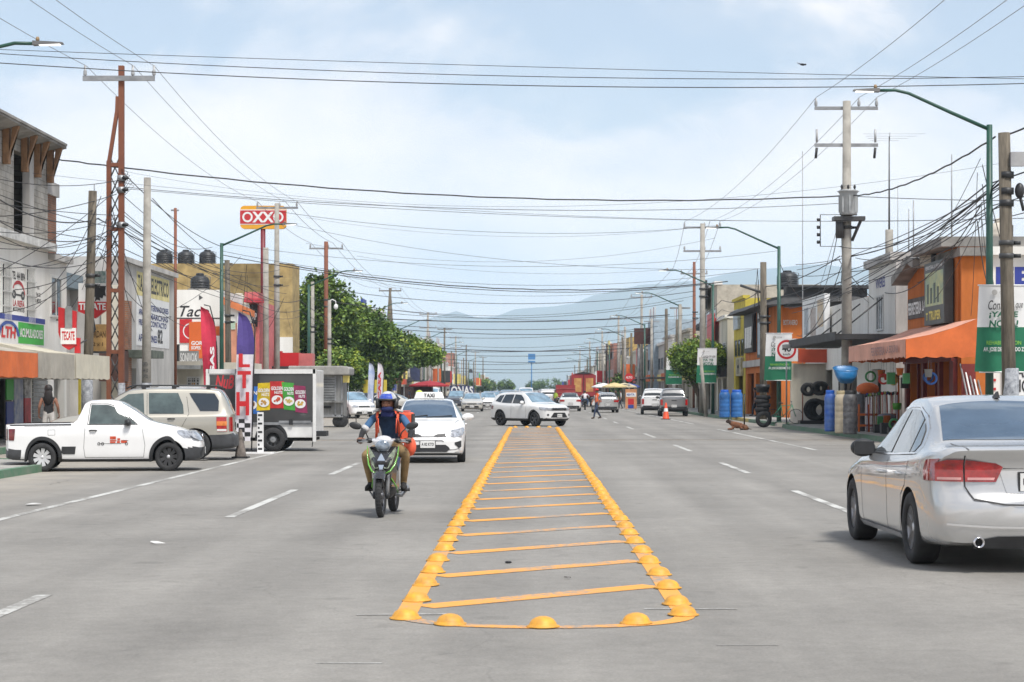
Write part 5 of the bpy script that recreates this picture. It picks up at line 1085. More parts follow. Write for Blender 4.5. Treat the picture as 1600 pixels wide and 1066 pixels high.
def hardware():
    W = R0; P = W.p
    b = B('hardware_shop', 'orange two storey hardware shop with a dark tool billboard above its awning', W, -69.2, -61.05, 5.45, 7, ORG, holes=[(-68.6, -66.3, 0, 2.6), (-65.7, -63.5, 0, 2.6), (-63.2, -61.6, 0, 2.6)], metres=True, inside=1.6)
    W2 = Wall('C', 61.0); m = MB(); W2.box(m, 13.85, W2.u(1543), 0, W2.v(0, 392), .0, .2, ORG); W2.box(m, 13.75, W2.u(1540), W2.v(0, 401), W2.v(0, 388), -6, .45, ROOFG); m.build('end_wall', b.root, True)
    m = MB(); W.box(m, -65.6, -61.06, 5.45, 6.35, -6.8, .002, ORG); W.box(m, -65.9, -61.0, 6.3, 6.62, -6.8, .55, ROOFG)
    W.poly(m, [(-69.15, 5.4), (-65.7, 5.4), (-65.7, 5.85), (-66.6, 6.15), (-69.15, 5.55)], -.25, .003, ORG); m.build('upper_wall', b.root, True)
    m = MB(); m.hexa([P(-69.5, 5.50, -1), P(-66.6, 6.12, -1), P(-66.6, 6.12, .55), P(-69.5, 5.50, .55), P(-69.5, 5.8, -1), P(-66.6, 6.4, -1), P(-66.6, 6.4, .55), P(-69.5, 5.8, .55)], ROOFG); m.hexa([P(-66.6, 6.12, -1), P(-65.6, 5.9, -1), P(-65.6, 5.9, .55), P(-66.6, 6.12, .55), P(-66.6, 6.4, -1), P(-65.6, 6.2, -1), P(-65.6, 6.2, .55), P(-66.6, 6.4, .55)], ROOFG); m.build('roof_edge', b.root, True)
    b.sign((-68.9, -64.9, 4.22, 4.95), M('faded_black', (.10, .09, .085), rough=.7, var=.3), [('FERRETERIA', .02, .60, .2, .8, WHS, .03), ('LA ESQ', .64, .98, .2, .8, WHS, .03)], (.004, .05), label='dark painted name band on the orange wall')
    GN = M('billboard_green', (.20, .36, .30), rough=.4, var=.6, scale=2.2, col2=(.62, .60, .22))
    def ex(m, W, r, d): fr(W, m, r, d, .06, .95, .30, .84, GN); [fr(W, m, r, d+.004, .15+.17*k, .24+.17*k, .34, .66-.07*(k % 2), M('billboard_dark', (.05, .09, .07), rough=.4, var=.3), .006) for k in range(4)]
    b.sign((-64.6, -61.5, 3.85, 5.95), M('billboard_charcoal', (.055, .06, .06), rough=.4, var=.2), [('TRUPER', .26, .84, .07, .22, M('truper_yellow', (.72, .62, .12), rough=.5, var=.05), .04), ('T', .10, .20, .08, .20, M('truper_yellow'), .04), ('FERRETERIA LA ESQUINA', .08, .93, .88, .95, WHS, .015)], (.05, .35), label='dark tool advert with green picture and yellow lettering', extra=ex)
    m = MB()
    for u0, u1 in ((-69.1, -68.75), (-66.2, -65.8), (-63.5, -63.2), (-61.6, -61.1)): W.box(m, u0, u1, 0, 2.7, .005, .14, DRED)
    W.box(m, -69.1, -61.1, 2.6, 2.9, .14, .2, DRED)
    for u in (-67.6, -64.6, -62.4): W.box(m, u-.04, u+.04, 0, 2.6, -.1, -.02, DRED)
    m.build('shopfront', b.root, True)
    m = MB(); rn = random.Random(1)
    for k in range(60):
        u = rn.uniform(-68.5, -61.7); v = rn.choice((.4, .9, 1.4, 1.9)); W.box(m, u, u+rn.uniform(.08, .25), v, v+rn.uniform(.1, .35), -1.3, -1.1, M('goods_%d' % (k % 4), ((.3, .04, .03), (.12, .12, .13), (.30, .26, .18), (.08, .12, .2))[k % 4], rough=.6))
    m.build('shelf_goods', b.root, True)
    m = MB(); W2.box(m, 13.85, 14.3, 0, 2.5, .21, .26, DRED); m.build('side_door', b.root, True)
hardware()
rt, val = canopy('hardware_awning', 'big orange scalloped awning on the hardware shop, bleached pink along its street side', R0, -68.6, -58.2, 3.86, 3.22, 2.62, .05, 2.25, ORP, ORP, scallop=.09, sidemat=ORC)
m = MB(); R0.text(m, 'FERRETERIA', -63.7, -61.2, 2.80, 3.08, 2.34, M('bleached_grey', (.36, .22, .2), rough=.9, var=.1), .03); R0.text(m, 'LA ESQUINA', -61.0, -59.0, 2.80, 3.08, 2.34, M('bleached_grey'), .03); m.build('lettering', val, True)
def white_two():
    W = R0; b = B('grey_white_building', 'plain grey and white two storey building between the hardware shop and the black canopy', W, -77.2, -71.6, 6.6, 7, PLW, metres=True, side=PLG, holes=[(-76.5, -74.5, 0, 2.5)])
    b.window(-75.3, -73.9, 4.0, 5.4, 3, frame=FRM); b.box('cornice', b.u0-.1, b.u1+.1, 6.6, 6.9, -7.1, .2, PLG)
    m = MB(); W.text(m, 'FERRETERIA', -75.6, -73.4, 3.3, 3.62, .008, M('painted_blue', (.10, .12, .36), rough=.8, var=.2), .02); W.text(m, 'VIVERES', -75.6, -73.6, 5.7, 6.1, .008, M('painted_blue'), .02); m.build('painted_lettering', b.root, True)
    W2 = Wall('C', 71.6); m = MB(); W2.box(m, 13.82, 15.2, 0, 6.55, .0, .06, PLG)
    for k in range(6): W2.box(m, 13.85+k*.2, 13.95+k*.2, 0, 2.2, .06, .09, FRM)
    m.build('end_wall', b.root, True)
    m = MB(); m.tube([W2.p(14.6, 6.6, -.5), W2.p(14.6, 8.9, -.5)], .025, STL, n=6); m.tube([W2.p(14.0, 6.6, -.5), W2.p(14.0, 9.5, -.5)], .012, STL, n=6); m.build('roof_pipe', b.root, True)
    c = B('low_white_building', 'low white building with advert boards above the long black canopy', W, -95, -77.4, 5.5, 7, PLW, metres=True, holes=[(-94, -91, 0, 2.6), (-89.5, -86.5, 0, 2.6), (-84.5, -80, 0, 2.6)])
    c.sign((-93.6, -86.6, 3.95, 6.1), WHS, [], (.1, .35), label='white advert board with faded figures', extra=lambda m, W, r, d: (fr(W, m, r, d, .08, .28, .2, .8, M('poster_pale', (.45, .5, .55), rough=.5, var=.4, scale=2)), fr(W, m, r, d, .38, .62, .1, .75, M('poster_dark', (.3, .2, .16), rough=.5, var=.7, scale=4, col2=(.6, .58, .55))), fr(W, m, r, d, .7, .95, .3, .9, M('poster_warm', (.66, .42, .16), rough=.5, var=.6, scale=3, col2=(.62, .6, .56)))))
    c.part('canopy', lambda m, W: (W.box(m, -83, -70.5, 3.56, 3.76, .01, 2.4, DKC), W.box(m, -83.05, -70.5, 3.52, 3.84, 2.4, 2.47, DKC), W.box(m, -83.5, -82.4, 3.50, 3.66, .3, 2.7, SHUT)))
    for k in range(3): m = MB(); m.tube([W.p(-82.5+k*5, 5.2, .3), W.p(-82.5+k*5, 3.6, 2.3)], .03, FRD, n=5); m.build('stay', c.root, True)
    m = MB()
    for k in range(5): W.box(m, -78.7, -77.6, 3.0+k*.13, 3.07+k*.13, .1, .2, FRM)
    m.build('louvre', c.root, True)
    W2 = Wall('C', 88.5); U = W2.u; V = lambda y: W2.v(0, y)
    m = MB(); W2.box(m, U(1236), U(1290), 0, V(568), -.3, 0, PLC); W2.box(m, U(1236), U(1290), 0, V(640), .003, .05, PLG); o = m.build('garden_wall'); tag(o, 'cream boundary wall with grey base behind the bicycle and tyres', 'wall')
    m = MB(); W2.box(m, U(1246), U(1304), V(567), V(546), 0, .4, M('fascia_red', (.50, .07, .025), rough=.5, var=.1)); o = m.build('fascia_box'); tag(o, 'plain red fascia box under the black canopy', 'sign')
white_two()
def orange_bar():
    W = R0; b = B('orange_bar_building', 'orange two storey building with dark framed posters and a roofed terrace', W, -121.5, -105, 6.9, 9, ORG, metres=True, holes=[(-120.5, -117, 0, 2.7), (-116, -112, 0, 2.7), (-110.5, -106, 0, 2.7)])
    b.sign((-120.3, -115.6, 4.0, 6.4), BLK, [], (.02, .25), label='dark framed poster with pale figures', extra=lambda m, W, r, d: [fr(W, m, r, d, .12+.2*k, .28+.2*k, .12, .66, WHS) for k in range(4)]); b.sign((-113.3, -109.6, 3.6, 6.5), BLK, [], (.02, .25), label='dark framed poster in white and pink', extra=lambda m, W, r, d: (fr(W, m, r, d, .10, .6, .06, .72, M('poster_ice', (.45, .55, .62), rough=.5, var=.2)), fr(W, m, r, d, .62, .9, .06, .72, M('poster_pink', (.6, .35, .4), rough=.5, var=.2)), fr(W, m, r, d, .1, .9, .80, .92, WHS)))
    b.box('grey_band', -121.5, -105, 3.1, 3.5, .004, .2, PLG)
    W2 = Wall('C', 105); U = W2.u; V = lambda y: W2.v(0, y)
    m = MB(); wallcells(W2, m, 13.82, 18.4, 0, V(478), [(U(1222), U(1262), V(536), V(482))], ORG, 0, .2); W2.box(m, U(1222), U(1262), V(536), V(482), -.03, -.01, DRK); m.build('terrace_wall', b.root, True)  # near-black sheet fills the terrace opening in place of its shade
    m = MB(); W2.text(m, 'BOTANERO', U(1224), U(1246), V(508), V(500), .01, PLG, .02); m.build('lettering', b.root, True)
    m = MB(); P = W2.p; m.hexa([P(12.6, V(478), .8), P(18.6, V(470), .8), P(18.6, V(470), -16.8), P(12.6, V(476), -16.8), P(12.9, V(470), .8), P(16.2, V(446), .3), P(16.2, V(446), -16.8), P(12.9, V(468), -16.8)], DKC); m.hexa([P(14.2, V(450), .9), P(18.8, V(452), .9), P(18.8, V(452), .1), P(14.2, V(450), .1), P(14.2, V(447), .9), P(18.8, V(447), .9), P(18.8, V(447), .1), P(14.2, V(447), .1)], DKC)
    W2.box(m, 14.0, 18.6, V(480), V(449), .25, .5, DKC); m.build('roof', b.root, True)
    tank(*W2.p(U(1236), 0, -1.5).xy, V(447)-.1, .6, 1.0, 'black water tank on the dark roof of the orange bar')
    W = R0; c = B('yellow_building', 'narrow yellow building next to the orange bar', W, -128.5, -121.7, 7.6, 7, YELW, metres=True, holes=[(-127.5, -123, 0, 2.6)]); c.sign((-127.2, -124.4, 5.7, 7.0), M('sign_pale_blue', (.5, .58, .62), rough=.5, var=.3), [], (.02, .2))
    for k in range(3): c.window(-127.6+k*1.9, -126.4+k*1.9, 3.9, 5.0, 1, frame=FRD)
    c.sign((-125.6, -122.6, 2.6, 3.8), M('sign_cream', (.6, .55, .4), rough=.5, var=.3), [('H', .3, .7, .1, .9, INK, .03)], (.02, .2)); c.box('cornice', c.u0, c.u1, 7.6, 7.8, -.3, .15, YELW)
orange_bar()
# --- the rows beyond
def ORD(k): return 'nearest' if k == 1 else ['', '', 'second', 'third', 'fourth', 'fifth', 'sixth', 'seventh', 'eighth', 'ninth', 'tenth', 'eleventh', 'twelfth', 'thirteenth', 'fourteenth', 'fifteenth', 'sixteenth', 'seventeenth', 'eighteenth', 'nineteenth'][k] if k < 20 else {2: 'twentieth', 3: 'thirtieth', 4: 'fortieth', 5: 'fiftieth'}[k//10] if k % 10 == 0 else {2: 'twenty', 3: 'thirty', 4: 'forty', 5: 'fifty'}[k//10]+'-'+ORD(k % 10).replace('nearest', 'first')
def rows():
    cols = [PLW, PLC, PLG, M('peach_wall', (.60, .40, .24), rough=.9, var=.15), M('ochre_wall', (.50, .34, .12), rough=.9, var=.15), M('pale_blue_wall', (.36, .44, .50), rough=.9, var=.15), BLOCK, PLW, M('rose_wall', (.45, .22, .17), rough=.9, var=.2), M('sand_wall', (.48, .44, .36), rough=.9, var=.15), PLC]
    acc = [REDS, BLS, GRS, YLS, BLK, ORC, DKC, WHS, M('sign_navy', (.05, .06, .14), rough=.6, var=.2)]; an = ['red', 'blue', 'green', 'yellow', 'black', 'orange', 'charcoal', 'white', 'navy']
    cn = ['white', 'cream', 'grey rendered', 'peach', 'ochre', 'pale blue', 'block built', 'whitewashed', 'rose', 'sand coloured', 'off-white']
    rn = random.Random(11)
    for side, W, z in (('left', L0, 176.), ('right', R0, 130.)):
        k = 0
        while z < 760:
            k += 1; w_ = rn.uniform(8, 14)+(z > 350)*5; st = rn.choice((1, 2, 2, 2, 3)) if z < 420 else rn.choice((1, 1, 2, 2)); top = st*2.9+rn.uniform(.3, 1.1); ci = rn.randrange(len(cols)); ai = rn.randrange(len(acc)); wp = Wall(W.k, W.at+(rn.uniform(-.8, .6)))
            u0, u1 = (z, z+w_) if side == 'left' else (-z-w_, -z); n = max(2, int(w_/3.4)); g = (u1-u0)/n
            holes = [(u0+g*i+.5, u0+g*(i+1)-.5, 0, 2.5) for i in range(n)] if z < 420 else [(u0+.6, u1-.6, 0, 2.5)]
            extra = rn.choice(('with a flat canopy', 'with a sign board', 'with a rooftop tank', 'with bare roof rods'))
            side_word = 'tree' if side == 'left' else 'red stop sign'
            b = B('street_building', '%s %s building, %s fascia, %s, %s in the %s row' % (('low', 'mid-height', 'tall')[st-1], cn[ci], an[ai], extra, ORD(k), side), wp, u0, u1, top, rn.uniform(7, 11), cols[ci], holes=holes, metres=True, group='far shops and houses on the %s of the street' % side)
            b.box('fascia', u0+.3, u1-.3, 2.6, 3.3, .01, rn.uniform(.1, .6), acc[ai])
            for s_ in range(1, st):
                for i in range(n):
                    if z < 420: b.window(u0+g*i+.7, u0+g*(i+1)-.9, s_*2.9+.9, s_*2.9+2.1, 2, frame=rn.choice((FRM, FRD)))
            if z >= 420 and st > 1: b.box('window', u0+1, u1-1, 3.9, 5.0, .01, .05, PANE)
            if rn.random() < .7: b.box('cornice', u0-.05, u1+.05, top, top+.25, -.4, .2, rn.choice((PLG, PLW, cols[ci])))
            if 'canopy' in extra: b.box('canopy', u0+.5, u1-.5, 2.75, 2.9, .01, 2.2, rn.choice((DKC, ORC, BGC, PLG)))
            if 'sign' in extra: b.sign((u0+1, u0+min(w_-1, 5), top-1.6, top+.6), acc[(ai+3) % 9], [], (.3, .5))
            if 'tank' in extra: p = wp.p(u0+2, 0, -2); tank(p.x, p.y, top-.1, .6, 1.2, 'black water tank on %s building %d of the %s row' % (cn[ci], k, side), group='distant rooftop water tanks')
            if 'rods' in extra:
                m = MB()
                for i in range(5):
                    for d in (-.15, -3): m.tube([wp.p(u0+.3+i*(w_-.6)/4, top-.2, d), wp.p(u0+.3+i*(w_-.6)/4, top+1.4, d)], .05, RST if i % 2 else PLG, n=4)
                m.build('rods', b.root, True)
            if rn.random() < .35: pp = rn.uniform(u0+2, u1-2); b.sign((pp-.05, pp+.05, 3.0, 5.0), acc[(ai+5) % 9], [], (.3, 1.8), name='projecting_sign')
            z += w_+rn.choice((0, .1, .3, 2.5))
rows()
# ------------------------------------------------------------------ poles, lamps and wires
INS = PORC
def xarm(mb, c, w_, z, mat, yoff=.12): mb.box((c, yoff, z), (w_, .1, .12), mat)
def insul(x, y, z, root, h=.28):
    m = MB(); m.lathe([(.02, 0), (.03, .04), (.075, .06), (.05, .09), (.075, .12), (.05, .15), (.07, .18), (.04, .22), (.045, h)], INS, c=(x, y, z), n=10); m.build('insulator', root)
def power_pole(label, x, y, h=12.6, mat=CPO, arms=((12.35, 2.6),), r=(.20, .13), name='power_pole', lean=0., ins=True, group=None, detail=True):
    t = thing(name, label, 'utility pole', (x, y, 0), 0, group); m = MB(); m.tube([(0, 0, 0), (lean*.5, 0, h*.5), (lean, 0, h)], [r[0], (r[0]+r[1])/2, r[1]], mat, n=10); m.build('pole_shaft', t)
    for z, w_ in arms:
        m = MB(); xarm(m, lean*z/h, w_, z, STL if mat is not WDP else WDP); m.build('crossarm', t)
        if ins:
            for k in (-.94, .12, .94): insul(lean*z/h+k*w_/2, .12, z+.06, t)
    if detail:
        m = MB()
        for z in (h*.62, h*.66): m.lathe([(r[0]*.95, -.06), (r[0]*1.02, -.06), (r[0]*1.02, .06), (r[0]*.95, .06)], FRD, c=(lean*z/h, 0, z), n=10); m.tube([(lean*z/h+r[0], 0, z), (lean*z/h+r[0]+.16, -.05, z)], .05, BLACKP, n=6)
        m.build('clamp', t)
    return t
def street_lamp(x, y, side, label, h=8.4, reach=2.85, lit=True, near=False):
    t = thing('street_lamp', label, 'street lamp', (x, y, 0), 0, 'green street lamps along the avenue'); m = MB(); m.tube([(0, 0, 0), (0, 0, h)], [.115, .075], GPO, n=10); m.lathe([(.13, 0), (.13, .03), (.115, .035)], GPO, n=10); m.lathe([(.17, .14), (.17, .17), (.1, .2)], GPO, n=10); m.build('pole_shaft', t)
    s = side; m = MB(); m.tube([(0, 0, h-.12), (s*reach*.35, 0, h+.32), (s*reach*.72, 0, h+.80), (s*reach*.84, 0, h+.88), (s*reach, 0, h+.87)], [.05, .045, .04, .04, .04], GPO, n=8); m.build('lamp_arm', t)
    hd = MB(); c = s*(reach+.32)
    hd.hexa([(s*reach-s*.05, -.1, h+.83), (c+s*.30, -.08, h+.86), (c+s*.30, .08, h+.86), (s*reach-s*.05, .1, h+.83), (s*reach-s*.05, -.07, h+.93), (c+s*.28, -.05, h+.90), (c+s*.28, .05, h+.90), (s*reach-s*.05, .07, h+.93)], M('lamp_head_grey', (.10, .10, .10), rough=.5)); o = hd.build('lamp_head', t)
    l = MB(); l.box((c, 0, h+.845), (.46, .13, .03), M('lamp_lens_lit', (.95, .95, .9), rough=.2, var=.02, emit=1.2)); l.build('lens', o)
    q = MB(); q.lathe([(.04, 0), (.045, .05), (.03, .1), (.001, .1)], M('photocell_brown', (.30, .20, .10), rough=.6), c=(s*(reach+.05), 0, h+.92), n=10); q.build('photocell', o)
    return t
for k, (x, y) in enumerate(((11.65, 48.0), (11.6, 88.4), (11.55, 120), (11.6, 148), (11.6, 193), (11.7, 235), (11.6, 280), (11.6, 330), (11.6, 385), (11.6, 450))):
    street_lamp(x, y, -1, ['green street lamp holding the big campaign banner, nearest on the right', 'green street lamp behind the forty speed sign'][k] if k < 2 else '%s green street lamp on the right of the avenue' % ORD(k+1), near=k < 2)
for k, (x, y) in enumerate(((-13.75, 41.5), (-14.2, 86.6), (-14.2, 120.5), (-14.2, 165), (-14.2, 205), (-14.2, 250), (-14.2, 300), (-14.2, 360), (-14.2, 430))):
    street_lamp(x, y, 1, ['street lamp whose head reaches in at the top left', 'green street lamp in front of the salmon building'][k] if k < 2 else '%s green street lamp on the left of the avenue' % ORD(k+1))
def lattice():
    x, y = -14.1, 64.6; t = thing('lattice_power_pole', 'tall rusty lattice power pole with one crossarm, on the left', 'utility pole', (x, y, 0))
    m = MB(); m.bb(-.01, .17, -.09, .09, 0, 12.75, RST); m.build('pole_shaft', t)
    m = MB(); m.bb(-.42, -.27, -.08, .08, 0, 9.5, RST); m.tube([(-.345, 0, 9.45), (-.07, 0, 11.2), (-.05, 0, 11.7)], .085, RST, n=4, smooth=False); m.build('pole_brace', t)
    for z in (.8, 2.9, 5.0, 7.1, 9.3): q = MB(); q.bb(-.30, .05, -.07, .07, z, z+.13, RST); q.build('rung', t)
    q = MB(); z = .9
    while z < 9.2:
        for s in (-1, 1): q.tube([(-.28, s*.05, z), (.0, s*.05, z+.62)], .014, FRD, n=4); q.tube([(.0, s*.05, z), (-.28, s*.05, z+.62)], .014, FRD, n=4)
        z += .62
    q.build('lacing', t); m = MB(); m.box((.02, -.14, 12.3), (2.45, .1, .17), STL); m.build('crossarm', t)
    for k in (-1.13, .50, 1.22): insul(k, -.14, 12.36, t, .38)
    m = MB()
    for z in (8.9, 8.5, 7.3): m.lathe([(.12, -.1), (.15, -.1), (.15, .1), (.12, .1)], STL, c=(.08, 0, z), n=8); m.tube([(.15, -.1, z), (.33, -.16, z)], .06, BLACKP, n=6)
    for k in range(5): m.tube([(.1, -.1, 9.2-.1*k), (.35+.05*k, -.2, 9.1-.12*k), (.2, -.12, 8.7-.1*k)], .012, WIRE, n=4)
    m.build('cable_bracket', t); m = MB(); m.lathe([(.12, .2), (.13, .2), (.13, 1.9), (.12, 1.9)], M('torn_posters', (.5, .52, .55), rough=.8, var=.6, scale=9, col2=(.12, .13, .15)), c=(.08, 0, 0), n=10); m.build('pasted_posters', t)
lattice()
PST = M('torn_posters')
def poster_wrap(t, r, z0, z1, lean=0): m = MB(); m.lathe([(r, z0), (r+.012, z0+.02), (r+.012, z1-.02), (r, z1)], PST, n=12, c=(lean, 0, 0), cap=False); m.build('pasted_posters', t)
t = power_pole('leaning weathered wooden pole in front of the left awnings, posters on its foot', -14.85, 63.0, 8.3, WDP, arms=(), r=(.17, .14), lean=.22, name='wooden_pole'); poster_wrap(t, .18, .6, 2.0, .03)
t = power_pole('plain pale concrete pole right of the rusty lattice pole', -12.95, 63.5, 8.8, CPO, arms=(), r=(.17, .12), name='concrete_pole', detail=False, lean=.04)
m = MB(); MT = M('stencil_black', (.10, .10, .10), rough=.8, var=.3)
pq = Pl((-12.95, 63.5-.165, 0), (1, 0, 0), (0, -1, 0)); pq.text(m, 'RENTA', -.09, .09, 2.45, 2.6, .006, MT, .03); pq.text(m, '444 10', -.09, .09, 2.25, 2.38, .006, MT, .03); pq.text(m, 'DPTO', -.09, .09, 2.05, 2.18, .006, MT, .03); m.build('lettering', t, True); poster_wrap(t, .178, .9, 1.9)
t = thing('thin_rusty_pole', 'thin rusty pole with a small hook behind the painted workshop sign', 'pole', (-16.3, 86.5, 0)); m = MB(); m.tube([(0, 0, 0), (0, 0, 10)], .07, RST, n=8); m.build('pole_shaft', t); m = MB(); m.tube([(-.2, 0, 9.9), (.15, 0, 9.9)], .04, STL, n=5); m.build('crossarm', t)
power_pole('wooden pole just behind the green lamp at the salmon building', -15.2, 95, 8.2, WDP, arms=((8.0, .5),), r=(.17, .13), name='wooden_pole', ins=False, lean=-.1)
power_pole('tall concrete power pole in front of the shop sign', -14.9, 110.6, 12.6, CPO, arms=((12.35, 2.45),)); power_pole('shorter concrete pole beside the tall one near the shop sign', -15.35, 109.2, 9.9, CPO, arms=(), r=(.19, .16), name='concrete_pole', detail=False)
power_pole('rusty topped power pole standing before the left trees', -15.1, 139, 12.6, RST, arms=((12.1, 2.5),), r=(.17, .15)); power_pole('thin concrete pole left of the rusty pole at the trees', -15.4, 133, 9.3, CPO, arms=(), r=(.15, .12), name='concrete_pole')
power_pole('thin concrete pole with a camera dome at the trees', -14.0, 131, 7.9, CPO, arms=(), r=(.15, .12), name='concrete_pole'); 
t = thing('camera_dome', 'white dome camera on a short hook at the left trees', 'camera', (-13.8, 131, 7.4)); m = MB(); m.tube([(-.2, 0, .45), (0, 0, .55), (.22, 0, .45), (.25, 0, .2)], .035, WHS, n=6); m.ell((.25, 0, .05), (.15, .15, .2), WHS); m.build('camera_body', t)
for k, (x, y, h, w_) in enumerate(((-15.1, 202, 12.6, 2.4), (-14.5, 265, 12.6, 2.4), (-14.6, 318, 12.2, 2.4), (-14.8, 370, 12.2, 2.2), (-14.8, 430, 12, 2.2), (-14.8, 500, 12, 2.2), (-14.8, 580, 12, 2.2))):
    t = power_pole('%s far power pole on the left with a crossarm' % ORD(k+1), x, y, h, (WDP, CPO)[k % 2], arms=((h-.3, w_),)+(((h-2.2, w_),) if k in (1, 3) else ()), detail=False, group='far power poles on the left')
    if k == 0: m = MB(); m.tube([(0, 0, 12), (-.45, 0, 6.2)], .13, WDP, n=6); m.tube([(0, 0, 12), (.35, 0, 6.2)], .13, WDP, n=6); m.lathe([(.5, 5.6), (.52, 5.65), (.52, 7.9), (.4, 8.0)], CPO, n=12); m.build('pole_brace', t)
rn = random.Random(8)
for k in range(15):
    y = 150+k*24+rn.uniform(-5, 5); power_pole('slim far pole, %s on the left pavement' % ORD(k+1), -14.6+rn.uniform(-.5, .5), y, rn.uniform(7, 9), rn.choice((WDP, CPO)), arms=() if k % 3 else ((7, 1.2),), r=(.15, .12), detail=False, ins=False, group='slim far poles on the left', name='utility_pole')
# right
t = power_pole('tall concrete power pole with two crossarms and a transformer, by the hardware shop', 11.95, 71.5, 12.6, CPO, arms=((12.35, 2.4), (10.95, 2.4)), r=(.22, .15), ins=False)
for k in (-1.15, .48, 1.15): insul(k, .12, 12.4, t, .32)
for k in (-1.12, 1.1): m = MB(); m.tube([(k, .1, 11.05), (k, .1, 11.55)], .045, INS, n=8); m.tube([(k, .1, 10.85), (k-.04, .1, 10.45)], .05, BLACKP, n=6); m.build('fuse_cutout', t)
m = MB(); m.lathe([(.30, 8.25), (.33, 8.3), (.33, 9.05), (.36, 9.1), (.42, 9.15), (.30, 9.2), (.001, 9.22)], M('transformer_grey', (.42, .44, .44), rough=.5, var=.15), c=(.0, -.34, 0), n=20)
for k in (-.2, 0, .2): m.lathe([(.03, 9.15), (.055, 9.2), (.03, 9.25), (.055, 9.3), (.03, 9.4)], BLACKP, c=(k*1.2, -.34, 0), n=8)
for k in range(8): a = k*math.pi/4; m.box((.34*math.cos(a), -.34+.34*math.sin(a), 8.65), (.05, .05, .6), M('transformer_grey'))
m.build('transformer', t); m = MB(); m.bb(-.55, .62, -.5, .1, 8.05, 8.2, FRD); m.tube([(.5, -.3, 8.1), (.18, -.1, 7.3)], .06, FRD, n=6); m.tube([(-.3, -.2, 8.2), (-.3, -.2, 7.4)], .16, FRD, n=8); m.build('transformer_platform', t)
m = MB(); m.tube([(-1.0, 0, 8.3), (-1.0, 0, 7.1)], .02, FRD, n=5)
for k in range(4): m.lathe([(.06, 0), (.06, .12)], BLACKP, c=(-1.08, -.02, 7.2+.28*k), n=6)
m.tube([(-1.0, 0, 8.3), (0, 0, 8.3)], .015, FRD, n=4); m.tube([(-1.0, 0, 7.1), (0, 0, 7.1)], .015, FRD, n=4); m.build('spool_rack', t)
for y_, lab, xx, kk in ((124, 'concrete power pole with two long crossarms above the round tree', 11.25, CPO), (161, 'rusty brown power pole behind the concrete one, right side', 13.9, RST)):
    power_pole(lab, xx, y_, 12.6, kk, arms=((12.35, 2.5), (10.8, 2.5)) if kk is CPO else ((11.6, 2.3),), r=(.22, .15) if kk is CPO else (.16, .12))
t = power_pole('thick weathered wooden pole in front of the campaign banner', 11.92, 46.95, 8.05, WDP, arms=(), r=(.185, .15), name='wooden_pole', lean=-.16); poster_wrap(t, .195, .9, 2.2)
m = MB(); m.bb(-.05, .28, -.25, -.1, 7.2, 7.55, M('lamp_box_grey', (.4, .4, .4), rough=.5)); m.ell((.2, -.1, 6.6), (.12, .12, .2), BLACKP); m.tube([(.2, -.1, 6.5), (.3, -.1, 6.1)], .04, BLACKP, n=6)
for z in (6.3, 6.6, 7.0): m.lathe([(.15, -.08), (.185, -.08), (.185, .08), (.15, .08)], BLACKP, c=(-.1, 0, z), n=10)
m.build('cable_bracket', t)
t = power_pole('wooden pole with a sawn bracket arm in front of the orange bar', 12.05, 98, 8.3, WDP, arms=(), r=(.2, .16), name='wooden_pole'); m = MB(); m.tube([(-1.2, 0, 7.1), (0, 0, 6.7)], .07, FRD, n=6); m.build('bracket_arm', t)
t = power_pole('short grey leaning post in front of the round tree', 10.85, 117, 3.7, CPO, arms=(), r=(.12, .1), name='concrete_post', lean=-.35, detail=False)
rn = random.Random(21); rp = [(148, 8.4), (156, 7.5), (170, 9), (182, 7.8), (199, 9.2), (206, 8.0), (222, 8.4), (230, 9.4), (248, 8.2), (262, 9.), (280, 8.2), (300, 8.8), (318, 8.4), (340, 9), (362, 8.4), (390, 8.8), (420, 8.5), (455, 8.8), (500, 8.6), (550, 9)]
for k, (y, h) in enumerate(rp): power_pole('slim far pole, %s on the right pavement' % ORD(k+1), 12.1+rn.uniform(-.7, .9), y, h, rn.choice((WDP, WDP, CPO)), arms=() if k % 4 else ((h-.3, 1.6),), r=(.17, .13), detail=False, ins=False, group='slim far poles on the right', name='utility_pole')
for k, (y, h) in enumerate(((212, 12.4), (268, 12.2), (330, 12), (400, 12), (480, 12))): power_pole('%s far power pole on the right with a crossarm' % ORD(k+1), 12.4, y, h, CPO, arms=((h-.3, 2.4),), detail=False, group='far power poles on the right')
# aerials
for x, y, z0, z1, lab, kk in ((14.6, 77, 6.6, 12.0, 'tall roof aerial with long horizontal rods', 1), (13.8, 96, 0, 13.8, 'very tall thin mast behind the orange bar', 0), (14.5, 72.5, 6.4, 8.6, 'short bare mast on the grey white building', 0), (14.7, 66, 6.4, 9.9, 'thin rod aerial above the billboard', 0)):
    t = thing('aerial', lab, 'aerial', (x, y, z0)); m = MB(); m.tube([(0, 0, 0), (0, 0, z1-z0)], [.05 if kk else .03, .02], FRD if kk else STL, n=6)
    if kk: m.tube([(0, 0, 0), (0, 0, 1.6)], .16, CPO, n=8)
    m.build('mast', t)
    if kk:
        m = MB(); m.tube([(-.2, -1.2, z1-z0), (.25, 1.2, z1-z0)], .015, STL, n=4)
        for q in range(4): w_ = 1.25-.22*q; m.tube([(-w_, -1.1+q*.7, z1-z0-.04), (w_, -1.1+q*.7, z1-z0-.04)], .007, STL, n=4)
        m.build('rods', t)
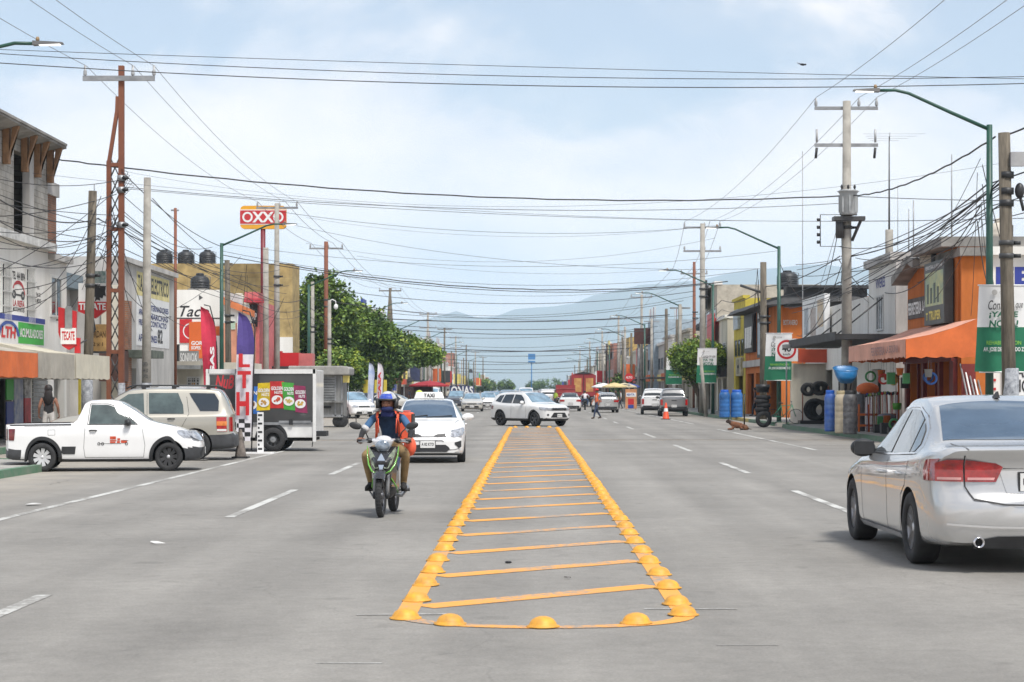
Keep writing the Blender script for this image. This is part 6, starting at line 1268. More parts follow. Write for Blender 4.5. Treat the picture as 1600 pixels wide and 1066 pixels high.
# wires
def wire(name, label, group, a, b, sag, r=.012, mat=WIRE, n=22, wob=0):
    a, b = Vector(a), Vector(b); m = MB(); pts = []
    for i in range(n+1): t_ = i/n; p = a.lerp(b, t_); p.z -= 4*sag*t_*(1-t_); p.z += wob*math.sin(i*2.1); pts.append(tuple(p))
    m.tube(pts, r, mat, n=5); o = m.build(name); tag(o, label, 'cable', group); return o
def lines():
    gl = 'conductors strung along the left poles'; gr = 'conductors strung along the right poles'; lab = 'thin bare conductor running along the %s power poles'
    LP = [(-13.4, 6, 12.6), (-14.1, 64.6, 12.75), (-14.9, 110.6, 12.7), (-15.1, 139, 12.5), (-15.1, 202, 12.6), (-14.5, 265, 12.6), (-14.6, 318, 12.2), (-14.8, 370, 12.2), (-14.8, 500, 12)]
    RP = [(11.9, 6, 12.7), (11.95, 71.5, 12.75), (11.25, 124, 12.75), (13.2, 161, 12), (12.4, 212, 12.4), (12.4, 268, 12.2), (12.4, 330, 12), (12.4, 480, 12)]
    for PP, g, s, offs in ((LP, gl, 'left', (-1.12, .5, 1.2)), (RP, gr, 'right', (-1.15, .48, 1.15))):
        for (x, y, z), (x2, y2, z2) in zip(PP, PP[1:]):
            L = y2-y
            for o in offs: wire('power_line', lab % s, g, (x+o, y, z), (x2+o, y2, z2), .0009*L*L*.22+.15, .010 if y < 100 else .015, WIREG)
        # telephone bundles lower down
        for zz, rr in ((7.2, .03), (6.6, .022), (6.2, .018)):
            Y = [8, 50, 64 if s == 'left' else 74, 98, 120, 150, 185, 222, 262, 300, 360]
            for y, y2 in zip(Y, Y[1:]): x = -14.7 if s == 'left' else 12.1; wire('phone_cable', 'black telephone cable slung low between the %s poles' % s, 'low cables on the '+s, (x, y, zz+.3*math.sin(y)), (x+.05, y2, zz+.3*math.sin(y2)), .35+.2*math.cos(y*3), rr*.7)
    G3 = 'cables crossing high over the avenue'; C1 = 'thin black cable crossing over the avenue from pole to pole'
    # (z of the span, left px, left py, right px, right py, sag, radius)
    def span(z1, x1, y1, z2, x2, y2, sag, r, lab=C1, mat=WIRE, wob=0, grp=G3): a = PZ(x1, y1, z1); b = PZ(x2, y2, z2); wire('cable', lab, grp, a, b, sag, r*.72, mat, n=30, wob=wob)
    span(50, -250, 66, 50, 1850, 113, .5, .015); span(50, -250, 80, 50, 1850, 122, .55, .018); span(51, -250, 68, 51, 1850, 128, .1, .012)
    span(66, -200, 205, 64.6, 190, 262, .05, .035, 'thick twisted cable from the left edge to the lattice pole', wob=.015, grp=None)
    span(64.6, 190, 262, 71.5, 1318, 306, .55, .035, 'thick twisted cable between the lattice pole and the transformer pole', wob=.012, grp=None)
    span(71.5, 1318, 306, 70, 1850, 309, .15, .02, 'thick cable from the transformer pole to the right edge', grp=None)
    span(71.5, 1330, 306, 49, 1555, 214, .35, .035, 'thick black cable climbing to the wooden pole on the right', wob=.015, grp=None); span(49, 1570, 212, 36, 1760, 100, .15, .035, 'thick black cable leaving the right wooden pole upward', grp=None)
    span(64.6, 190, 292, 71.5, 1310, 318, .5, .015); span(64.6, 196, 295, 71.5, 1850, 330, .7, .012); span(60, -200, 240, 72, 1850, 330, 1.1, .008); span(64.6, 195, 268, 49, 1850, 200, 1.6, .006)
    span(64.6, 185, 262, 86.6, 345, 385, .35, .022); span(63.5, 238, 310, 95, 352, 408, .25, .02); span(110.6, 428, 410, 118, 1137, 440, 1.0, .045, wob=.02); span(98, 345, 398, 124, 1100, 445, 1.1, .03)
    span(110.6, 430, 330, 124, 1098, 355, .8, .018); span(110.6, 430, 345, 99, 1187, 420, .9, .014); span(86.6, 345, 380, 88.4, 1215, 392, .9, .012); span(86.6, 345, 392, 98, 1187, 420, 1.2, .014)
    for k, (z, y1, y2, sg, r) in enumerate(((139, 452, 455, 1.0, .03), (139, 470, 462, 1.3, .02), (131, 468, 490, .9, .02), (165, 496, 492, .5, .06), (150, 481, 470, 1.1, .025), (200, 514, 517, .5, .05), (190, 507, 505, .6, .04), (180, 520, 510, .8, .03), (230, 541, 544, .5, .08), (235, 546, 538, .6, .05), (260, 552, 550, .5, .05), (300, 560, 562, .6, .06), (290, 566, 556, .8, .05), (350, 575, 572, .5, .06), (380, 580, 578, .5, .06), (210, 528, 525, 1.2, .025), (160, 400, 420, .9, .014), (145, 430, 442, 1.3, .016), (124, 380, 372, 1.4, .012), (124, 340, 352, 1.0, .01))):
        xl = 830-14.8*2950/z; xr = 830+12.1*2950/z; span(z, xl, y1, z, xr, y2, sg, r)
    # service drops
    rn = random.Random(77); grp = 'service drops to the shops'; lb = 'thin service wire dropping from a pole to a shop front'
    for k in range(26):
        a = (11.9-.2+rn.uniform(-.1, .1), rn.choice((49.2, 49.2, 71.5, 71.5, 98, 88.4)), rn.uniform(6.0, 8.0)); b = (rn.uniform(13.9, 14.8), a[1]+rn.uniform(6, 30), rn.uniform(3.8, 6.4)); wire('service_wire', lb, grp, a, b, rn.uniform(.2, .9), rn.choice((.009, .012, .016)))
    for k in range(26):
        a = (-14.2+rn.uniform(-.5, .2), rn.choice((64.6, 64.6, 63, 95, 110)), rn.uniform(6.2, 8.6)); b = (rn.uniform(-17, -15.8), a[1]+rn.uniform(-14, 25), rn.uniform(3.8, 6.6)); wire('service_wire', lb, grp, a, b, rn.uniform(.2, .8), rn.choice((.009, .012, .014)))
    for k in range(10): wire('service_wire', lb, grp, (11.7, 46.95, rn.uniform(6.2, 7)), (rn.uniform(11.6, 12.4), rn.choice((71.5, 88)), rn.uniform(5.2, 7.6)), rn.uniform(.2, .8), .014)
    for k in range(9): wire('service_wire', lb, grp, (-14.1, 64.6, rn.uniform(7.2, 8.8)), (rn.uniform(-15.4, -14), rn.choice((86, 95, 110)), rn.uniform(6.4, 9)), rn.uniform(.2, .9), .013)
    for k in range(8): wire('service_wire', lb, grp, (-16.3, rn.uniform(50, 58), rn.uniform(5.0, 8)), (-14.1, 64.6, rn.uniform(6.5, 9)), rn.uniform(.1, .5), .012)
lines()
# ------------------------------------------------------------------ trees
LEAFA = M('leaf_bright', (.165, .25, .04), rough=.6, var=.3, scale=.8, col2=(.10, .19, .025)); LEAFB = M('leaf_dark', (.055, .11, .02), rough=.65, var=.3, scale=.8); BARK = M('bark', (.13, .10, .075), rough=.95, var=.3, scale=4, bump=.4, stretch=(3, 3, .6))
LEAFC = M('leaf_yellow_green', (.30, .38, .04), rough=.6, var=.2, scale=1)
def tree(label, x, y, blobs, trunk, leaf=.16, n=9000, mats=(LEAFA, LEAFB, LEAFC), wts=(5, 4, 1), seed=1, group=None, cat='tree', name='tree'):
    """blobs: (dx, dy, z, rx, ry, rz); leaves sit in small clumps through each blob's shell"""
    t = thing(name, label, cat, (x, y, 0), 0, group); rn = random.Random(seed); mb = MB()
    tot = sum(b[3]*b[5] for b in blobs)
    V = [[] for _ in mats]; Fc = [[] for _ in mats]
    for bx, by, bz, rx, ry, rz in blobs:
        k = int(n*rx*rz/tot/14)
        for _ in range(k):
            th = rn.uniform(0, 2*math.pi); cz = rn.uniform(-1, 1); sr = math.sqrt(1-cz*cz); rr = rn.uniform(.55, 1.0)**.6*(1+rn.uniform(-.12, .12)); 
            c = Vector((bx+rx*rr*sr*math.cos(th), by+ry*rr*sr*math.sin(th), bz+rz*rr*cz)); w_ = list(wts)
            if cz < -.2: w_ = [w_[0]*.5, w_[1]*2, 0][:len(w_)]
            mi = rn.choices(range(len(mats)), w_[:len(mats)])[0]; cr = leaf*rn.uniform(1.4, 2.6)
            for __ in range(14):
                p = c+Vector((rn.gauss(0, cr*.6), rn.gauss(0, cr*.6), rn.gauss(0, cr*.5))); a = Vector((rn.uniform(-1, 1), rn.uniform(-1, 1), rn.uniform(-.6, .8))).normalized(); b = a.cross(Vector((rn.uniform(-1, 1), rn.uniform(-1, 1), rn.uniform(-1, 1)))).normalized()
                s1 = leaf*rn.uniform(.6, 1.1); s2 = s1*.5; i = len(V[mi]); V[mi] += [p-a*s1, p-b*s2, p+a*s1, p+b*s2]; Fc[mi].append((i, i+1, i+2, i+3))
    for m_, v, f in zip(mats, V, Fc):
        if v: mb.add(v, f, m_)
    mb.build('crown', t); tm = MB()
    for pts, r in trunk: tm.tube(pts, r, BARK, n=9)
    tm.build('trunk', t); return t
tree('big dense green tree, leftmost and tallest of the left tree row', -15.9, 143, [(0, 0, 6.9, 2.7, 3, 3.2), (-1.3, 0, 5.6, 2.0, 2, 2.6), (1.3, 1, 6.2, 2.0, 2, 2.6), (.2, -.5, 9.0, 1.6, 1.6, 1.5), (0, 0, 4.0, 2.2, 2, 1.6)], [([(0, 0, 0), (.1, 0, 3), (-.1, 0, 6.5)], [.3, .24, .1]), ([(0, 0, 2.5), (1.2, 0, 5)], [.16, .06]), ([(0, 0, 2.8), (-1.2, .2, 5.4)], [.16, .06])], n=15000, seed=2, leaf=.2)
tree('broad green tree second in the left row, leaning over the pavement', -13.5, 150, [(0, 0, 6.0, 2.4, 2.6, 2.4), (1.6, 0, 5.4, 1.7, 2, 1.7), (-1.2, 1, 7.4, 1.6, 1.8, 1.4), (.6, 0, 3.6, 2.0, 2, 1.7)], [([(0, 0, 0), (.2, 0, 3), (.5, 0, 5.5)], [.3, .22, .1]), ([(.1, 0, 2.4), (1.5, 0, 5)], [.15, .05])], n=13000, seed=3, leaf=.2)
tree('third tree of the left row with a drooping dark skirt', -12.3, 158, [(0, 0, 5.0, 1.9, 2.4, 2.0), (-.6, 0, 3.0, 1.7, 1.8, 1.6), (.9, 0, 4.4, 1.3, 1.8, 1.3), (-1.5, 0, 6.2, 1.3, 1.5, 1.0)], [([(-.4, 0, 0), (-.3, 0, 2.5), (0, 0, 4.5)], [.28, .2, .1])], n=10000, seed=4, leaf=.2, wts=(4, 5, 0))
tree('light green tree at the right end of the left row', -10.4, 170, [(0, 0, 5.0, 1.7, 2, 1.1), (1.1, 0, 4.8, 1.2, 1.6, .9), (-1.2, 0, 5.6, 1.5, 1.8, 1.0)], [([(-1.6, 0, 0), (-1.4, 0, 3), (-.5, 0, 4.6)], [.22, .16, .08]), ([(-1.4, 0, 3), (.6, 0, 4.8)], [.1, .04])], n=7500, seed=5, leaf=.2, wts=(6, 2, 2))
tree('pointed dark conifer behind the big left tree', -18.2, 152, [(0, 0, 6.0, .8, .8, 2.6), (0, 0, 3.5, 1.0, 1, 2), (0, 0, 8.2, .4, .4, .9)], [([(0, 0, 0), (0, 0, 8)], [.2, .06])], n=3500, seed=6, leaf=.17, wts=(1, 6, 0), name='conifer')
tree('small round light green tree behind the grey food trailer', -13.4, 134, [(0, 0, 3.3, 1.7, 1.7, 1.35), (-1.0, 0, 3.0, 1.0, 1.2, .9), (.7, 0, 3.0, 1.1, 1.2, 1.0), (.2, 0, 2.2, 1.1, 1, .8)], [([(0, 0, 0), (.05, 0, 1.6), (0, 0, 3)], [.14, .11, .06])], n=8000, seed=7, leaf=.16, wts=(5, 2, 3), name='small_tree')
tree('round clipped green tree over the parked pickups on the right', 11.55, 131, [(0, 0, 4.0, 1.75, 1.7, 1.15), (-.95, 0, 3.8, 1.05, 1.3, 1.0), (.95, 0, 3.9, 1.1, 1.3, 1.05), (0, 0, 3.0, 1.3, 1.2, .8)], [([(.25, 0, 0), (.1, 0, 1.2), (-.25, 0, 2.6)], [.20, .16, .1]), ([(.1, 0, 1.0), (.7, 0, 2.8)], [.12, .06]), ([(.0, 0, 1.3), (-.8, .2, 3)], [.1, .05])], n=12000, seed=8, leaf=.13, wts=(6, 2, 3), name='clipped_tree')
for k, (x, y, h, r) in enumerate(((-8.5, 640, 5.5, 2.8), (-14, 560, 5, 2.0), (-16, 470, 4.5, 1.6), (13, 260, 4, 1.6), (1.5, 800, 6, 3.4), (-30, 330, 9, 4), (24, 300, 7, 3), (8, 780, 7, 6), (-16, 700, 6, 3), (20, 700, 7, 5))):
    tree('hazy far tree, %s along the street' % ORD(k+1), x, y, [(0, 0, h*.62, r, r, h*.33), (r*.5, 0, h*.5, r*.6, r*.6, h*.25), (-r*.5, 0, h*.5, r*.6, r*.6, h*.25)], [([(0, 0, 0), (0, 0, h*.6)], [.2, .1])], n=2600, seed=30+k, leaf=.3, wts=(3, 4, 0), group='far trees along the avenue')
# ------------------------------------------------------------------ flags, banners and signs
def feather(label, x, y, h, w_, mat, texts=(), mt=None, lean=.1, tipmat=None, name='feather_flag', lo=.9):
    t = thing(name, label, 'flag', (x, y, 0)); n = 26; m = MB(); vs = []
    def edge(v): return w_*(1.0 if v < .72 else math.sqrt(max(0, 1-((v-.72)/.28)**2)))
    for i in range(n+1):
        v = i/n; z = lo+(h-lo)*v; e = edge(v); bow = .04*math.sin(v*6)
        for k in range(4): vs.append((-w_/2+lean*v+e*k/3+.0, .03*math.sin(k*1.4+v*7)+bow, z))
    f = [(i*4+k, i*4+k+1, i*4+k+5, i*4+k+4) for i in range(n) for k in range(3)]
    cut = int(n*.68) if tipmat else n
    m.add(vs, f[:cut*3], mat); 
    if tipmat: m.add(vs, f[cut*3:], tipmat)
    m2 = [tuple(Vector(v)+Vector((0, .012, 0))) for v in vs]; m.add(m2, [q[::-1] for q in f[:cut*3]], mat)
    if tipmat: m.add(m2, [q[::-1] for q in f[cut*3:]], tipmat)
    c = m.build('cloth', t)
    for body, v0, v1, a0, a1, ma in texts:
        q = MB(); P = Pl((x, y-.10, 0), (1, 0, 0), (0, -1, 0))
        # letters climb the flag, turned a quarter
        P2 = Pl((x+w_*(a1-.5)+lean*(v0+v1)/2, y-.10, lo+(h-lo)*v0), (0, 0, 1), (0, -1, 0), (-1, 0, 0)) if len(body) > 1 and body.endswith('|') else None
        if P2: P2.text(q, body[:-1], 0, (h-lo)*(v1-v0), 0, w_*(a1-a0), .0, ma, .04)
        else: P.text(q, body, w_*(a0-.5)+lean*(v0+v1)/2, w_*(a1-.5)+lean*(v0+v1)/2, lo+(h-lo)*v0, lo+(h-lo)*v1, .0, ma, .04)
        q.build('lettering', c, True)
    pm = MB(); pm.tube([(w_/2+.01, 0, 0), (w_/2+.01+lean*.6, 0, h*.7), (w_/2+lean-.02, 0, h*.88), (w_*.15+lean, 0, h*1.0), (-w_*.25+lean, 0, h*1.01)], .018, BLACKP, n=6); pm.build('pole_shaft', t)
    bm_ = MB(); bm_.box((w_/2, 0, .03), (.7, .06, .05), BLACKP); bm_.box((w_/2, 0, .03), (.06, .7, .04), BLACKP); bm_.build('base', t); return t
def flags():
    PK = M('flag_red', (.58, .03, .07), rough=.7, var=.15); z = 55
    t = feather('red feather flag with white upright lettering behind the beige SUV', (331-CX)*z/F, z, 4.1, .42, PK, [('SALSAS|', .12, .62, .52, .82, WHS)], lean=-.12, lo=1.0)
    z = 50.5; PU = M('flag_purple', (.09, .06, .26), rough=.7, var=.15); WF = M('flag_white', (.72, .70, .74), rough=.7, var=.08)
    t = feather('purple and white feather flag with tall red letters LTH', (379-CX)*z/F, z, 3.75, .46, WF, [('L', .55, .66, .15, .8, REDS), ('T', .38, .52, .12, .9, REDS), ('H', .16, .35, .1, .85, REDS)], lean=.12, tipmat=PU, lo=.45)
    m = MB()
    for i in range(5):
        for k in range(3):
            m.box((-.2+k*.16+(i % 2)*.0+.02, -.03, .35+i*.12), (.15, .012, .11), BLK if (i+k) % 2 else WF)
    m.build('checked_tail', t)
    for k, (px, mt_, tx, lab) in enumerate(((578, M('flag_blue', (.25, .36, .62), rough=.7, var=.3, scale=2, col2=(.68, .7, .72)), (), 'far white and blue feather flag, left of the two by the trees'), (592, WF, [('CASA|', .2, .8, .2, .7, REDS)], 'far white feather flag with red letters, right of the two by the trees'))):
        z = 118; feather(lab, (px-CX)*z/F, z, 3.4, .38, mt_, tx, lean=.14, lo=.5)
    # campaign banners on the lamp posts
    for k, (x, y, lab) in enumerate(((11.9, 47.8, 'large white and green campaign banner on the nearest right lamp post'), (11.55, 88.1, 'white and green campaign banner behind the forty speed sign'), (11.15, 119.7, 'white and green campaign banner beside the blue barrels'), (11.2, 147.7, 'small far white and green campaign banner left of the round tree'))):
        t = thing('campaign_banner', lab, 'banner', (x, y-.16, 0)); W = Pl((x, y-.16, 0), (1, 0, 0), (0, -1, 0)); w_ = 1.20; z0, z1 = 2.12, 4.28; m = MB(); n = 14; zs = z0+(z1-z0)*.52
        for (a, b, mt_) in ((zs, z1, WHS), (z0, zs, DGR)):
            vs = []; fs = []
            for i in range(n+1):
                for j in range(7): v = a+(b-a)*j/6; u = -w_/2+w_*i/n; sl_ = .05*(v-z1)*(1 if u < 0 else .3); vs.append(W.p(u+sl_, v, .03*math.sin(u*6+v*1.5)*(z1-v)/2))
            for i in range(n):
                for j in range(6): q = i*7+j; fs.append((q, q+7, q+8, q+1))
            m.add(vs, fs, mt_, True); m.add([Vector(v)+Vector((0, .01, 0)) for v in vs], [f[::-1] for f in fs], mt_, True)
        c = m.build('cloth', t, True); m = MB(); GT = M('banner_text_green', (.015, .13, .07), rough=.6, var=.05); LG = M('banner_lime', (.25, .50, .05), rough=.6, var=.05)
        W.text(m, 'Conta', -.38, .05, 3.68, 3.92, .05, INK, .004, .3); W.text(m, 'con que', .08, .5, 3.68, 3.85, .05, INK, .004, .3); W.text(m, u'\u00a1YA TE', -.36, .38, 3.46, 3.64, .05, GT, .035, .1); W.text(m, 'NOTA!', -.36, .38, 3.24, 3.42, .05, GT, .035, .1)
        W.text(m, 'REHABILITACION', -.42, .45, 2.80, 2.90, .05, LG, .01); W.text(m, 'AV. JOSE DE ESCOBEDO Z', -.5, .52, 2.60, 2.74, .05, WHS, .025); W.ring(m, -.22, 4.12, .0, .07, .05, PLG, n=12); W.text(m, 'GOB', -.1, .12, 4.08, 4.15, .05, PLG, .01); m.build('lettering', c, True)
        m = MB(); m.tube([W.p(-w_/2-.03, z1+.02), W.p(w_/2+.03, z1+.02)], .02, WHS, n=6); m.tube([W.p(-w_/2-.0, z0-.01), W.p(w_/2, z0-.01)], .02, WHS, n=6); m.tube([W.p(x*0+.0, z1+.02), W.p(0, z1+.02, -.16)], .03, GPO, n=6); m.build('rail', t, True)
    # speed limit sign
    z = 84.0; x = (1229-CX)*z/F; t = thing('speed_limit_sign', 'white square speed sign with a red ring reading forty on a thin post', 'road sign', (x, z, 0)); W = Pl((x, z, 0), (1, 0, 0), (0, -1, 0)); c = 1.65+(HY-547)*z/F
    m = MB(); W.box(m, -.5, .5, c-.5, c+.5, 0, .02, WHS); pl = m.build('sign_plate', t, True); m = MB(); W.ring(m, 0, c+.02, .33, .43, .024, REDS, n=36); W.text(m, '40', -.2, .2, c-.08, c+.2, .025, INK, .03); W.text(m, 'km/h', -.16, .16, c-.24, c-.14, .025, INK, .01); m.build('lettering', pl, True)
    m = MB(); m.tube([(0, .03, 0), (0, .03, c+.5)], .035, STL, n=8); m.build('post', t)
    # stop sign, far billboard, far blue sign, orange board
    z = 175; x = (983-CX)*z/F; t = thing('stop_sign', 'far red round stop sign on a thin post', 'road sign', (x, z, 0)); W = Pl((x, z, 0), (1, 0, 0), (0, -1, 0)); c = 1.65+(HY-590)*z/F; m = MB(); W.poly(m, [(.42*math.cos(R(22.5+45*k)), c+.42*math.sin(R(22.5+45*k))) for k in range(8)], 0, .03, REDS); pl = m.build('sign_plate', t, True); m = MB(); W.text(m, 'ALTO', -.3, .3, c-.1, c+.12, .035, WHS, .03); m.build('lettering', pl, True); m = MB(); m.tube([(0, .05, 0), (0, .05, c)], .04, STL, n=6); m.build('post', t)
    z = 205; t = thing('billboard', 'dark brown blank billboard above the far right roofs', 'billboard', ((1010-CX)*z/F, z, 0)); W = Pl(((1010-CX)*z/F, z, 0), (1, 0, 0), (0, -1, 0)); m = MB(); W.box(m, -1.35, 1.35, 1.65+(HY-538)*z/F, 1.65+(HY-513)*z/F, 0, .2, M('billboard_brown', (.09, .03, .025), rough=.7, var=.2)); m.build('sign_panel', t, True); m = MB(); m.tube([W.p(-.8, 0, -.1), W.p(-.8, 7, -.1)], .1, STL, n=6); m.tube([W.p(.8, 0, -.1), W.p(.8, 7, -.1)], .1, STL, n=6); m.build('post', t, True)
    z = 560; t = thing('far_store_sign', 'small pale blue store sign on a mast far down the street', 'sign', (0, z, 0)); W = Pl((0, z, 0), (1, 0, 0), (0, -1, 0)); m = MB(); W.box(m, -.9, 1.2, 1.65+(HY-562)*z/F, 1.65+(HY-553)*z/F, 0, .4, M('far_sign_blue', (.06, .22, .48), rough=.5, var=.1)); W.box(m, -.9, 1.2, 1.65+(HY-566.5)*z/F, 1.65+(HY-564)*z/F, 0, .4, M('far_sign_blue')); m.build('sign_panel', t, True); m = MB(); m.tube([W.p(.1, 0, -.2), W.p(.1, 10, -.2)], .17, M('far_sign_blue'), n=6); m.build('post', t, True)
    z = 160; t = thing('street_board', 'orange and white tall advert board on the far right kerb', 'sign board', ((986-CX)*z/F, z, 0)); W = Pl(((986-CX)*z/F, z, 0), (1, 0, 0), (0, -1, 0)); m = MB(); W.box(m, -.48, .48, .1, 1.75, 0, .08, M('board_orange', (.62, .28, .13), rough=.6, var=.15)); bd = m.build('sign_panel', t, True); m = MB(); W.box(m, -.42, .42, 1.1, 1.45, .081, .09, WHS); W.text(m, 'RENTA', -.36, .3, 1.2, 1.38, .095, BLS, .03); W.box(m, -.26, .24, .45, .95, .081, .09, REDS); W.box(m, -.26, .22, .12, .42, .081, .09, BLS); m.build('lettering', bd, True); m = MB(); m.tube([W.p(-.4, 0, -.3), W.p(-.4, 1.6, -.02)], .03, STL, n=5); m.tube([W.p(.4, 0, -.3), W.p(.4, 1.6, -.02)], .03, STL, n=5); m.build('stand', t, True)
flags()
def letters_onas():
    z = 205; t = thing('giant_letters', 'big white shop lettering over a dark wall far on the left', 'sign', ((722-CX)*z/F, z, 0)); W = Pl(((722-CX)*z/F, z, 0), (1, 0, 0), (0, -1, 0)); m = MB(); W.box(m, -1.35, 1.3, 1.0, 2.15, -.3, 0, M('sign_navy')); m.build('sign_panel', t, True); m = MB(); W.text(m, 'ONAS', -1.2, 1.2, 1.15, 2.1, .02, WHS, .03); m.build('lettering', t, True)
    z = 178; t = thing('dark_kiosk', 'dark brown street kiosk with a red parasol roof behind the taxi', 'kiosk', (-10.9, z, 0)); m = MB(); m.bb(-1.5, 1.6, -1, 1, .14, 2.0, M('kiosk_brown', (.05, .03, .028), rough=.8, var=.3)); m.build('kiosk_body', t); m = MB(); m.lathe([(1.9, 2.0), (1.9, 2.12), (1.0, 2.4), (.05, 2.55)], M('parasol_dark_red', (.33, .02, .03), rough=.8), c=(1.3, -.6, 0), n=4, smooth=False); m.build('parasol', t); m = MB(); m.tube([(1.3, -.6, 0), (1.3, -.6, 2.7)], .04, STL, n=6); m.build('post', t)
    m = MB(); m.bb(-13.6, -11.8, 176, 179, 2.2, 2.7, M('fascia_red_orange', (.6, .10, .05), rough=.6)); m.bb(-13.5, -13.4, 176, 176.1, 0, 2.2, STL); m.bb(-11.9, -11.8, 176, 176.1, 0, 2.2, STL); o = m.build('shade_canopy'); tag(o, 'red orange flat shade canopy left of the dark kiosk', 'canopy')
    z = 105; m = MB()
    for k in range(14): m.bb(-12.0+k*.12, -11.9+k*.12+.015, z+30, z+30.05, 0, 2.4, YELW)
    o = m.build('yellow_fence'); tag(o, 'ochre yellow sheet fence left of the two far flags', 'fence')
    for k, (x, y, c, lab) in enumerate(((7.6, 172, M('parasol_yellow', (.62, .50, .25), rough=.8), 'pale yellow market parasol right of the worker'), (6.9, 180, WHS, 'white market parasol beside the yellow one'), (9.6, 185, BLS, 'blue market canopy beyond the parasols'), (8.7, 176, M('parasol_cream', (.6, .52, .35), rough=.8), 'cream market parasol behind the grey hatchback'))):
        t = thing('parasol', lab, 'parasol', (x, y, 0)); m = MB(); m.lathe([(1.15, 1.9), (1.15, 2.0), (.6, 2.22), (.03, 2.35)], c, n=8, smooth=False); m.build('canopy', t); m = MB(); m.tube([(0, 0, 0), (0, 0, 2.3)], .03, STL, n=6); m.build('pole_shaft', t)
letters_onas()
# ------------------------------------------------------------------ parked box vehicle and food trailer
def snack_truck():
    z = 51.0; q = lambda px: (px-CX)*z/F; v = lambda py: H+(HY-py)*z/F; x0, x1 = q(326), q(493); t = thing('snack_box_truck', 'white box bodied truck with black panels showing colourful snack bags', 'box truck', ((x0+x1)/2, z+1, 0)); W = Pl((0, z, 0), (1, 0, 0), (0, -1, 0)); WB = M('box_white', (.74, .74, .72), rough=.45, var=.1, coat=.4)
    m = MB(); W.box(m, x0, x1, v(684), v(578), -2.0, 0, WB); b = m.build('box_body', t, True, bevel=.02)
    PB = M('panel_black', (.035, .035, .037), rough=.35, var=.6, scale=1.2, col2=(.06, .062, .06), coat=.5); m = MB(); W.box(m, q(384), q(489), v(661), v(584), .0, .012, PB); p = m.build('side_panel', t, True); m = MB(); W.box(m, q(328), q(368), v(660), v(586), .0, .012, PB); W.text(m, 'NuB', q(336), q(366), v(608), v(586), .018, M('script_red', (.55, .04, .05), rough=.5), .03, .3); m.build('side_panel', t, True)
    m = MB()
    for a, c in ((322, 327), (368, 376), (489, 494)): W.box(m, q(a), q(c), v(690), v(577), -.02, .04, WB)
    W.box(m, q(326), q(493), v(584), v(577), -.02, .04, WB); W.box(m, q(326), q(493), v(664), v(660), -.02, .03, STL); m.build('corner_frame', t, True)
    bags = [(383, 404, 603, 646, (.04, .17, .55), 'DEN', 0), (402, 423, 599, 642, (.72, .52, .02), 'GOLDEN', 1), (422, 444, 596, 638, (.58, .03, .03), 'GOLDEN', 0), (442, 461, 597, 640, (.07, .38, .05), 'GOLDEN', 2), (460, 479, 602, 644, (.28, .03, .10), 'GOLDEN', 3)]
    for i, (a, c, y0, y1, col, tx, k) in enumerate(bags):
        bm_ = M('bag_%d' % i, col, rough=.35, var=.25, scale=5); m = MB(); sk = (.02, -.02, .0, .03, .03)[i]; P = W.p
        m.add([P(q(a)+sk, v(y1), .016+.002*i), P(q(c)+sk, v(y1)-sk, .016+.002*i), P(q(c)-sk, v(y0)-sk, .016+.002*i), P(q(a)-sk, v(y0), .016+.002*i)], [(0, 1, 2, 3)], bm_); cx, cy = (q(a)+q(c))/2, v(y1-13); d = .030+.001*i
        W.ring(m, cx, cy, 0, .145, d, WHS, n=20, sy=.85); rn = random.Random(i); NM = M('nuts_%d' % i, ((.30, .13, .05), (.62, .33, .08), (.62, .09, .04), (.62, .48, .14), (.62, .38, .05))[i], rough=.6, var=.3, scale=30)
        for kk in range(9): W.ring(m, cx+rn.uniform(-.07, .07), cy+rn.uniform(-.04, .05), 0, .03, d+.002+kk*.0005, NM, n=7)
        hgt = v(y0)-v(y1); W.text(m, tx, q(a)+.03, q(c)-.03, v(y0)-hgt*.33, v(y0)-hgt*.19, d, WHS, .03, .1)
        if tx != 'DEN': W.text(m, 'NUTS', q(a)+.12, q(c)-.04, v(y0)-hgt*.47, v(y0)-hgt*.36, d, WHS, .03, .1)
        m.build('snack_bag_picture', p, True)
    m = MB(); W.box(m, x0+.1, x1-.1, .28, v(684), -1.9, -.12, UNDER); W.box(m, q(493), q(509), v(682), v(674), -.7, -.1, BLACKP); m.tube([W.p(q(488), v(690), -.1), W.p(q(487), .12, -.1)], .012, BLACKP, n=5); m.build('chassis', t, True)
    m = MB(); W.box(m, q(436), q(486), v(661), v(657.5), .02, .05, STL); W.box(m, q(452), q(458), v(664), v(655), .02, .07, BLACKP); m.build('side_latch', t, True)
    am = MB(); cx = q(424); W.ring(am, cx, .34, .36, .44, .02, BLACKP, a0=-5, a1=185, n=24); W.poly(am, [(cx+.37*math.cos(R(a)), .34+.37*math.sin(R(a))) for a in range(0, 181, 12)], -.1, .006, UNDER); am.build('wheel_arch', t, True)
    for yy in (-.06, -1.85):
        w_ = MB(); r = .32; w_.lathe([(r*.6, -.1), (r*.93, -.11), (r, -.07), (r, .07), (r*.93, .11), (r*.6, .1)], RUBBER, n=30, axis='y', cap=False); w_.lathe([(r*.6, -.09), (r*.55, -.03), (r*.3, -.05), (.01, -.06)], GREYP, n=24, axis='y', cap=False); w_.lathe([(r*.6, .09), (.01, .05)], GREYP, n=24, axis='y', cap=False); w_.lathe([(r*.24, -.085), (.01, -.09)], STL, n=14, axis='y', cap=False)
        for k in range(8): a = k*math.pi/4; w_.lathe([(.035, -.062), (.001, -.063)], UNDER, c=(r*.43*math.cos(a), 0, r*.43*math.sin(a)), n=8, axis='y', cap=False)
        o = w_.build('wheel', t); o.location = (cx+.05-(x0+x1)/2, -1-yy-.0-.02+(.0), r)
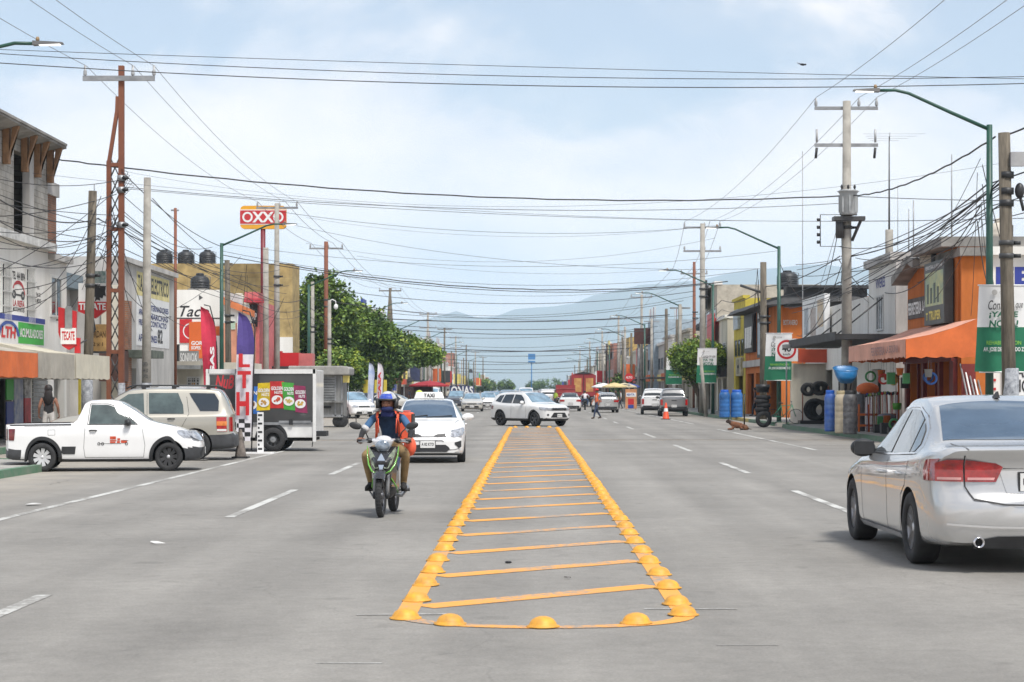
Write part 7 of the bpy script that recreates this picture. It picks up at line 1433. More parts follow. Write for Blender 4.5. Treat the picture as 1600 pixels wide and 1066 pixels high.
    # the cab, hidden behind the SUV save its edge
    m = MB(); W.box(m, x0-1.5, x0-.05, .4, 1.75, -1.9, -.1, WB); m.build('cab', t, True, bevel=.12)
snack_truck()
def food_trailer():
    z = 84.0; q = lambda px: (px-CX)*z/F; v = lambda py: H+(HY-py)*z/F; x0, x1 = q(452), q(536); t = thing('food_trailer', 'weathered grey metal food trailer with rounded roof and shuttered hatch', 'trailer', ((x0+x1)/2, z+1, 0)); W = Pl((0, z, 0), (1, 0, 0), (0, -1, 0)); SS = M('trailer_steel', (.30, .30, .29), rough=.5, var=.35, scale=2.5, metal=.4, stretch=(1, 1, .3))
    m = MB(); W.box(m, x0, x1, .42, v(584), -1.9, 0, SS); m.build('trailer_body', t, True, bevel=.03); rt_ = [(0, 0), (.32, 0), (.36, .12), (.30, .30), (.12, .36), (-.2, .38)]
    m = MB(); pts = [(x1+.30, v(586)), (x1+.32, v(576)), (x1+.22, v(573)), (x1, v(572)), (x0, v(572)), (x0, v(586))]; W.poly(m, pts, -2.0, .35, M('trailer_roof', (.36, .35, .33), rough=.7, var=.25, scale=1.5)); m.build('roof', t, True, bevel=.05)
    m = MB(); W.box(m, q(487), q(524), v(627), v(590), .0, .03, SHUT)
    for k in range(9): W.box(m, q(488), q(523), v(626)+k*.115, v(626)+k*.115+.02, .03, .045, BLACKP)
    m.build('hatch', t, True); m = MB(); W.box(m, x0, x1+.02, v(629), v(626), 0, .28, SS); m.build('counter', t, True); m = MB()
    for px in (488, 524, 534): W.box(m, q(px)-.03, q(px)+.03, .5, v(588), .0, .05, STL)
    W.box(m, x0, x1, .46, .56, 0, .05, STL); m.tube([W.p(q(505), .9, .1), W.p(q(518), .9, .1)], .05, BLACKP, n=6); m.build('ribs', t, True)
    m = MB(); W.box(m, q(536), q(546), v(598), v(587), .0, .05, YLS); m.tube([W.p(q(544), 0.0, -.05), W.p(q(544), v(586), -.05)], .015, STL, n=5); m.build('price_board', t, True)
    for px in (528.5, 534): w_ = MB(); w_.lathe([(.01, -.07), (.24, -.08), (.27, -.05), (.27, .05), (.24, .08), (.01, .07)], RUBBER, n=20, axis='y', cap=False); o = w_.build('wheel', t); o.location = (q(px)-(x0+x1)/2, -.9, .27)
    m = MB(); m.tube([W.p(x1+.02, .45, -.9), W.p(x1+.5, .45, -.9), W.p(x1+.5, .0, -.9)], .035, BLACKP, n=6); m.build('tow_bar', t, True)
food_trailer()
def small_street():
    def torus(m, c, R1, r1, mat, axis='y', n=22): 
        m.lathe([(R1-r1, -r1*.6), (R1-r1*.4, -r1), (R1+r1*.6, -r1), (R1+r1, -r1*.4), (R1+r1, r1*.4), (R1+r1*.6, r1), (R1-r1*.4, r1), (R1-r1, r1*.6), (R1-r1, -r1*.6)], mat, c=c, n=n, axis=axis, cap=False)
    CO = M('cone_dusty', (.20, .17, .15), rough=.85, var=.35, scale=5); p = G(376, 716)
    def cone(x, y, h, mat, band, lab, nm='traffic_cone'):
        t = thing(nm, lab, 'traffic cone', (x, y, 0)); m = MB(); m.lathe([(h*.22, .03), (h*.2, .06), (h*.05, h*.97), (h*.035, h), (.001, h)], mat, n=20); m.build('cone_body', t); b = MB(); b.box((0, 0, .02), (h*.56, h*.56, .04), BLACKP); b.build('base', t)
        if band: c = MB(); c.lathe([(h*.137, h*.47), (h*.10, h*.67)], band, n=20, cap=False); c.build('reflective_band', t)
    cone(p.x, p.y, .70, CO, None, 'dusty grey brown cone in front of the LTH flag'); p = G(1040.5, 655.5); cone(p.x, p.y, .95, M('cone_orange', (.78, .09, .03), rough=.5, var=.1), WHS, 'bright orange cone behind the grey parked pickup')
    p = G(407, 709); t = thing('perforated_stand', 'white upright strip stand with dark slots beside the snack truck', 'sign stand', (p.x, p.y, 0)); m = MB(); m.bb(-.08, .08, -.03, .03, .03, 1.08, WHS); m.build('post', t); m = MB(); rn = random.Random(2)
    for k in range(9): m.bb(-.06, -.02 if k % 2 else .05, -.036, -.031, .1+k*.11, .15+k*.11, INK)
    m.build('slots', t); m = MB(); m.box((0, 0, .02), (.75, .4, .04), WHS); m.build('base', t)
    lit = M('litter_white', (.6, .6, .58), rough=.8); rn = random.Random(12); sp = [(55, 790, .18), (88, 731, .12), (420, 703, .1), (318, 720, .2), (247, 850, .09), (885, 905, .05)]
    for k, (a, b, s) in enumerate(sp):
        p = G(a, b); m = MB(); vs = [(rn.uniform(-s, s)*.9, rn.uniform(-s, s)*.7, rn.uniform(.006, .02+s*.12)) for _ in range(7)]; vs.sort(key=lambda v: math.atan2(v[1], v[0])); m.add([(0, 0, .02+s*.1)]+vs, [(0, 1+i, 1+(i+1) % 7) for i in range(7)], lit if k % 2 == 0 else M('litter_grey', (.16, .15, .14), rough=.9)); o = m.build('litter'); o.location = (p.x, p.y, .001); tag(o, ['crumpled pale paper on the asphalt at the left', 'small scrap by the green kerb', 'scrap beneath the snack truck', 'white scrap in front of the pickup', 'tiny pale scrap on the left lane', 'tiny dark stone inside the traffic island'][k], 'litter')
    p = G(793, 890)
    m = MB(); m.ell((0, 0, .008), (.035, .02, .012), INK, n=8, m=5); o = m.build('pebble'); o.location = (p.x, 18.0, 0.004); tag(o, 'small dark pebble between two yellow stripes', 'stone')
    # things in front of the hardware shop
    def drum(label, px, py, w_px, h_px, mat, lid, zoff=.16, name='storage_drum', ribs=True):
        z = gz(py)-(.3 if zoff else 0); x = (px-CX)*z/F; r = w_px*z/F/2; h = h_px*z/F; t = thing(name, label, 'drum', (x, z+r, zoff)); m = MB(); pr = [(r*.92, 0), (r, .05)]
        n = 5
        for i in range(n): a = .08+h*.72*i/n; pr += [(r, a), (r*.96, a+.03), (r, a+.06)]
        pr += [(r, h*.82), (r*.86, h*.90), (r*.7, h*.93)]; m.lathe(pr, mat, n=22); m.build('drum_body', t); l = MB(); l.lathe([(r*.72, h*.90), (r*.76, h*.93), (r*.76, h), (r*.7, h*1.01), (.01, h*1.01)], lid, n=22); l.build('lid', t); return t
    BD = M('drum_blue', (.02, .10, .46), rough=.45, var=.4, scale=3, col2=(.10, .19, .42)); BL_ = M('drum_lid_blue', (.015, .12, .55), rough=.4, var=.1); CD = M('drum_cream', (.60, .52, .38), rough=.6, var=.15)
    GD = M('drum_wrapped', (.20, .20, .20), rough=.45, var=.6, scale=6, col2=(.06, .06, .065), bump=.4)
    drum('blue plastic drum in front of the hardware shop, beside the cream one', 1298.5, 681, 18, 64, BD, BL_); drum('cream plastic drum with a tan lid at the hardware shop', 1316, 684, 20, 66, CD, M('lid_tan', (.5, .42, .25), rough=.6)); drum('grey plastic wrapped tank with a black lid at the hardware shop', 1330, 686, 22, 68, GD, BLACKP)
    drum('blue barrel left of the slim lamp pole near the round tree', 1133, 657, 17, 43, M('barrel_blue', (.03, .16, .45), rough=.5, var=.25, scale=2), BL_, .16, 'blue_barrel'); drum('blue barrel right of the slim lamp pole near the round tree', 1152, 657, 19, 43, M('barrel_blue'), BL_, .16, 'blue_barrel')
    # wheelbarrow on a stack
    z = 70; x = (1323-CX)*z/F; t = thing('wheelbarrow', 'blue wheelbarrow tray tipped up on display above the drums', 'wheelbarrow', (x, z+.4, 1.65+(HY-586)*z/F)); BT = M('barrow_blue', (.02, .20, .48), rough=.3, var=.15, coat=.5); m = MB(); tm_ = [(.44, .20), (.38, .02), (.30, -.16)]; vs = []
    for (a, z_), y in (((.46, .24), -.1), ((.40, .0), -.22), ((.28, -.22), -.16)):
        for k in range(16): th = 2*math.pi*k/16; vs.append((a*math.copysign(abs(math.cos(th))**.6, math.cos(th)), y+.30*math.copysign(abs(math.sin(th))**.6, math.sin(th))*(.7 if z_ < 0 else 1), z_+.1*math.sin(th)))
    fs = [(i*16+k, i*16+(k+1) % 16, (i+1)*16+(k+1) % 16, (i+1)*16+k) for i in range(2) for k in range(16)]+[tuple(range(32, 48))]; m.add(vs, fs, BT, True); m.add([Vector(v)*.97 for v in vs], [f[::-1] for f in fs], BT, True); m.tube([vs[k] for k in range(16)]+[vs[0]], .015, BT, n=5); m.build('tray', t); m = MB()
    for s in (-.2, .2): m.tube([(s*1.2, -.1, -.2), (s, .1, -.6), (s*.6, .3, -1.2)], .025, BLACKP, n=6)
    m.lathe([(.14, -.04), (.17, -.03), (.17, .03), (.14, .04)], RUBBER, c=(0, -.1, -.42), n=18, axis='x'); m.build('handles', t)
    # orange display frame with tools
    OF = M('frame_orange', (.62, .15, .03), rough=.5, var=.15); z = 68.5; q = lambda px: (px-CX)*z/F; v = lambda py: H+(HY-py)*z/F
    t = thing('tool_display_rack', 'orange rack packed with brooms and long tool handles outside the hardware shop', 'display rack', (q(1370), z, .14)); m = MB()
    for px in (1342, 1357, 1404): m.bb(q(px)-.03, q(px)+.03, z-.03, z+.03, .14, v(632) if px < 1400 else v(584), OF)
    for py in (648, 665): m.bb(q(1340), q(1400), z-.05, z+.03, v(py)-.04, v(py)+.04, OF)
    m.build('rack_frame', t, True); rn = random.Random(6); HC = [M('handle_%d' % i, c, rough=.6, var=.2) for i, c in enumerate(((.46, .30, .13), (.55, .40, .18), (.25, .12, .20), (.5, .1, .05), (.35, .33, .3)))]; HT = [M('broom_%d' % i, c, rough=.8) for i, c in enumerate(((.05, .05, .05), (.4, .38, .35), (.03, .04, .25), (.55, .04, .04), (.08, .25, .06), (.4, .36, .12)))]
    for k in range(22):
        px = 1352+k*2.3; top = 618-3.5*math.sin(k/21*2.2)+rn.uniform(-1, 1); m = MB(); yy = z-.12+rn.uniform(-.04, .04); m.tube([(q(px)+.02, yy, .15), (q(px)+rn.uniform(-.03, .03), yy, v(top))], .016, HC[rn.randrange(5)], n=5); m.ell((q(px), yy, v(top)), (.055, .05, .06), HT[rn.randrange(6)], n=8, m=6); m.build('broom', t, True)
    for px, c, lab in ((1342, GD, 'grey rolled mesh standing in the display rack'), (1347, M('roll_grey', (.16, .17, .18), rough=.7, var=.3), 'dark grey sheet roll standing beside the brooms')):
        m = MB(); m.lathe([(.16, 0), (.17, .02), (.17, 1.35), (.15, 1.36), (.02, 1.36)], c, n=16); o = m.build('sheet_roll'); o.location = (q(px), z+.35, .16); tag(o, lab, 'roll')
    t = thing('stacked_wheelbarrows', 'orange wheelbarrow body leaning behind the brooms', 'wheelbarrow', (q(1362), z+.8, v(608))); m = MB(); m.ell((0, 0, 0), (.42, .3, .24), ORC, n=18, m=10); m.build('tray', t); m = MB(); m.tube([(.3, -.1, 0), (.5, -.1, -1.3)], .03, STL, n=6); m.tube([(-.3, -.1, 0), (-.4, -.1, -1.3)], .03, STL, n=6); m.build('handles', t)
    gc = [M('goods_%s' % n_, c_, rough=.5, var=.15) for n_, c_ in (('red', (.5, .04, .03)), ('black', (.03, .03, .03)), ('green', (.05, .25, .08)), ('grey', (.3, .3, .3)), ('blue', (.03, .12, .4)), ('orange', (.6, .16, .03)))]
    for k in range(26):
        yy = 59.6+k*.37; xx = 12.0+rn.uniform(0, 1.3); hang = k % 2; m = MB(); c = gc[rn.randrange(6)]; s_ = rn.uniform(.1, .17)
        if k % 3 == 0: torus(m, (0, 0, 0), s_+.05, .035, c)
        elif k % 3 == 1: m.lathe([(s_*.75, 0), (s_, s_*1.9), (s_*1.1, s_*1.9), (s_*.9, s_*1.8), (s_*.7, .03)], c, n=14)
        else: m.box((0, 0, 0), (s_*1.6, s_, s_*2.4), c)
        if hang: m.tube([(0, 0, s_*1.2), (0, 0, .6)], .006, STL, n=4)
        o = m.build('shop_item', None); o.location = (xx, yy, rn.uniform(1.85, 2.15) if hang else rn.uniform(.35, .6)); tag(o, 'hardware item hung or stacked under the orange awning', 'merchandise', 'goods under the hardware shop awning')
        if not hang:
            q_ = MB(); q_.bb(-.22, .22, -.16, .16, 0, o.location.z-.14-(s_*1.2 if k % 3 == 2 else .12 if k % 3 == 0 else 0), WOOD if k % 4 else BLACKP); o2 = q_.build('crate'); o2.location = (xx, yy, .14); tag(o2, 'small crate on the pavement under the orange awning', 'crate', 'crates under the hardware shop awning')
    m = MB(); m.ell((0, 0, 0), (.17, .17, .2), YLS, n=14, m=9); m.tube([(0, 0, .18), (0, 0, .45)], .01, STL, n=4); o = m.build('yellow_float'); o.location = (q(1395), z-.1, v(594)); tag(o, 'yellow round float hanging on the orange rack post', 'float')
    m = MB(); m.lathe([(.14, 0), (.17, .22), (.15, .24)], M('bucket_green', (.10, .40, .05), rough=.5), n=16); o = m.build('bucket'); o.location = (q(1399), z-.3, .95); tag(o, 'bright green bucket above the rolled hose', 'bucket')
    t = thing('chair_stack', 'red and grey cloth bundle in front of the brooms', 'bundle', (q(1378), z-.9, .14)); m = MB(); m.ell((0, 0, .55), (.36, .3, .14), M('bundle_grey', (.22, .23, .27), rough=.8, var=.3, scale=4), n=16, m=8); m.ell((.03, 0, .38), (.34, .28, .15), M('bundle_red', (.42, .08, .04), rough=.8, var=.35, scale=5), n=16, m=8); m.ell((0, 0, .15), (.32, .28, .17), M('bundle_green', (.04, .10, .07), rough=.8, var=.3), n=16, m=8); m.build('cloth', t)
    t.name = 'cloth_bundle'
    # stairs and lattice wall behind
    m = MB(); rn = random.Random(9)
    for k in range(8): m.bb(14.0, 14.1, 70.3+.0, 70.35, .2+.3*k, .3+.3*k, FRM)
    # tyres and hose reels by the cream wall
    z = 84.6; q = lambda px: (px-CX)*z/F
    t = thing('hose_stand', 'dark coiled hoses and big wheels on a frame before the cream wall', 'stand', (q(1275), z, .14)); m = MB()
    for c, R1 in (((-.38, 0, 1.55), .22), ((-.28, .15, 1.55), .22), ((.12, 0, 1.6), .24), ((.24, .2, 1.6), .24), ((.34, .3, 1.6), .22), ((-.05, 0, .65), .42), ((.15, .25, .62), .40), ((.32, .4, .62), .36)): torus(m, c, R1, .09, RUBBER)
    m.build('coil', t); m = MB(); m.bb(-.75, .8, -.3, .5, 0, .16, BLACKP)
    for s in (-.6, .55): m.tube([(s, 0, 0), (s, 0, 1.7)], .03, RST, n=6)
    m.tube([(-.6, 0, 1.35), (.55, 0, 1.35)], .03, RST, n=6); m.build('frame', t)
    t = thing('tyre_stack', 'stack of black tyres topped by a bin, left of the speed sign', 'tyres', (q(1190), 84.2, .0)); first = None
    for k in range(5): m = MB(); torus(m, (0, 0, 0), .24, .09, RUBBER, 'z'); o = m.build('tyre', t); o.location = (.03*(-1)**k, 0, .62+.18*k)
    m = MB(); m.lathe([(.27, 1.55), (.3, 1.9), (.33, 1.92), (.3, 1.7)], BLACKP, n=18); m.build('bin', t)
    m = MB(); torus(m, (0, -.35, .36), .27, .09, RUBBER); m.build('tyre', t)
    # bicycle
    z = 85.2; t = thing('bicycle', 'green bicycle leaning behind the speed sign post', 'bicycle', ((1226-CX)*z/F, z, .14))
    for s in (-.52, .5): m = MB(); m.lathe([(.31, -.015), (.335, -.018), (.335, .018), (.31, .015), (.31, -.015)], RUBBER, n=28, axis='y', cap=False); [m.tube([(0, 0, 0), (.31*math.cos(a), 0, .31*math.sin(a))], .003, STL, n=3) for a in [k*math.pi/6 for k in range(12)]]; o = m.build('wheel', t); o.location = (s, 0, .335)
    GF = M('bike_green', (.03, .30, .16), rough=.4); m = MB()
    for a, b in (((-.52, 0, .335), (-.15, 0, .80)), ((-.15, 0, .80), (.33, 0, .85)), ((.33, 0, .85), (.5, 0, .335)), ((-.08, 0, .32), (-.17, 0, .9)), ((-.08, 0, .32), (.33, 0, .80)), ((-.52, 0, .335), (-.08, 0, .32))): m.tube([a, b], .018, GF, n=6)
    m.build('frame', t); m = MB(); m.ell((-.18, 0, .93), (.13, .07, .035), BLACKP, n=10, m=6); m.build('saddle', t); m = MB(); m.tube([(.33, 0, .85), (.31, 0, 1.0)], .015, STL, n=5); m.tube([(.30, -.28, 1.02), (.31, 0, 1.0), (.30, .28, 1.02)], .014, BLACKP, n=6); m.build('handlebar', t)
    # parking bollard/post with orange base beside the lying dog
    z = 80; 
    for k in range(5): m = MB(); x0 = 14.05+.12*k; m.tube([(x0, 59.6, .14), (x0-.22+.02*k, 60.85, 2.5-.12*k)], .03, WHS if k % 2 else STL, n=6); o = m.build('leaning_pipe'); tag(o, 'long pale pipe leaning on the orange end wall, in a bundle', 'pipe', 'pipes leaning on the hardware shop')
    z = gz(672); x = (1163-CX)*z/F; t = thing('thin_post', 'thin dark post on a small round base at the right kerb', 'post', (x, z, 0)); m = MB(); m.tube([(0, 0, .1), (0, 0, 1.5)], .03, BLACKP, n=6); m.build('post_shaft', t); m = MB(); m.lathe([(.18, 0), (.18, .12), (.1, .2), (.03, .22)], M('base_rusty', (.16, .07, .03), rough=.8), n=14); m.build('base', t)
small_street()
# ------------------------------------------------------------------ the other traffic
def gen_car(name, label, kind, body, gnd, heading, scale=1., cat='car', group=None, plate='', detail=True, near='rear', load=None):
    """kinds: sedan hatch suv pickup van; placed by the ground point under its middle"""
    T = {
        'sedan': ([(0, .68, .60, .72, .5, .26), (.12, .76, .68, .80, .6, .2), (.5, .86, .78, .85, .7, .18), (1.1, .96, .88, .87, .73, .18), (1.75, 1.30, .91, .87, .62, .18), (2.1, 1.43, .92, .87, .58, .18), (2.9, 1.45, .94, .87, .58, .18), (3.5, 1.28, .97, .865, .62, .2), (3.9, 1.08, 1.0, .85, .70, .22), (4.3, 1.04, .98, .83, .70, .26), (4.4, 1.0, .93, .78, .66, .32)], (.85, 3.45), .31, (1.15, 1.98), (3.05, 3.82), 1.40),
        'hatch': ([(0, .68, .60, .72, .5, .26), (.12, .78, .70, .80, .6, .2), (.5, .90, .82, .85, .7, .18), (1.0, 1.0, .92, .87, .73, .18), (1.6, 1.35, .94, .87, .62, .18), (1.95, 1.48, .95, .87, .58, .18), (2.9, 1.49, .97, .87, .60, .18), (3.55, 1.42, 1.0, .86, .62, .2), (3.85, 1.15, 1.0, .84, .68, .24), (3.95, 1.02, .96, .80, .68, .3)], (.80, 3.30), .31, (1.06, 1.86), (3.6, 3.84), 1.42),
        'suv': ([(0, .85, .76, .76, .55, .32), (.12, .95, .86, .85, .66, .26), (.6, 1.06, .97, .90, .74, .24), (1.15, 1.13, 1.03, .91, .76, .24), (1.75, 1.55, 1.05, .91, .68, .24), (2.1, 1.70, 1.06, .91, .66, .24), (3.6, 1.70, 1.08, .91, .66, .24), (4.15, 1.62, 1.09, .90, .68, .26), (4.42, 1.30, 1.08, .87, .72, .3), (4.5, 1.1, 1.02, .84, .70, .34)], (.88, 3.55), .36, (1.22, 1.98), (4.18, 4.4), 1.6),
        'pickup': ([(0, .95, .86, .76, .55, .38), (.12, 1.05, .96, .86, .66, .30), (.6, 1.12, 1.04, .91, .74, .28), (1.3, 1.18, 1.09, .92, .76, .28), (1.85, 1.62, 1.10, .92, .66, .28), (2.15, 1.77, 1.11, .92, .64, .28), (3.1, 1.78, 1.12, .92, .65, .28), (3.5, 1.70, 1.12, .92, .66, .28), (3.62, 1.25, 1.12, .92, .78, .28), (3.75, 1.16, 1.12, .92, .82, .3), (5.1, 1.16, 1.12, .90, .81, .36), (5.25, 1.12, 1.06, .88, .78, .45)], (.95, 4.05), .38, (1.38, 2.02), (3.50, 3.61), 1.66),
        'van': ([(0, .95, .86, .76, .6, .3), (.12, 1.05, .97, .86, .7, .24), (.5, 1.2, 1.08, .90, .76, .22), (.75, 1.35, 1.12, .91, .74, .22), (1.35, 1.86, 1.14, .91, .72, .22), (1.7, 1.95, 1.15, .91, .72, .22), (4.4, 1.95, 1.17, .91, .74, .24), (4.62, 1.85, 1.15, .90, .74, .28), (4.7, 1.6, 1.1, .88, .74, .32)], (.8, 3.6), .34, (.78, 1.32), (4.45, 4.68), 1.82)}
    st, ax, wr, ws, rw, side = T[kind]
    Car.cladm = BLACKP; Car.extra_cut = None
    if kind == 'pickup':
        def ec(s, cut): cut.bb(s.L/2-5.17, s.L/2-3.78, -.74, .74, .6, 1.5, BLACKP); cut.m[-6:] = [1]*6
        Car.extra_cut = ec
    c = Car(name, label, cat, st, body, ax, wr, fa=.08, fb=.2, fn=[(.2, .06), (.4, 0), (.7, .02), (.95, .1)], ra=.06, rb=.14, clad=(lambda q: .52 if q > 4.9 or q < .4 else .36) if kind in ('pickup',) else None, arch=1.14)
    Car.extra_cut = None
    if group: c.root['group'] = group
    L = c.L; wt = c.fwt; f = lambda q: c.fwt(q)-.05
    c.patch('windscreen', 'top', [[(ws[0], -f(ws[0])), (ws[0], f(ws[0])), (ws[1], f(ws[1])), (ws[1], -f(ws[1]))]], M('pale_windscreen2'), mirror=False, cell=.15)
    c.patch('rear_window', 'top', [[(rw[0], -f(rw[0])), (rw[0], f(rw[0])), (rw[1], f(rw[1])), (rw[1], -f(rw[1]))]], GLASS, mirror=False, cell=.15)
    b0, b1 = c.fzb(2.2)+.05, side-.05; e = {'sedan': 3.55, 'hatch': 3.5, 'suv': 4.05, 'pickup': 3.4, 'van': 4.3}[kind]; mid = (ws[1]+e)/2-.1
    if kind != 'van' or detail: c.patch('side_window', 'side', [[(ws[0]+.35, b0), (ws[1]+.05, b1), (mid-.05, b1), (mid-.03, b0)], [(mid+.04, b0), (mid+.03, b1), (e-.3, b1), (e, b0+.12), (e-.1, b0)]], GLASS, off=.008, cell=.15)
    zl = c.fz(0); c.patch('headlight', 'front', [[(.42, zl-.14), (.40, zl-.02), (.74, zl+.0), (.76, zl-.14)]], WHL, off=.012, cell=.12)
    c.patch('grille', 'front', [[(0, zl-.14), (0, zl-.04), (.38, zl-.04), (.36, zl-.14)], [(0, .30), (0, .44), (.5, .44), (.55, .30)]], BLACKP, off=.012, cell=.15)
    zr = c.fz(L)-.05; lw = .62 if kind in ('sedan',) else .66
    if kind in ('suv', 'van', 'pickup'): c.patch('tail_light', 'rear', [[(.70, zr-.36), (.70, zr), (.84, zr), (.84, zr-.36)]], REDL, off=.012, cell=.12)
    else: c.patch('tail_light', 'rear', [[(.46, zr-.19), (.46, zr-.05), (.82, zr-.03), (.82, zr-.19)]], REDL, off=.012, cell=.12)
    c.patch('tail_light', 'side', [[(L-.2, zr-.30), (L-.22, zr-.02), (L-.02, zr-.02), (L-.02, zr-.30)]], REDL, off=.01, cell=.12)
    c.patch('bumper_trim', 'rear', [[(0, .28), (0, .44), (.7, .44), (.7, .28)]] if kind != 'pickup' else [[(0, .45), (0, .62), (.8, .62), (.8, .45)]], BLACKP, off=.01, cell=.15)
    if kind == 'pickup': c.patch('tailgate_handle', 'rear', [[(0, .98), (0, 1.03), (.16, 1.03), (.16, .98)]], BLACKP, off=.012)
    c.plate(near == 'front', .40 if near == 'front' else .60 if kind != 'pickup' else .66, 'ABC 12 34'); c.wheels(c.W-.01, 'cap', 6, .66, .2); c.mirrors(ws[0]+.35, b0, body if detail else BLACKP)
    c.root.rotation_euler = (0, 0, heading); c.root.scale = (scale,)*3; c.root.location = (gnd.x, gnd.y, 0)
    return c
def at(px, z): return Vector(((px-CX)*z/F, z, 0))
UP, DN = R(90), R(-90)
gen_car('white_sedan', 'white sedan driving away just right of the turning crossover', 'sedan', WHITEP, at(890, 150), UP+R(.5))
gen_car('silver_hatchback', 'silver hatchback driving away behind the man in the orange vest', 'hatch', SILVERP, at(945, 141), UP+R(4), 1.0)
gen_car('beige_sedan', 'pale beige sedan coming towards the camera left of the crossover', 'sedan', paint('pearl_car_paint', (.62, .60, .54), metal=.3), at(738, 149), DN+R(1), near='front')
gen_car('oncoming_hatchback', 'white hatchback coming close behind the beige sedan', 'hatch', WHITEP, at(762, 163), DN+R(1), near='front')
gen_car('dark_suv', 'dark grey suv oncoming left of the beige sedan', 'suv', DARKCAR, at(713, 172), DN, near='front', scale=.95)
gen_car('white_van', 'white van parked beyond the taxi roof', 'van', WHITEP, at(675, 195), DN, near='front'); gen_car('grey_suv', 'grey suv half hidden behind the crossover roof', 'suv', GREYCAR, at(794, 170), DN-R(4), near='front'); gen_car('far_white_van', 'far white van beyond the crossover, facing the camera', 'van', WHITEP, at(822, 205), DN, near='front')
gen_car('white_pickup', 'white pickup with a rack far beyond the crossover bonnet', 'pickup', WHITEP, at(857, 180), UP); gen_car('blue_far_car', 'dark blue car far along the left lane', 'hatch', BLS, at(773, 215), DN, near='front')
gen_car('grey_pickup', 'grey double cab pickup parked under the round tree, seen from behind', 'pickup', GREYCAR if False else paint('grey_pickup_paint', (.25, .25, .25), metal=.4), at(1051, 121.5), UP+R(-2.2), 1.0, cat='pickup truck')
gen_car('white_cab_pickup', 'white pickup parked at the kerb just beyond the grey pickup', 'pickup', WHITEP, at(1022, 130), UP+R(-3), 1.0, cat='pickup truck')
gen_car('left_parked_suv', 'white car parked facing the road beside the food trailer', 'suv', WHITEP, at(551, 112), DN+R(25), .92, near='front'); gen_car('left_parked_sedan', 'whitish sedan parked side on behind the motorcyclist', 'sedan', paint('pearl_car_paint', (.62, .60, .54)), at(598, 124), R(172), 1.0, near='front')
gen_car('shaded_car', 'dark car parked beneath the left trees', 'hatch', DARKCAR, at(566, 128), R(160), near='front')
rn = random.Random(14)
for k in range(22):
    z = 210+k*17; lane = rn.choice((-1, 1)); x = rn.choice((-2.6, -5.4)) if lane < 0 else rn.choice((2.8, 5.8))
    if k % 3 == 0: x = -8.6 if lane < 0 else 9.3
    gen_car('distant_car', 'tiny distant %s %s, %s of the far traffic' % (('white', 'silver', 'red', 'dark', 'grey')[k % 5], ('car', 'van', 'suv')[k % 3], ORD(k+1)), ('hatch', 'van', 'suv')[k % 3], (WHITEP, SILVERP, REDCAR, DARKCAR, GREYCAR)[k % 5], Vector((x, z, 0)), DN if lane < 0 else UP, group='far traffic on the avenue', detail=False, near='front' if lane < 0 else 'rear')
def red_truck():
    z = 188; t = thing('red_truck', 'red box lorry with two yellow door panels seen from behind in the far traffic', 'lorry', ((912-CX)*z/F, z+3, 0)); x = (912-CX)*z/F; RT = M('lorry_red', (.33, .035, .04), rough=.6, var=.15); W = Pl((x, z, 0), (1, 0, 0), (0, -1, 0))
    m = MB(); W.poly(m, [(-1.22, 1.05), (1.22, 1.05), (1.22, 3.15), (.9, 3.3), (.0, 3.5), (-.9, 3.3), (-1.22, 3.15)], -7, 0, RT); b = m.build('box_body', t, True); m = MB(); yl = M('lorry_yellow', (.62, .42, .12), rough=.6, var=.4, scale=1.5, col2=(.4, .12, .05))
    for s in (-1, 1): W.poly(m, [(s*.22, 1.5), (s*.22, 2.85), (s*.95, 2.85), (s*.95, 1.5)][::s], .01, .03, yl)
    m.build('door_panel', b, True); m = MB(); W.poly(m, [(-.85, 3.28), (.85, 3.28), (0, 3.52)], .01, .06, BLACKP); W.box(m, -.03, .03, 1.05, 3.2, .01, .04, BLACKP); m.build('door_trim', t, True); m = MB(); W.box(m, -1.1, 1.1, .5, 1.05, -6.8, -.2, UNDER); W.box(m, -1.15, 1.15, .55, .7, -.15, 0, BLACKP); m.build('chassis', t, True)
    for yy in (1.2, 2.2, 5.6):
        for s in (-.95, .95): w_ = MB(); w_.lathe([(.01, -.14), (.46, -.15), (.48, -.1), (.48, .1), (.46, .15), (.01, .14)], RUBBER, n=18, axis='x', cap=False); o = w_.build('wheel', t); o.location = (s, yy-3, .48)
    m = MB(); W.box(m, -1.1, 1.1, .7, 2.6, -9.2, -7.2, RT); m.build('cab', t, True)
    z = 176; x = (884-CX)*z/F; t = thing('red_stake_truck', 'lower red stake sided truck left of the red lorry', 'lorry', (x, z+2.5, 0)); W = Pl((x, z, 0), (1, 0, 0), (0, -1, 0)); m = MB(); W.box(m, -.9, .9, .9, 2.15, -4.5, 0, RT); b = m.build('bed', t, True); m = MB()
    for v in (1.1, 1.45, 1.8): W.box(m, -.92, .92, v, v+.04, .005, .05, M('rail_red', (.5, .14, .14), rough=.6))
    m.build('side_rail', b, True); m = MB(); W.box(m, -.8, .8, .4, .9, -4.4, -.1, UNDER); m.build('chassis', t, True); m = MB(); W.box(m, -.85, .85, .7, 2.0, -6.2, -4.7, RT); m.build('cab', t, True)
    for yy in (.9, 5.2):
        for s in (-.75, .75): w_ = MB(); w_.lathe([(.01, -.12), (.38, -.13), (.4, -.08), (.4, .08), (.38, .13), (.01, .12)], RUBBER, n=16, axis='x', cap=False); o = w_.build('wheel', t); o.location = (s, yy-2.5, .4)
red_truck()
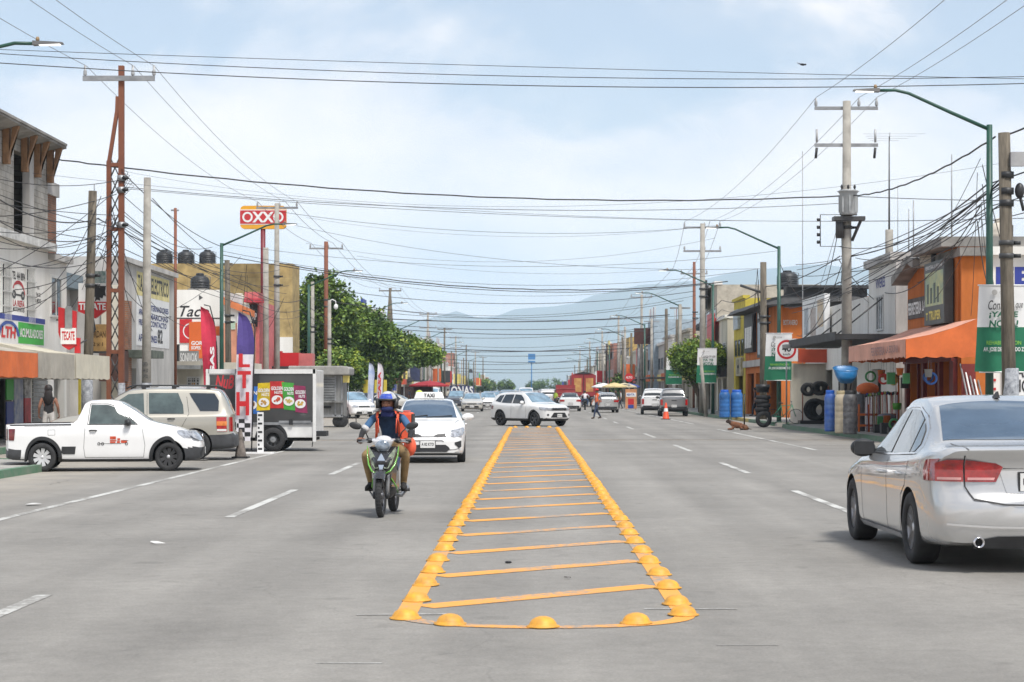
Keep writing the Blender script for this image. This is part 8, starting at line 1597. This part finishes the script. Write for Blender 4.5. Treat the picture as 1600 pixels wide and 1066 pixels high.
# ------------------------------------------------------------------ people
M('bike_black', (.02, .02, .023), rough=.25, var=.2, coat=.8, scale=5)
SKIN = M('skin', (.42, .22, .14), rough=.6, var=.12, scale=8); SKIND = M('skin_tan', (.28, .13, .08), rough=.6, var=.1, scale=8); HAIR = M('dark_hair', (.015, .011, .010), rough=.6, var=.3, scale=20)
def skinned(J, bones, mats, root, sub=2):
    """J: joint -> (pos, radius); bones: (a, b, material); one continuous skin, coloured by the nearest bone"""
    names = list(J); idx = {n: i for i, n in enumerate(names)}; me = bpy.data.meshes.new('sk'); me.from_pydata([J[n][0] for n in names], [(idx[a], idx[b]) for a, b, _ in bones], [])
    o = bpy.data.objects.new('sk', me); COL.objects.link(o); md = o.modifiers.new('s', 'SKIN'); sv = me.skin_vertices[0].data
    for n in names: r = J[n][1]; sv[idx[n]].radius = (r, r) if not isinstance(r, tuple) else r; sv[idx[n]].use_root = (n == root)
    md.use_smooth_shade = True; md.branch_smoothing = .6; s2 = o.modifiers.new('ss', 'SUBSURF'); s2.levels = sub; s2.render_levels = sub
    dg = bpy.context.evaluated_depsgraph_get(); m2 = bpy.data.meshes.new_from_object(o.evaluated_get(dg)); vs = [v.co.copy() for v in m2.vertices]; fs = [tuple(p.vertices) for p in m2.polygons]
    bpy.data.objects.remove(o); bpy.data.meshes.remove(me); bpy.data.meshes.remove(m2)
    seg = [(Vector(J[a][0]), Vector(J[b][0]), m) for a, b, m in bones]; out = {}
    for f in fs:
        c = sum((vs[i] for i in f), Vector())/len(f); best = None
        for a, b, m in seg:
            ab = b-a; t_ = max(0, min(1, (c-a).dot(ab)/max(ab.length_squared, 1e-9))); d = (c-a-ab*t_).length
            if best is None or d < best[0]: best = (d, m)
        out.setdefault(best[1].name, (best[1], []))[1].append(f)
    mb = MB(); base = len(mb.v); mb.v = [tuple(v) for v in vs]
    for m, ff in out.values():
        i = mb.mi(m)
        for f in ff: mb.f.append(list(f)); mb.m.append(i); mb.sm.append(True)
    return mb
def hand(mb, w_, d, pn, s, mat, curl=.9, sz=1.):
    """palm from the wrist w_ along d, palm normal pn, fingers curling towards pn; s=+1/-1 puts the thumb"""
    w_, d, pn = Vector(w_), Vector(d).normalized(), Vector(pn).normalized(); sd = d.cross(pn).normalized()*s
    c = w_+d*.045*sz; mb.ell(tuple(c), (.045*sz, .04*sz, .022*sz), mat, n=12, m=8, rot=Matrix((d, sd, pn)).transposed())
    for k, (off, ln) in enumerate(((-.030, .036), (-.010, .042), (.010, .040), (.030, .032))):
        p = w_+d*.085*sz+sd*off*sz; pts = [w_+d*.05*sz+sd*off*.8*sz, p]; a = 0
        for j in range(3): a += curl*(.9+.1*k); p = p+(d*math.cos(a)+pn*math.sin(a))*ln*.72*sz; pts.append(p)
        mb.tube(pts, [.0105*sz, .0105*sz, .0095*sz, .009*sz, .007*sz], mat, n=7)
    p = w_+d*.02*sz-sd*.03*sz; mb.tube([p, p+(d*.6-sd*.8).normalized()*.035*sz, p+(d*.6-sd*.8).normalized()*.035*sz+(d*.8+pn*.6).normalized()*.035*sz], [.013*sz, .012*sz, .009*sz], mat, n=7)
def head(mb, c, fwd, mat, r=.105, up=(0, 0, 1), face=True):
    c, f, u = Vector(c), Vector(fwd).normalized(), Vector(up); l = u.cross(f).normalized(); rot = Matrix((f, l, u)).transposed()
    mb.ell(tuple(c), (r*.98, r*.78, r*1.18), mat, n=20, m=14, rot=rot); mb.ell(tuple(c+f*r*.22-u*r*.55), (r*.68, r*.60, r*.62), mat, n=16, m=10, rot=rot)
    if face:
        mb.ell(tuple(c+f*r*.98-u*r*.12), (r*.2, r*.13, r*.28), mat, n=8, m=6, rot=rot)
        for s in (-1, 1):
            mb.ell(tuple(c+f*r*.86+l*r*.32*s+u*r*.08), (r*.09, r*.14, r*.07), M('eye_dark', (.02, .015, .012), rough=.2), n=8, m=6, rot=rot); mb.tube([c+f*r*.93+l*r*.16*s+u*r*.26, c+f*r*.84+l*r*.48*s+u*r*.24], r*.035, HAIR, n=5)
            mb.ell(tuple(c+l*r*.78*s-u*r*.05-f*r*.05), (r*.13, r*.07, r*.2), mat, n=8, m=6, rot=rot)
        mb.tube([c+f*r*.84+l*r*.26-u*r*.55, c+f*r*.93-u*r*.54, c+f*r*.84-l*r*.26-u*r*.55], r*.05, M('lips', (.25, .08, .06), rough=.5), n=5)
def person(label, loc, rz, P, top, legs, shoe, arm=None, skin=SKIN, h=1.7, hair=HAIR, hands=True, cap=None, vest=None, group=None, waist=None, name='person'):
    """P: pose dictionary in local space, x forward, y to the left, z up, for a 1.7 m figure"""
    k = h/1.7; t = thing(name, label, 'person', loc, rz, group); arm = arm or top; fore = P.get('fore', skin)
    J = {'pelvis': (P['pelvis'], (.13, .155)), 'spine': (P['spine'], (.115, .14)), 'chest': (P['chest'], (.12, .165)), 'neck': (P['neck'], .055), 'skull': (P['head'], .085)}
    bones = [('pelvis', 'spine', top), ('spine', 'chest', top), ('chest', 'neck', top), ('neck', 'skull', skin)]
    for s, q in (('l', 1), ('r', -1)):
        J['sh'+s] = (P['sh'+s], .062); J['el'+s] = (P['el'+s], .042); J['wr'+s] = (P['wr'+s], .029); J['hip'+s] = (P['hip'+s], .095); J['kn'+s] = (P['kn'+s], .062); J['an'+s] = (P['an'+s], .045); J['to'+s] = (P['to'+s], .038)
        a, b = Vector(P['hip'+s]), Vector(P['kn'+s]); J['th'+s] = (tuple(a.lerp(b, .45)), .088); a2, b2 = Vector(P['kn'+s]), Vector(P['an'+s]); J['ca'+s] = (tuple(a2.lerp(b2, .35)), .060)
        e, f_ = Vector(P['el'+s]), Vector(P['wr'+s]); J['fa'+s] = (tuple(e.lerp(f_, .3)), .040)
        bones += [('chest', 'sh'+s, top), ('sh'+s, 'el'+s, arm), ('el'+s, 'fa'+s, fore), ('fa'+s, 'wr'+s, fore), ('pelvis', 'hip'+s, legs), ('hip'+s, 'th'+s, legs), ('th'+s, 'kn'+s, legs), ('kn'+s, 'ca'+s, P.get('shin', legs)), ('ca'+s, 'an'+s, P.get('shin', legs)), ('an'+s, 'to'+s, shoe)]
    mb = skinned(J, bones, None, 'pelvis'); fwd = P.get('look', (1, 0, 0)); head(mb, P['head'], fwd, skin, up=(0, 0, 1))
    if hands:
        for s, q in (('l', 1), ('r', -1)): d = P.get('hd'+s) or tuple(Vector(P['wr'+s])-Vector(P['el'+s])); hand(mb, P['wr'+s], d, P.get('pn'+s, (0, -q, -.2)), q, skin, curl=P.get('curl', .45))
    for s in 'lr': a = Vector(P['an'+s]); b = Vector(P['to'+s]); dd = (b-a); dd.z *= .3; mb.ell(tuple(a.lerp(b, .55)-Vector((0, 0, .012))), (.135, .048, .042), shoe, n=14, m=8, rot=Matrix((dd.normalized(), Vector((0, 0, 1)).cross(dd).normalized(), dd.normalized().cross(Vector((0, 0, 1)).cross(dd).normalized()))).transposed())
    o = mb.build('body', t); t.scale = (k, k, k)
    if hair: m = MB(); c = Vector(P['head']); f = Vector(fwd); m.ell(tuple(c-f*.012+Vector((0, 0, .028))), (.108, .092, .108), hair, n=18, m=12); o2 = m.build('hair', t)
    return t
STAND = dict(pelvis=(0, 0, .93), spine=(0, 0, 1.08), chest=(-.01, 0, 1.28), neck=(0, 0, 1.46), head=(.02, 0, 1.59), shl=(-.01, .17, 1.37), shr=(-.01, -.17, 1.37), ell=(-.03, .23, 1.10), elr=(-.03, -.23, 1.10), wrl=(.05, .25, .87), wrr=(.05, -.25, .87),
             hipl=(0, .09, .88), hipr=(0, -.09, .88), knl=(.03, .11, .48), knr=(.02, -.10, .48), anl=(-.01, .12, .08), anr=(-.02, -.11, .08), tol=(.13, .14, .04), tor=(.12, -.13, .04))
def pose(**k): d = dict(STAND); d.update(k); return d
CL = lambda n, c=(.1, .1, .1), v=.2: M('cloth_'+n, c, rough=.85, var=v, scale=7, bump=.2)
# worker in the road
walk = pose(knl=(.22, .10, .50), anl=(.30, .10, .10), tol=(.44, .11, .06), knr=(-.06, -.10, .48), anr=(-.32, -.10, .14), tor=(-.22, -.12, .06), ell=(-.12, .22, 1.10), wrl=(.0, .20, .90), elr=(.10, -.22, 1.12), wrr=(.22, -.18, .95), look=(.9, -.3, 0))
p = G(933, 655); OV = CL('hivis_orange', (.85, .14, .03), .1)
t = person('man in an orange safety vest, red cap and dark trousers walking in the road', (p.x, p.y, 0), R(215), walk, OV, CL('navy_trousers', (.03, .045, .09)), CL('brown_shoe', (.05, .03, .02)), arm=CL('grey_sleeve', (.22, .22, .23)), skin=SKIND, h=1.72)
m = MB(); m.lathe([(.112, 0), (.11, .05), (.075, .10), (.01, .115)], M('cap_red', (.55, .02, .02), rough=.8), c=(.02, 0, 1.62), n=18); m.box((.14, -.03, 1.625), (.12, .14, .012), M('cap_red')); m.build('cap', t)
m = MB()
for s in (-1, 1): m.tube([(.125, s*.09, 1.36), (.135, s*.085, 1.2), (.13, s*.09, 1.0)], .016, M('reflective_tape', (.7, .7, .6), rough=.3), n=5, flat=.4)
m.build('reflective_tape', t)
# woman in black, back to the camera
z = 50; BT = CL('black_top', (.018, .018, .020)); wp = pose(ell=(-.02, .25, 1.12), elr=(-.02, -.25, 1.12), wrl=(.10, .27, .93), wrr=(.10, -.27, .93), fore=SKIND)
t = person('woman in a black sleeveless top and pale shorts seen from behind at the shop front', ((76-CX)*z/F, z, .14), R(100), wp, BT, CL('pale_shorts', (.55, .53, .50)), CL('brown_shoe', (.05, .03, .02)), arm=SKIND, skin=SKIND, h=1.62, hair=None)
m = MB(); m.ell((-.03, 0, 1.62), (.12, .115, .13), HAIR, n=16, m=10); m.ell((-.10, 0, 1.42), (.06, .12, .22), HAIR, n=14, m=10); m.build('hair', t)
# far people
rn = random.Random(19); fp = [(868, 625, 'far person in a lime vest beside the white pickup', 172, (.45, .60, .08), .9), (962, 640, 'far person in black by the market parasols', 165, (.03, .03, .035), 0), (970, 640, 'far person in white by the market parasols', 168, (.6, .6, .6), 1), (1180, 0, 'person in dark clothes sitting back by the shop door near the bicycle', 110, (.05, .04, .05), 2), (716, 0, 'far person walking past the shop lettering', 200, (.15, .05, .05), 1), (640, 0, 'far person standing before the dark kiosk', 172, (.1, .1, .12), 2), (700, 0, 'second far person near the kiosk, in pale clothes', 192, (.5, .48, .4), 3)]
for px, py, lab, z, c, r_ in fp:
    person(lab, ((px-CX)*z/F, z, .14 if px > 1100 or px < 720 else 0), rn.uniform(0, 6), pose(knl=(.14, .10, .49), anl=(.16, .10, .09), tol=(.30, .11, .05), anr=(-.16, -.10, .10), tor=(-.04, -.12, .05)), CL('far%d' % (px), c), CL('dark_trousers', (.04, .045, .06)), CL('brown_shoe', (.05, .03, .02)), skin=SKIND, h=1.66)
# ------------------------------------------------------------------ motorcycles
def motorcycle(label, loc, rz, col, accent, detail=True, group=None, name='motorcycle'):
    t = thing(name, label, 'motorcycle', loc, rz, group); BP = M('bike_black', (.02, .02, .023), rough=.25, var=.2, coat=.8, scale=5)
    for k, (x, r, w_) in enumerate(((.62, .285, .042), (-.62, .285, .05))):
        m = MB(); pr = [(r*.74, -w_*.5), (r*.80, -w_*.8), (r*.90, -w_), (r*.96, -w_*.8), (r, -w_*.3), (r, w_*.3), (r*.96, w_*.8), (r*.90, w_), (r*.80, w_*.8), (r*.74, w_*.5), (r*.74, -w_*.5)]; m.lathe(pr, RUBBER, n=40, axis='y', cap=False)
        for q in range(40): a = q*math.pi/20; m.box((r*.985*math.cos(a), .0, r*.985*math.sin(a)), (.012, w_*1.2, .012), RUBBER)
        wh = m.build('wheel', t); wh.location = (x, 0, r); m = MB(); m.lathe([(r*.74, -.02), (r*.70, -.02), (r*.70, .02), (r*.74, .02)], DALLOY, n=32, axis='y', cap=False); m.lathe([(.01, -.04), (.045, -.035), (.045, .035), (.01, .04)], DALLOY, n=14, axis='y', cap=False)
        for q in range(5): a = q*2*math.pi/5; m.tube([(.04*math.cos(a), 0, .04*math.sin(a)), (r*.71*math.cos(a+.15), 0, r*.71*math.sin(a+.15))], [.018, .013], DALLOY, n=6)
        m.build('rim', wh)
    for s in (-1, 1):
        m = MB(); m.tube([(.62, s*.085, .285), (.55, s*.085, .52), (.50, s*.085, .66)], [.026, .024, .02], STL, n=8); m.ell((.62, s*.085, .285), (.04, .03, .05), BLACKP, n=8, m=6); m.build('fork_leg', t)
    m = MB(); n = 12; vs = []; fs = []
    for i in range(n+1):
        a = R(28+i*8.5); r = .325
        for k, (yy, dr) in enumerate(((-.075, -.05), (-.065, .0), (-.03, .018), (.03, .018), (.065, 0), (.075, -.05))): vs.append((.62+(r+dr)*math.cos(a+.25), yy, .285+(r+dr)*math.sin(a+.25)))
    for i in range(n):
        for k in range(5): q = i*6+k; fs.append((q, q+1, q+7, q+6))
    m.add(vs, fs, col, True); m.add([Vector(v)*.998 for v in vs], [f[::-1] for f in fs], BLACKP, True); m.build('front_mudguard', t)
    # leg shield with pointed lamp pods
    m = MB(); m.hexa([(.50, -.10, .46), (.50, .10, .46), (.30, .16, .42), (.30, -.16, .42), (.56, -.14, .76), (.56, .14, .76), (.34, .20, .92), (.34, -.20, .92)], BP); m.hexa([(.56, -.10, .52), (.56, .10, .52), (.44, .15, .60), (.44, -.15, .60), (.62, -.07, .72), (.62, .07, .72), (.46, .19, .86), (.46, -.19, .86)], BP); m.build('front_fairing', t, bevel=.025)
    for s in (-1, 1):
        m = MB(); Q = [(s*.035, .60), (s*.035, .66), (s*.10, .77), (s*.175, .88), (s*.17, .78), (s*.13, .66), (s*.09, .60)]; P = Pl((.655, 0, 0), (0, 1, 0), (1, 0, .0)); poly = Q if s > 0 else Q[::-1]
        m.prism(poly, (.60, 0, 0), (-.35*s, 1, 0), (-.25, 0, 1), (1, 0, .2), -.03, .17, M('lamp_pod', (.26, .31, .22), rough=.1, var=.4, scale=18, coat=1)); m.build('indicator_lamp', t)
        m = MB(); m.tube([(.66, s*.05, .565), (.62, s*.12, .60), (.55, s*.17, .68), (.47, s*.2, .80), (.42, s*.205, .92)], [.006, .012, .012, .009, .005], accent, n=6); m.tube([(.50, s*.12, .50), (.30, s*.16, .38), (.05, s*.15, .28)], [.008, .012, .006], accent, n=5); m.build('accent_trim', t)
    m = MB(); m.prism([(-.05, .74), (-.02, .80), (0, .83), (.02, .80), (.05, .74), (.02, .62), (0, .55), (-.02, .62)], (.66, 0, 0), (0, 1, 0), (-.12, 0, 1), (1, 0, 0), -.02, .03, CHROME); m.build('badge', t)
    # handlebar cowl and headlight
    m = MB(); m.ell((.36, 0, .99), (.11, .115, .07), M('cowl_silver', (.62, .63, .65), rough=.25, var=.12, coat=.8), n=20, m=12); m.hexa([(.44, -.06, .84), (.44, .06, .84), (.34, .07, .84), (.34, -.07, .84), (.47, -.15, 1.0), (.47, .15, 1.0), (.33, .16, 1.02), (.33, -.16, 1.02)], M('cowl_silver')); m.build('headlight_cowl', t, bevel=.02)
    m = MB(); m.ell((.465, 0, .925), (.04, .095, .075), M('headlamp_glass', (.38, .46, .55), rough=.05, var=.4, coat=1, scale=10, metal=.3), n=20, m=12); m.build('headlight', t)
    m = MB(); m.tube([(.33, -.34, .99), (.36, -.14, .995), (.36, .14, .995), (.33, .34, .99)], .014, STL, n=8)
    for s in (-1, 1): m.tube([(.335, s*.24, .99), (.33, s*.355, .99)], .019, BLACKP, n=8); m.tube([(.37, s*.16, .985), (.40, s*.33, .97)], .008, STL, n=5); m.ell((.35, s*.19, .99), (.04, .05, .035), BLACKP, n=8, m=6)
    m.build('handlebar', t)
    for s in (-1, 1): m = MB(); m.tube([(.35, s*.20, 1.01), (.36, s*.24, 1.10), (.35, s*.31, 1.17)], .009, BLACKP, n=6); m.ell((.35, s*.375, 1.185), (.022, .085, .048), BLACKP, n=16, m=10, rot=Matrix.Rotation(s*.25, 3, 'X')); m.build('mirror', t)
    m = MB(); m.hexa([(.34, -.10, .38), (.34, .10, .38), (-.25, .13, .32), (-.25, -.13, .32), (.30, -.09, .60), (.30, .09, .60), (-.30, .12, .60), (-.30, -.12, .60)], BP); m.hexa([(-.20, -.13, .55), (-.20, .13, .55), (-.85, .08, .72), (-.85, -.08, .72), (-.15, -.10, .74), (-.15, .10, .74), (-.85, .09, .80), (-.85, -.09, .80)], col); m.build('frame_cover', t, bevel=.03)
    m = MB(); m.hexa([(-.12, -.11, .73), (-.12, .11, .73), (-.80, .12, .79), (-.80, -.12, .79), (-.14, -.09, .79), (-.14, .09, .79), (-.80, .10, .86), (-.80, -.10, .86)], BLACKP); m.build('seat', t, bevel=.03)
    m = MB(); m.ell((.02, 0, .34), (.17, .12, .13), GREYP, n=14, m=9); m.tube([(-.05, .10, .26), (-.3, .15, .24), (-.75, .16, .32)], [.02, .03, .045], STL, n=8); m.build('engine', t)
    m = MB(); m.tube([(.0, -.29, .325), (.0, .29, .325)], .014, STL, n=6)
    for s in (-1, 1): m.tube([(0, s*.19, .325), (0, s*.30, .33)], .022, BLACKP, n=8); m.tube([(.05, s*.12, .27), (.02, s*.2, .25), (-.02, s*.24, .31)], .012, STL, n=5)
    m.build('footrest', t); m = MB(); m.tube([(-.62, -.06, .285), (-.1, -.07, .33)], .025, BLACKP, n=6); m.tube([(-.62, .06, .285), (-.1, .07, .33)], .025, BLACKP, n=6); m.build('swing_arm', t)
    return t
RIDE = dict(pelvis=(-.30, 0, .90), spine=(-.27, 0, 1.02), chest=(-.16, 0, 1.20), neck=(-.08, 0, 1.36), head=(-.03, 0, 1.475), shl=(-.12, .185, 1.30), shr=(-.12, -.185, 1.30), ell=(.02, .325, 1.10), elr=(.02, -.325, 1.10), wrl=(.24, .325, 1.015), wrr=(.24, -.325, 1.015),
            hipl=(-.24, .12, .86), hipr=(-.24, -.12, .86), knl=(.18, .27, .80), knr=(.18, -.27, .80), anl=(.0, .215, .41), anr=(.0, -.215, .41), tol=(.14, .24, .355), tor=(.14, -.24, .355), hdl=(1, 0, -.15), hdr=(1, 0, -.15), pnl=(0, 0, -1), pnr=(0, 0, -1), curl=1.05)
def helmet(t, c, shell, visor, open_=True, accents=True):
    c = Vector(c); m = MB(); n, k = 26, 18; R_ = (.150, .128, .150); vs = []; keep = []
    for i in range(k+1):
        ph = math.pi*(i/k)*.80
        for j in range(n): th = 2*math.pi*j/n; vs.append((R_[0]*math.sin(ph)*math.cos(th), R_[1]*math.sin(ph)*math.sin(th), R_[2]*math.cos(ph)))
    BL = M('helmet_blue', (.04, .09, .50), rough=.15, var=.25, coat=1, scale=9); YE = M('helmet_yellow', (.75, .42, .02), rough=.2, coat=1)
    for i in range(k):
        for j in range(n):
            a = i*n+j; b = i*n+(j+1) % n; f = (a, a+n, b+n, b); ce = sum((Vector(vs[q]) for q in f), Vector())/4
            el = ce.z/.15; az = math.atan2(ce.y, ce.x)
            if -.62 < el < .22 and abs(az) < R(62): continue
            mt = shell
            if accents:
                if el > .22 and el < .80 and -R(75) < az < R(40): mt = BL
                if el < .22 and el > -.1: mt = BLACKP
                if el <= -.1: mt = YE if abs(az) > R(60) and az > 0 else BLACKP
            m.add([vs[q] for q in f], [(0, 1, 2, 3)], mt, True)
    m.v = [tuple(Vector(v)+c) for v in m.v]; sh = m.build('helmet', t)
    m = MB(); 
    pts = [(.15*math.cos(a)*1.0, .13*math.sin(a), .035) for a in [R(x) for x in range(-70, 71, 10)]]; m.tube([c+Vector(q) for q in pts], .014, BLACKP, n=6); pts = [(.152*math.cos(a), .128*math.sin(a), -.098) for a in [R(x) for x in range(-80, 81, 10)]]; pass
    for s in (-1, 1): m.tube([c+Vector((.06, s*.125, .05)), c+Vector((.075, s*.12, -.08))], .032, visor, n=6)
    m.build('helmet_trim', sh); return sh
def rider_main():
    a, b = G(594, 808.5), G(609.5, 801); hd = math.atan2(a.y-b.y, a.x-b.x); mid = Vector((a.x, a.y, 0))-Vector((math.cos(hd), math.sin(hd), 0))*.62
    motorcycle('black and green light motorcycle ridden towards the camera in front of the taxi', (mid.x+.01, mid.y, 0), hd, M('bike_black'), M('bike_accent_green', (.13, .40, .04), rough=.3, coat=.6, var=.1))
    BLU = CL('denim_blue', (.018, .05, .115), .3); SLV = CL('blue_sleeve', (.055, .14, .28)); BKS = CL('black_sleeve', (.02, .02, .023)); KH = CL('khaki', (.30, .20, .09), .2); SH = CL('black_shoe', (.02, .02, .02)); P = dict(RIDE); P['fore'] = BKS; P['look'] = (1, -.05, -.05)
    t = person('delivery rider in a blue and white helmet, blue top and khaki trousers on the motorcycle', (mid.x+.01, mid.y, 0), hd, P, BLU, KH, SH, arm=SLV, skin=SKIND, h=1.7, hair=None)
    helmet(t, (-.04, 0, 1.49), M('helmet_white', (.66, .66, .64), rough=.2, var=.3, coat=1, scale=14), BLACKP)
    m = MB(); NV = CL('navy_snood', (.012, .02, .10)); m.lathe([(.095, 1.30), (.10, 1.34), (.088, 1.38), (.098, 1.41), (.09, 1.425)], NV, c=(-.05, 0, 0), n=20, cap=False); m.ell((.03, 0, 1.40), (.06, .085, .045), NV, n=14, m=8); m.build('neck_gaiter', t)
    OS = M('strap_orange', (.85, .13, .06), rough=.7, var=.15)
    for s in (-1, 1):
        m = MB(); m.tube([(-.22, s*.12, 1.37), (-.06, s*.135, 1.375), (.0, s*.14, 1.30), (-.01, s*.15, 1.20), (-.05, s*.15, 1.10), (-.12, s*.165, 1.02)], .019, OS, n=8, flat=.5); m.tube([(.0, s*.125, 1.28), (.01, s*.12, 1.18), (-.01, s*.115, 1.08)], .009, OS, n=5); m.build('backpack_strap', t)
        m = MB(); w_ = Vector((-.01, s*.30, 1.135)); d = Vector((.1, s*.12, -.16)).normalized(); m.tube([w_-d*.03, w_+d*.03], .056, CL('white_cuff', (.6, .6, .6)), n=12); m.build('cuff', t)
        m = MB(); m.tube([(-.03, s*.20, 1.395-.03), (-.05, s*.08, 1.40)], .035, CL('white_cuff'), n=8, flat=.5); m.build('collar', t)
    rt = t
    t = thing('delivery_backpack', 'big orange delivery box bag with black edges on the rider\'s back', 'backpack', (mid.x, mid.y, 0), hd); m = MB(); m.box((-.46, .11, 1.15), (.28, .36, .42), OS, rot=Matrix.Rotation(R(-4), 3, 'X')); m.build('bag_body', t, bevel=.03); m = MB(); m.box((-.46, .30, 1.17), (.28, .015, .32), BLACKP); m.box((-.46, .10, 1.368), (.24, .30, .012), OS); m.build('side_panel', t); m = MB(); m.ell((-.10, .30, .90), (.10, .085, .13), OS, n=14, m=9); m.build('hanging_pouch', t)
rider_main()
def second_riders():
    z = 57; x = (655-CX)*z/F; motorcycle('motorcycle hidden behind the taxi', (x, z, 0), DN, DARKCAR, REDS); P = dict(RIDE); t = person('rider in a lime yellow helmet following behind the taxi', (x, z, 0), DN, P, CL('dark_jacket', (.05, .03, .035)), CL('dark_trousers'), CL('black_shoe'), hair=None, h=1.72); helmet(t, (-.04, 0, 1.49), M('helmet_lime', (.55, .68, .03), rough=.25, coat=1, var=.1), BLACKP, accents=False)
    z = 158; x = (914-CX)*z/F; motorcycle('dark motorcycle ridden away beside the white sedan', (x, z, 0), UP, DARKCAR, REDS); P = dict(RIDE); t = person('rider in a white shirt and dark cap riding away beside the white sedan', (x, z, 0), UP, P, CL('white_shirt', (.7, .68, .7)), CL('jeans', (.07, .12, .22)), CL('black_shoe'), hair=HAIR, h=1.72)
second_riders()
# lying dog at the kerb
def dog():
    p = G(1152, 672); t = thing('dog', 'brown dog lying on the road edge beside the thin post', 'dog', (p.x, p.y, 0), R(175)); BR = M('fur_brown', (.26, .10, .045), rough=.9, var=.35, scale=12, col2=(.10, .05, .03)); DB = M('fur_dark', (.07, .045, .035), rough=.9, var=.3, scale=12)
    J = {'rump': ((-.28, 0, .15), .13), 'belly': ((-.05, 0, .155), .125), 'chest': ((.20, 0, .17), .14), 'neck': ((.34, .03, .24), .085), 'skull': ((.44, .05, .30), .075), 'muzzle': ((.56, .06, .27), .038), 'sh1': ((.24, .10, .12), .06), 'el1': ((.22, .14, .04), .04), 'pa1': ((.48, .13, .03), .028), 'sh2': ((.24, -.10, .12), .06), 'el2': ((.20, -.14, .04), .04), 'pa2': ((.46, -.10, .03), .028),
         'hp1': ((-.28, .11, .14), .08), 'kn1': ((-.10, .19, .10), .05), 'hk1': ((-.30, .22, .035), .03), 'fo1': ((-.14, .24, .025), .025), 'hp2': ((-.28, -.11, .12), .08), 'kn2': ((-.10, -.18, .08), .05), 'hk2': ((-.30, -.2, .035), .03), 'fo2': ((-.14, -.22, .025), .025), 'ta1': ((-.42, .02, .10), .03), 'ta2': ((-.58, .08, .04), .018), 'ta3': ((-.70, .10, .03), .010)}
    bn = [('rump', 'belly', BR), ('belly', 'chest', BR), ('chest', 'neck', BR), ('neck', 'skull', DB), ('skull', 'muzzle', DB), ('chest', 'sh1', BR), ('sh1', 'el1', BR), ('el1', 'pa1', BR), ('chest', 'sh2', BR), ('sh2', 'el2', BR), ('el2', 'pa2', BR), ('rump', 'hp1', BR), ('hp1', 'kn1', BR), ('kn1', 'hk1', BR), ('hk1', 'fo1', DB), ('rump', 'hp2', BR), ('hp2', 'kn2', BR), ('kn2', 'hk2', BR), ('hk2', 'fo2', DB), ('rump', 'ta1', DB), ('ta1', 'ta2', DB), ('ta2', 'ta3', DB)]
    mb = skinned(J, bn, None, 'belly')
    for s in (-1, 1): mb.ell((.42, .05+s*.06, .37), (.02, .03, .045), DB, n=8, m=6)
    mb.build('body', t); t.scale = (.85, 1.15, 1.25)
dog()
# bird in the sky
z = 62; t = thing('bird', 'small dark bird flying high at the right against the sky', 'bird', tuple(PZ(1254, 101, z))); m = MB(); BD_ = M('bird_dark', (.03, .03, .035), rough=.8); m.ell((0, 0, 0), (.10, .045, .04), BD_, n=10, m=7); m.ell((.11, 0, .01), (.035, .03, .03), BD_, n=8, m=6)
for s in (-1, 1): m.hexa([(-.05, 0, 0), (.05, 0, 0), (-.02+s*.02, s*.28, .02), (-.06, s*.28, .02), (-.05, 0, .012), (.05, 0, .012), (-.02, s*.28, .028), (-.06, s*.28, .028)], BD_)
m.hexa([(-.17, -.04, 0), (-.08, -.02, 0), (-.08, .02, 0), (-.17, .04, 0), (-.17, -.04, .01), (-.08, -.02, .01), (-.08, .02, .01), (-.17, .04, .01)], BD_); m.build('bird_body', t); t.rotation_euler = (R(15), 0, R(25))
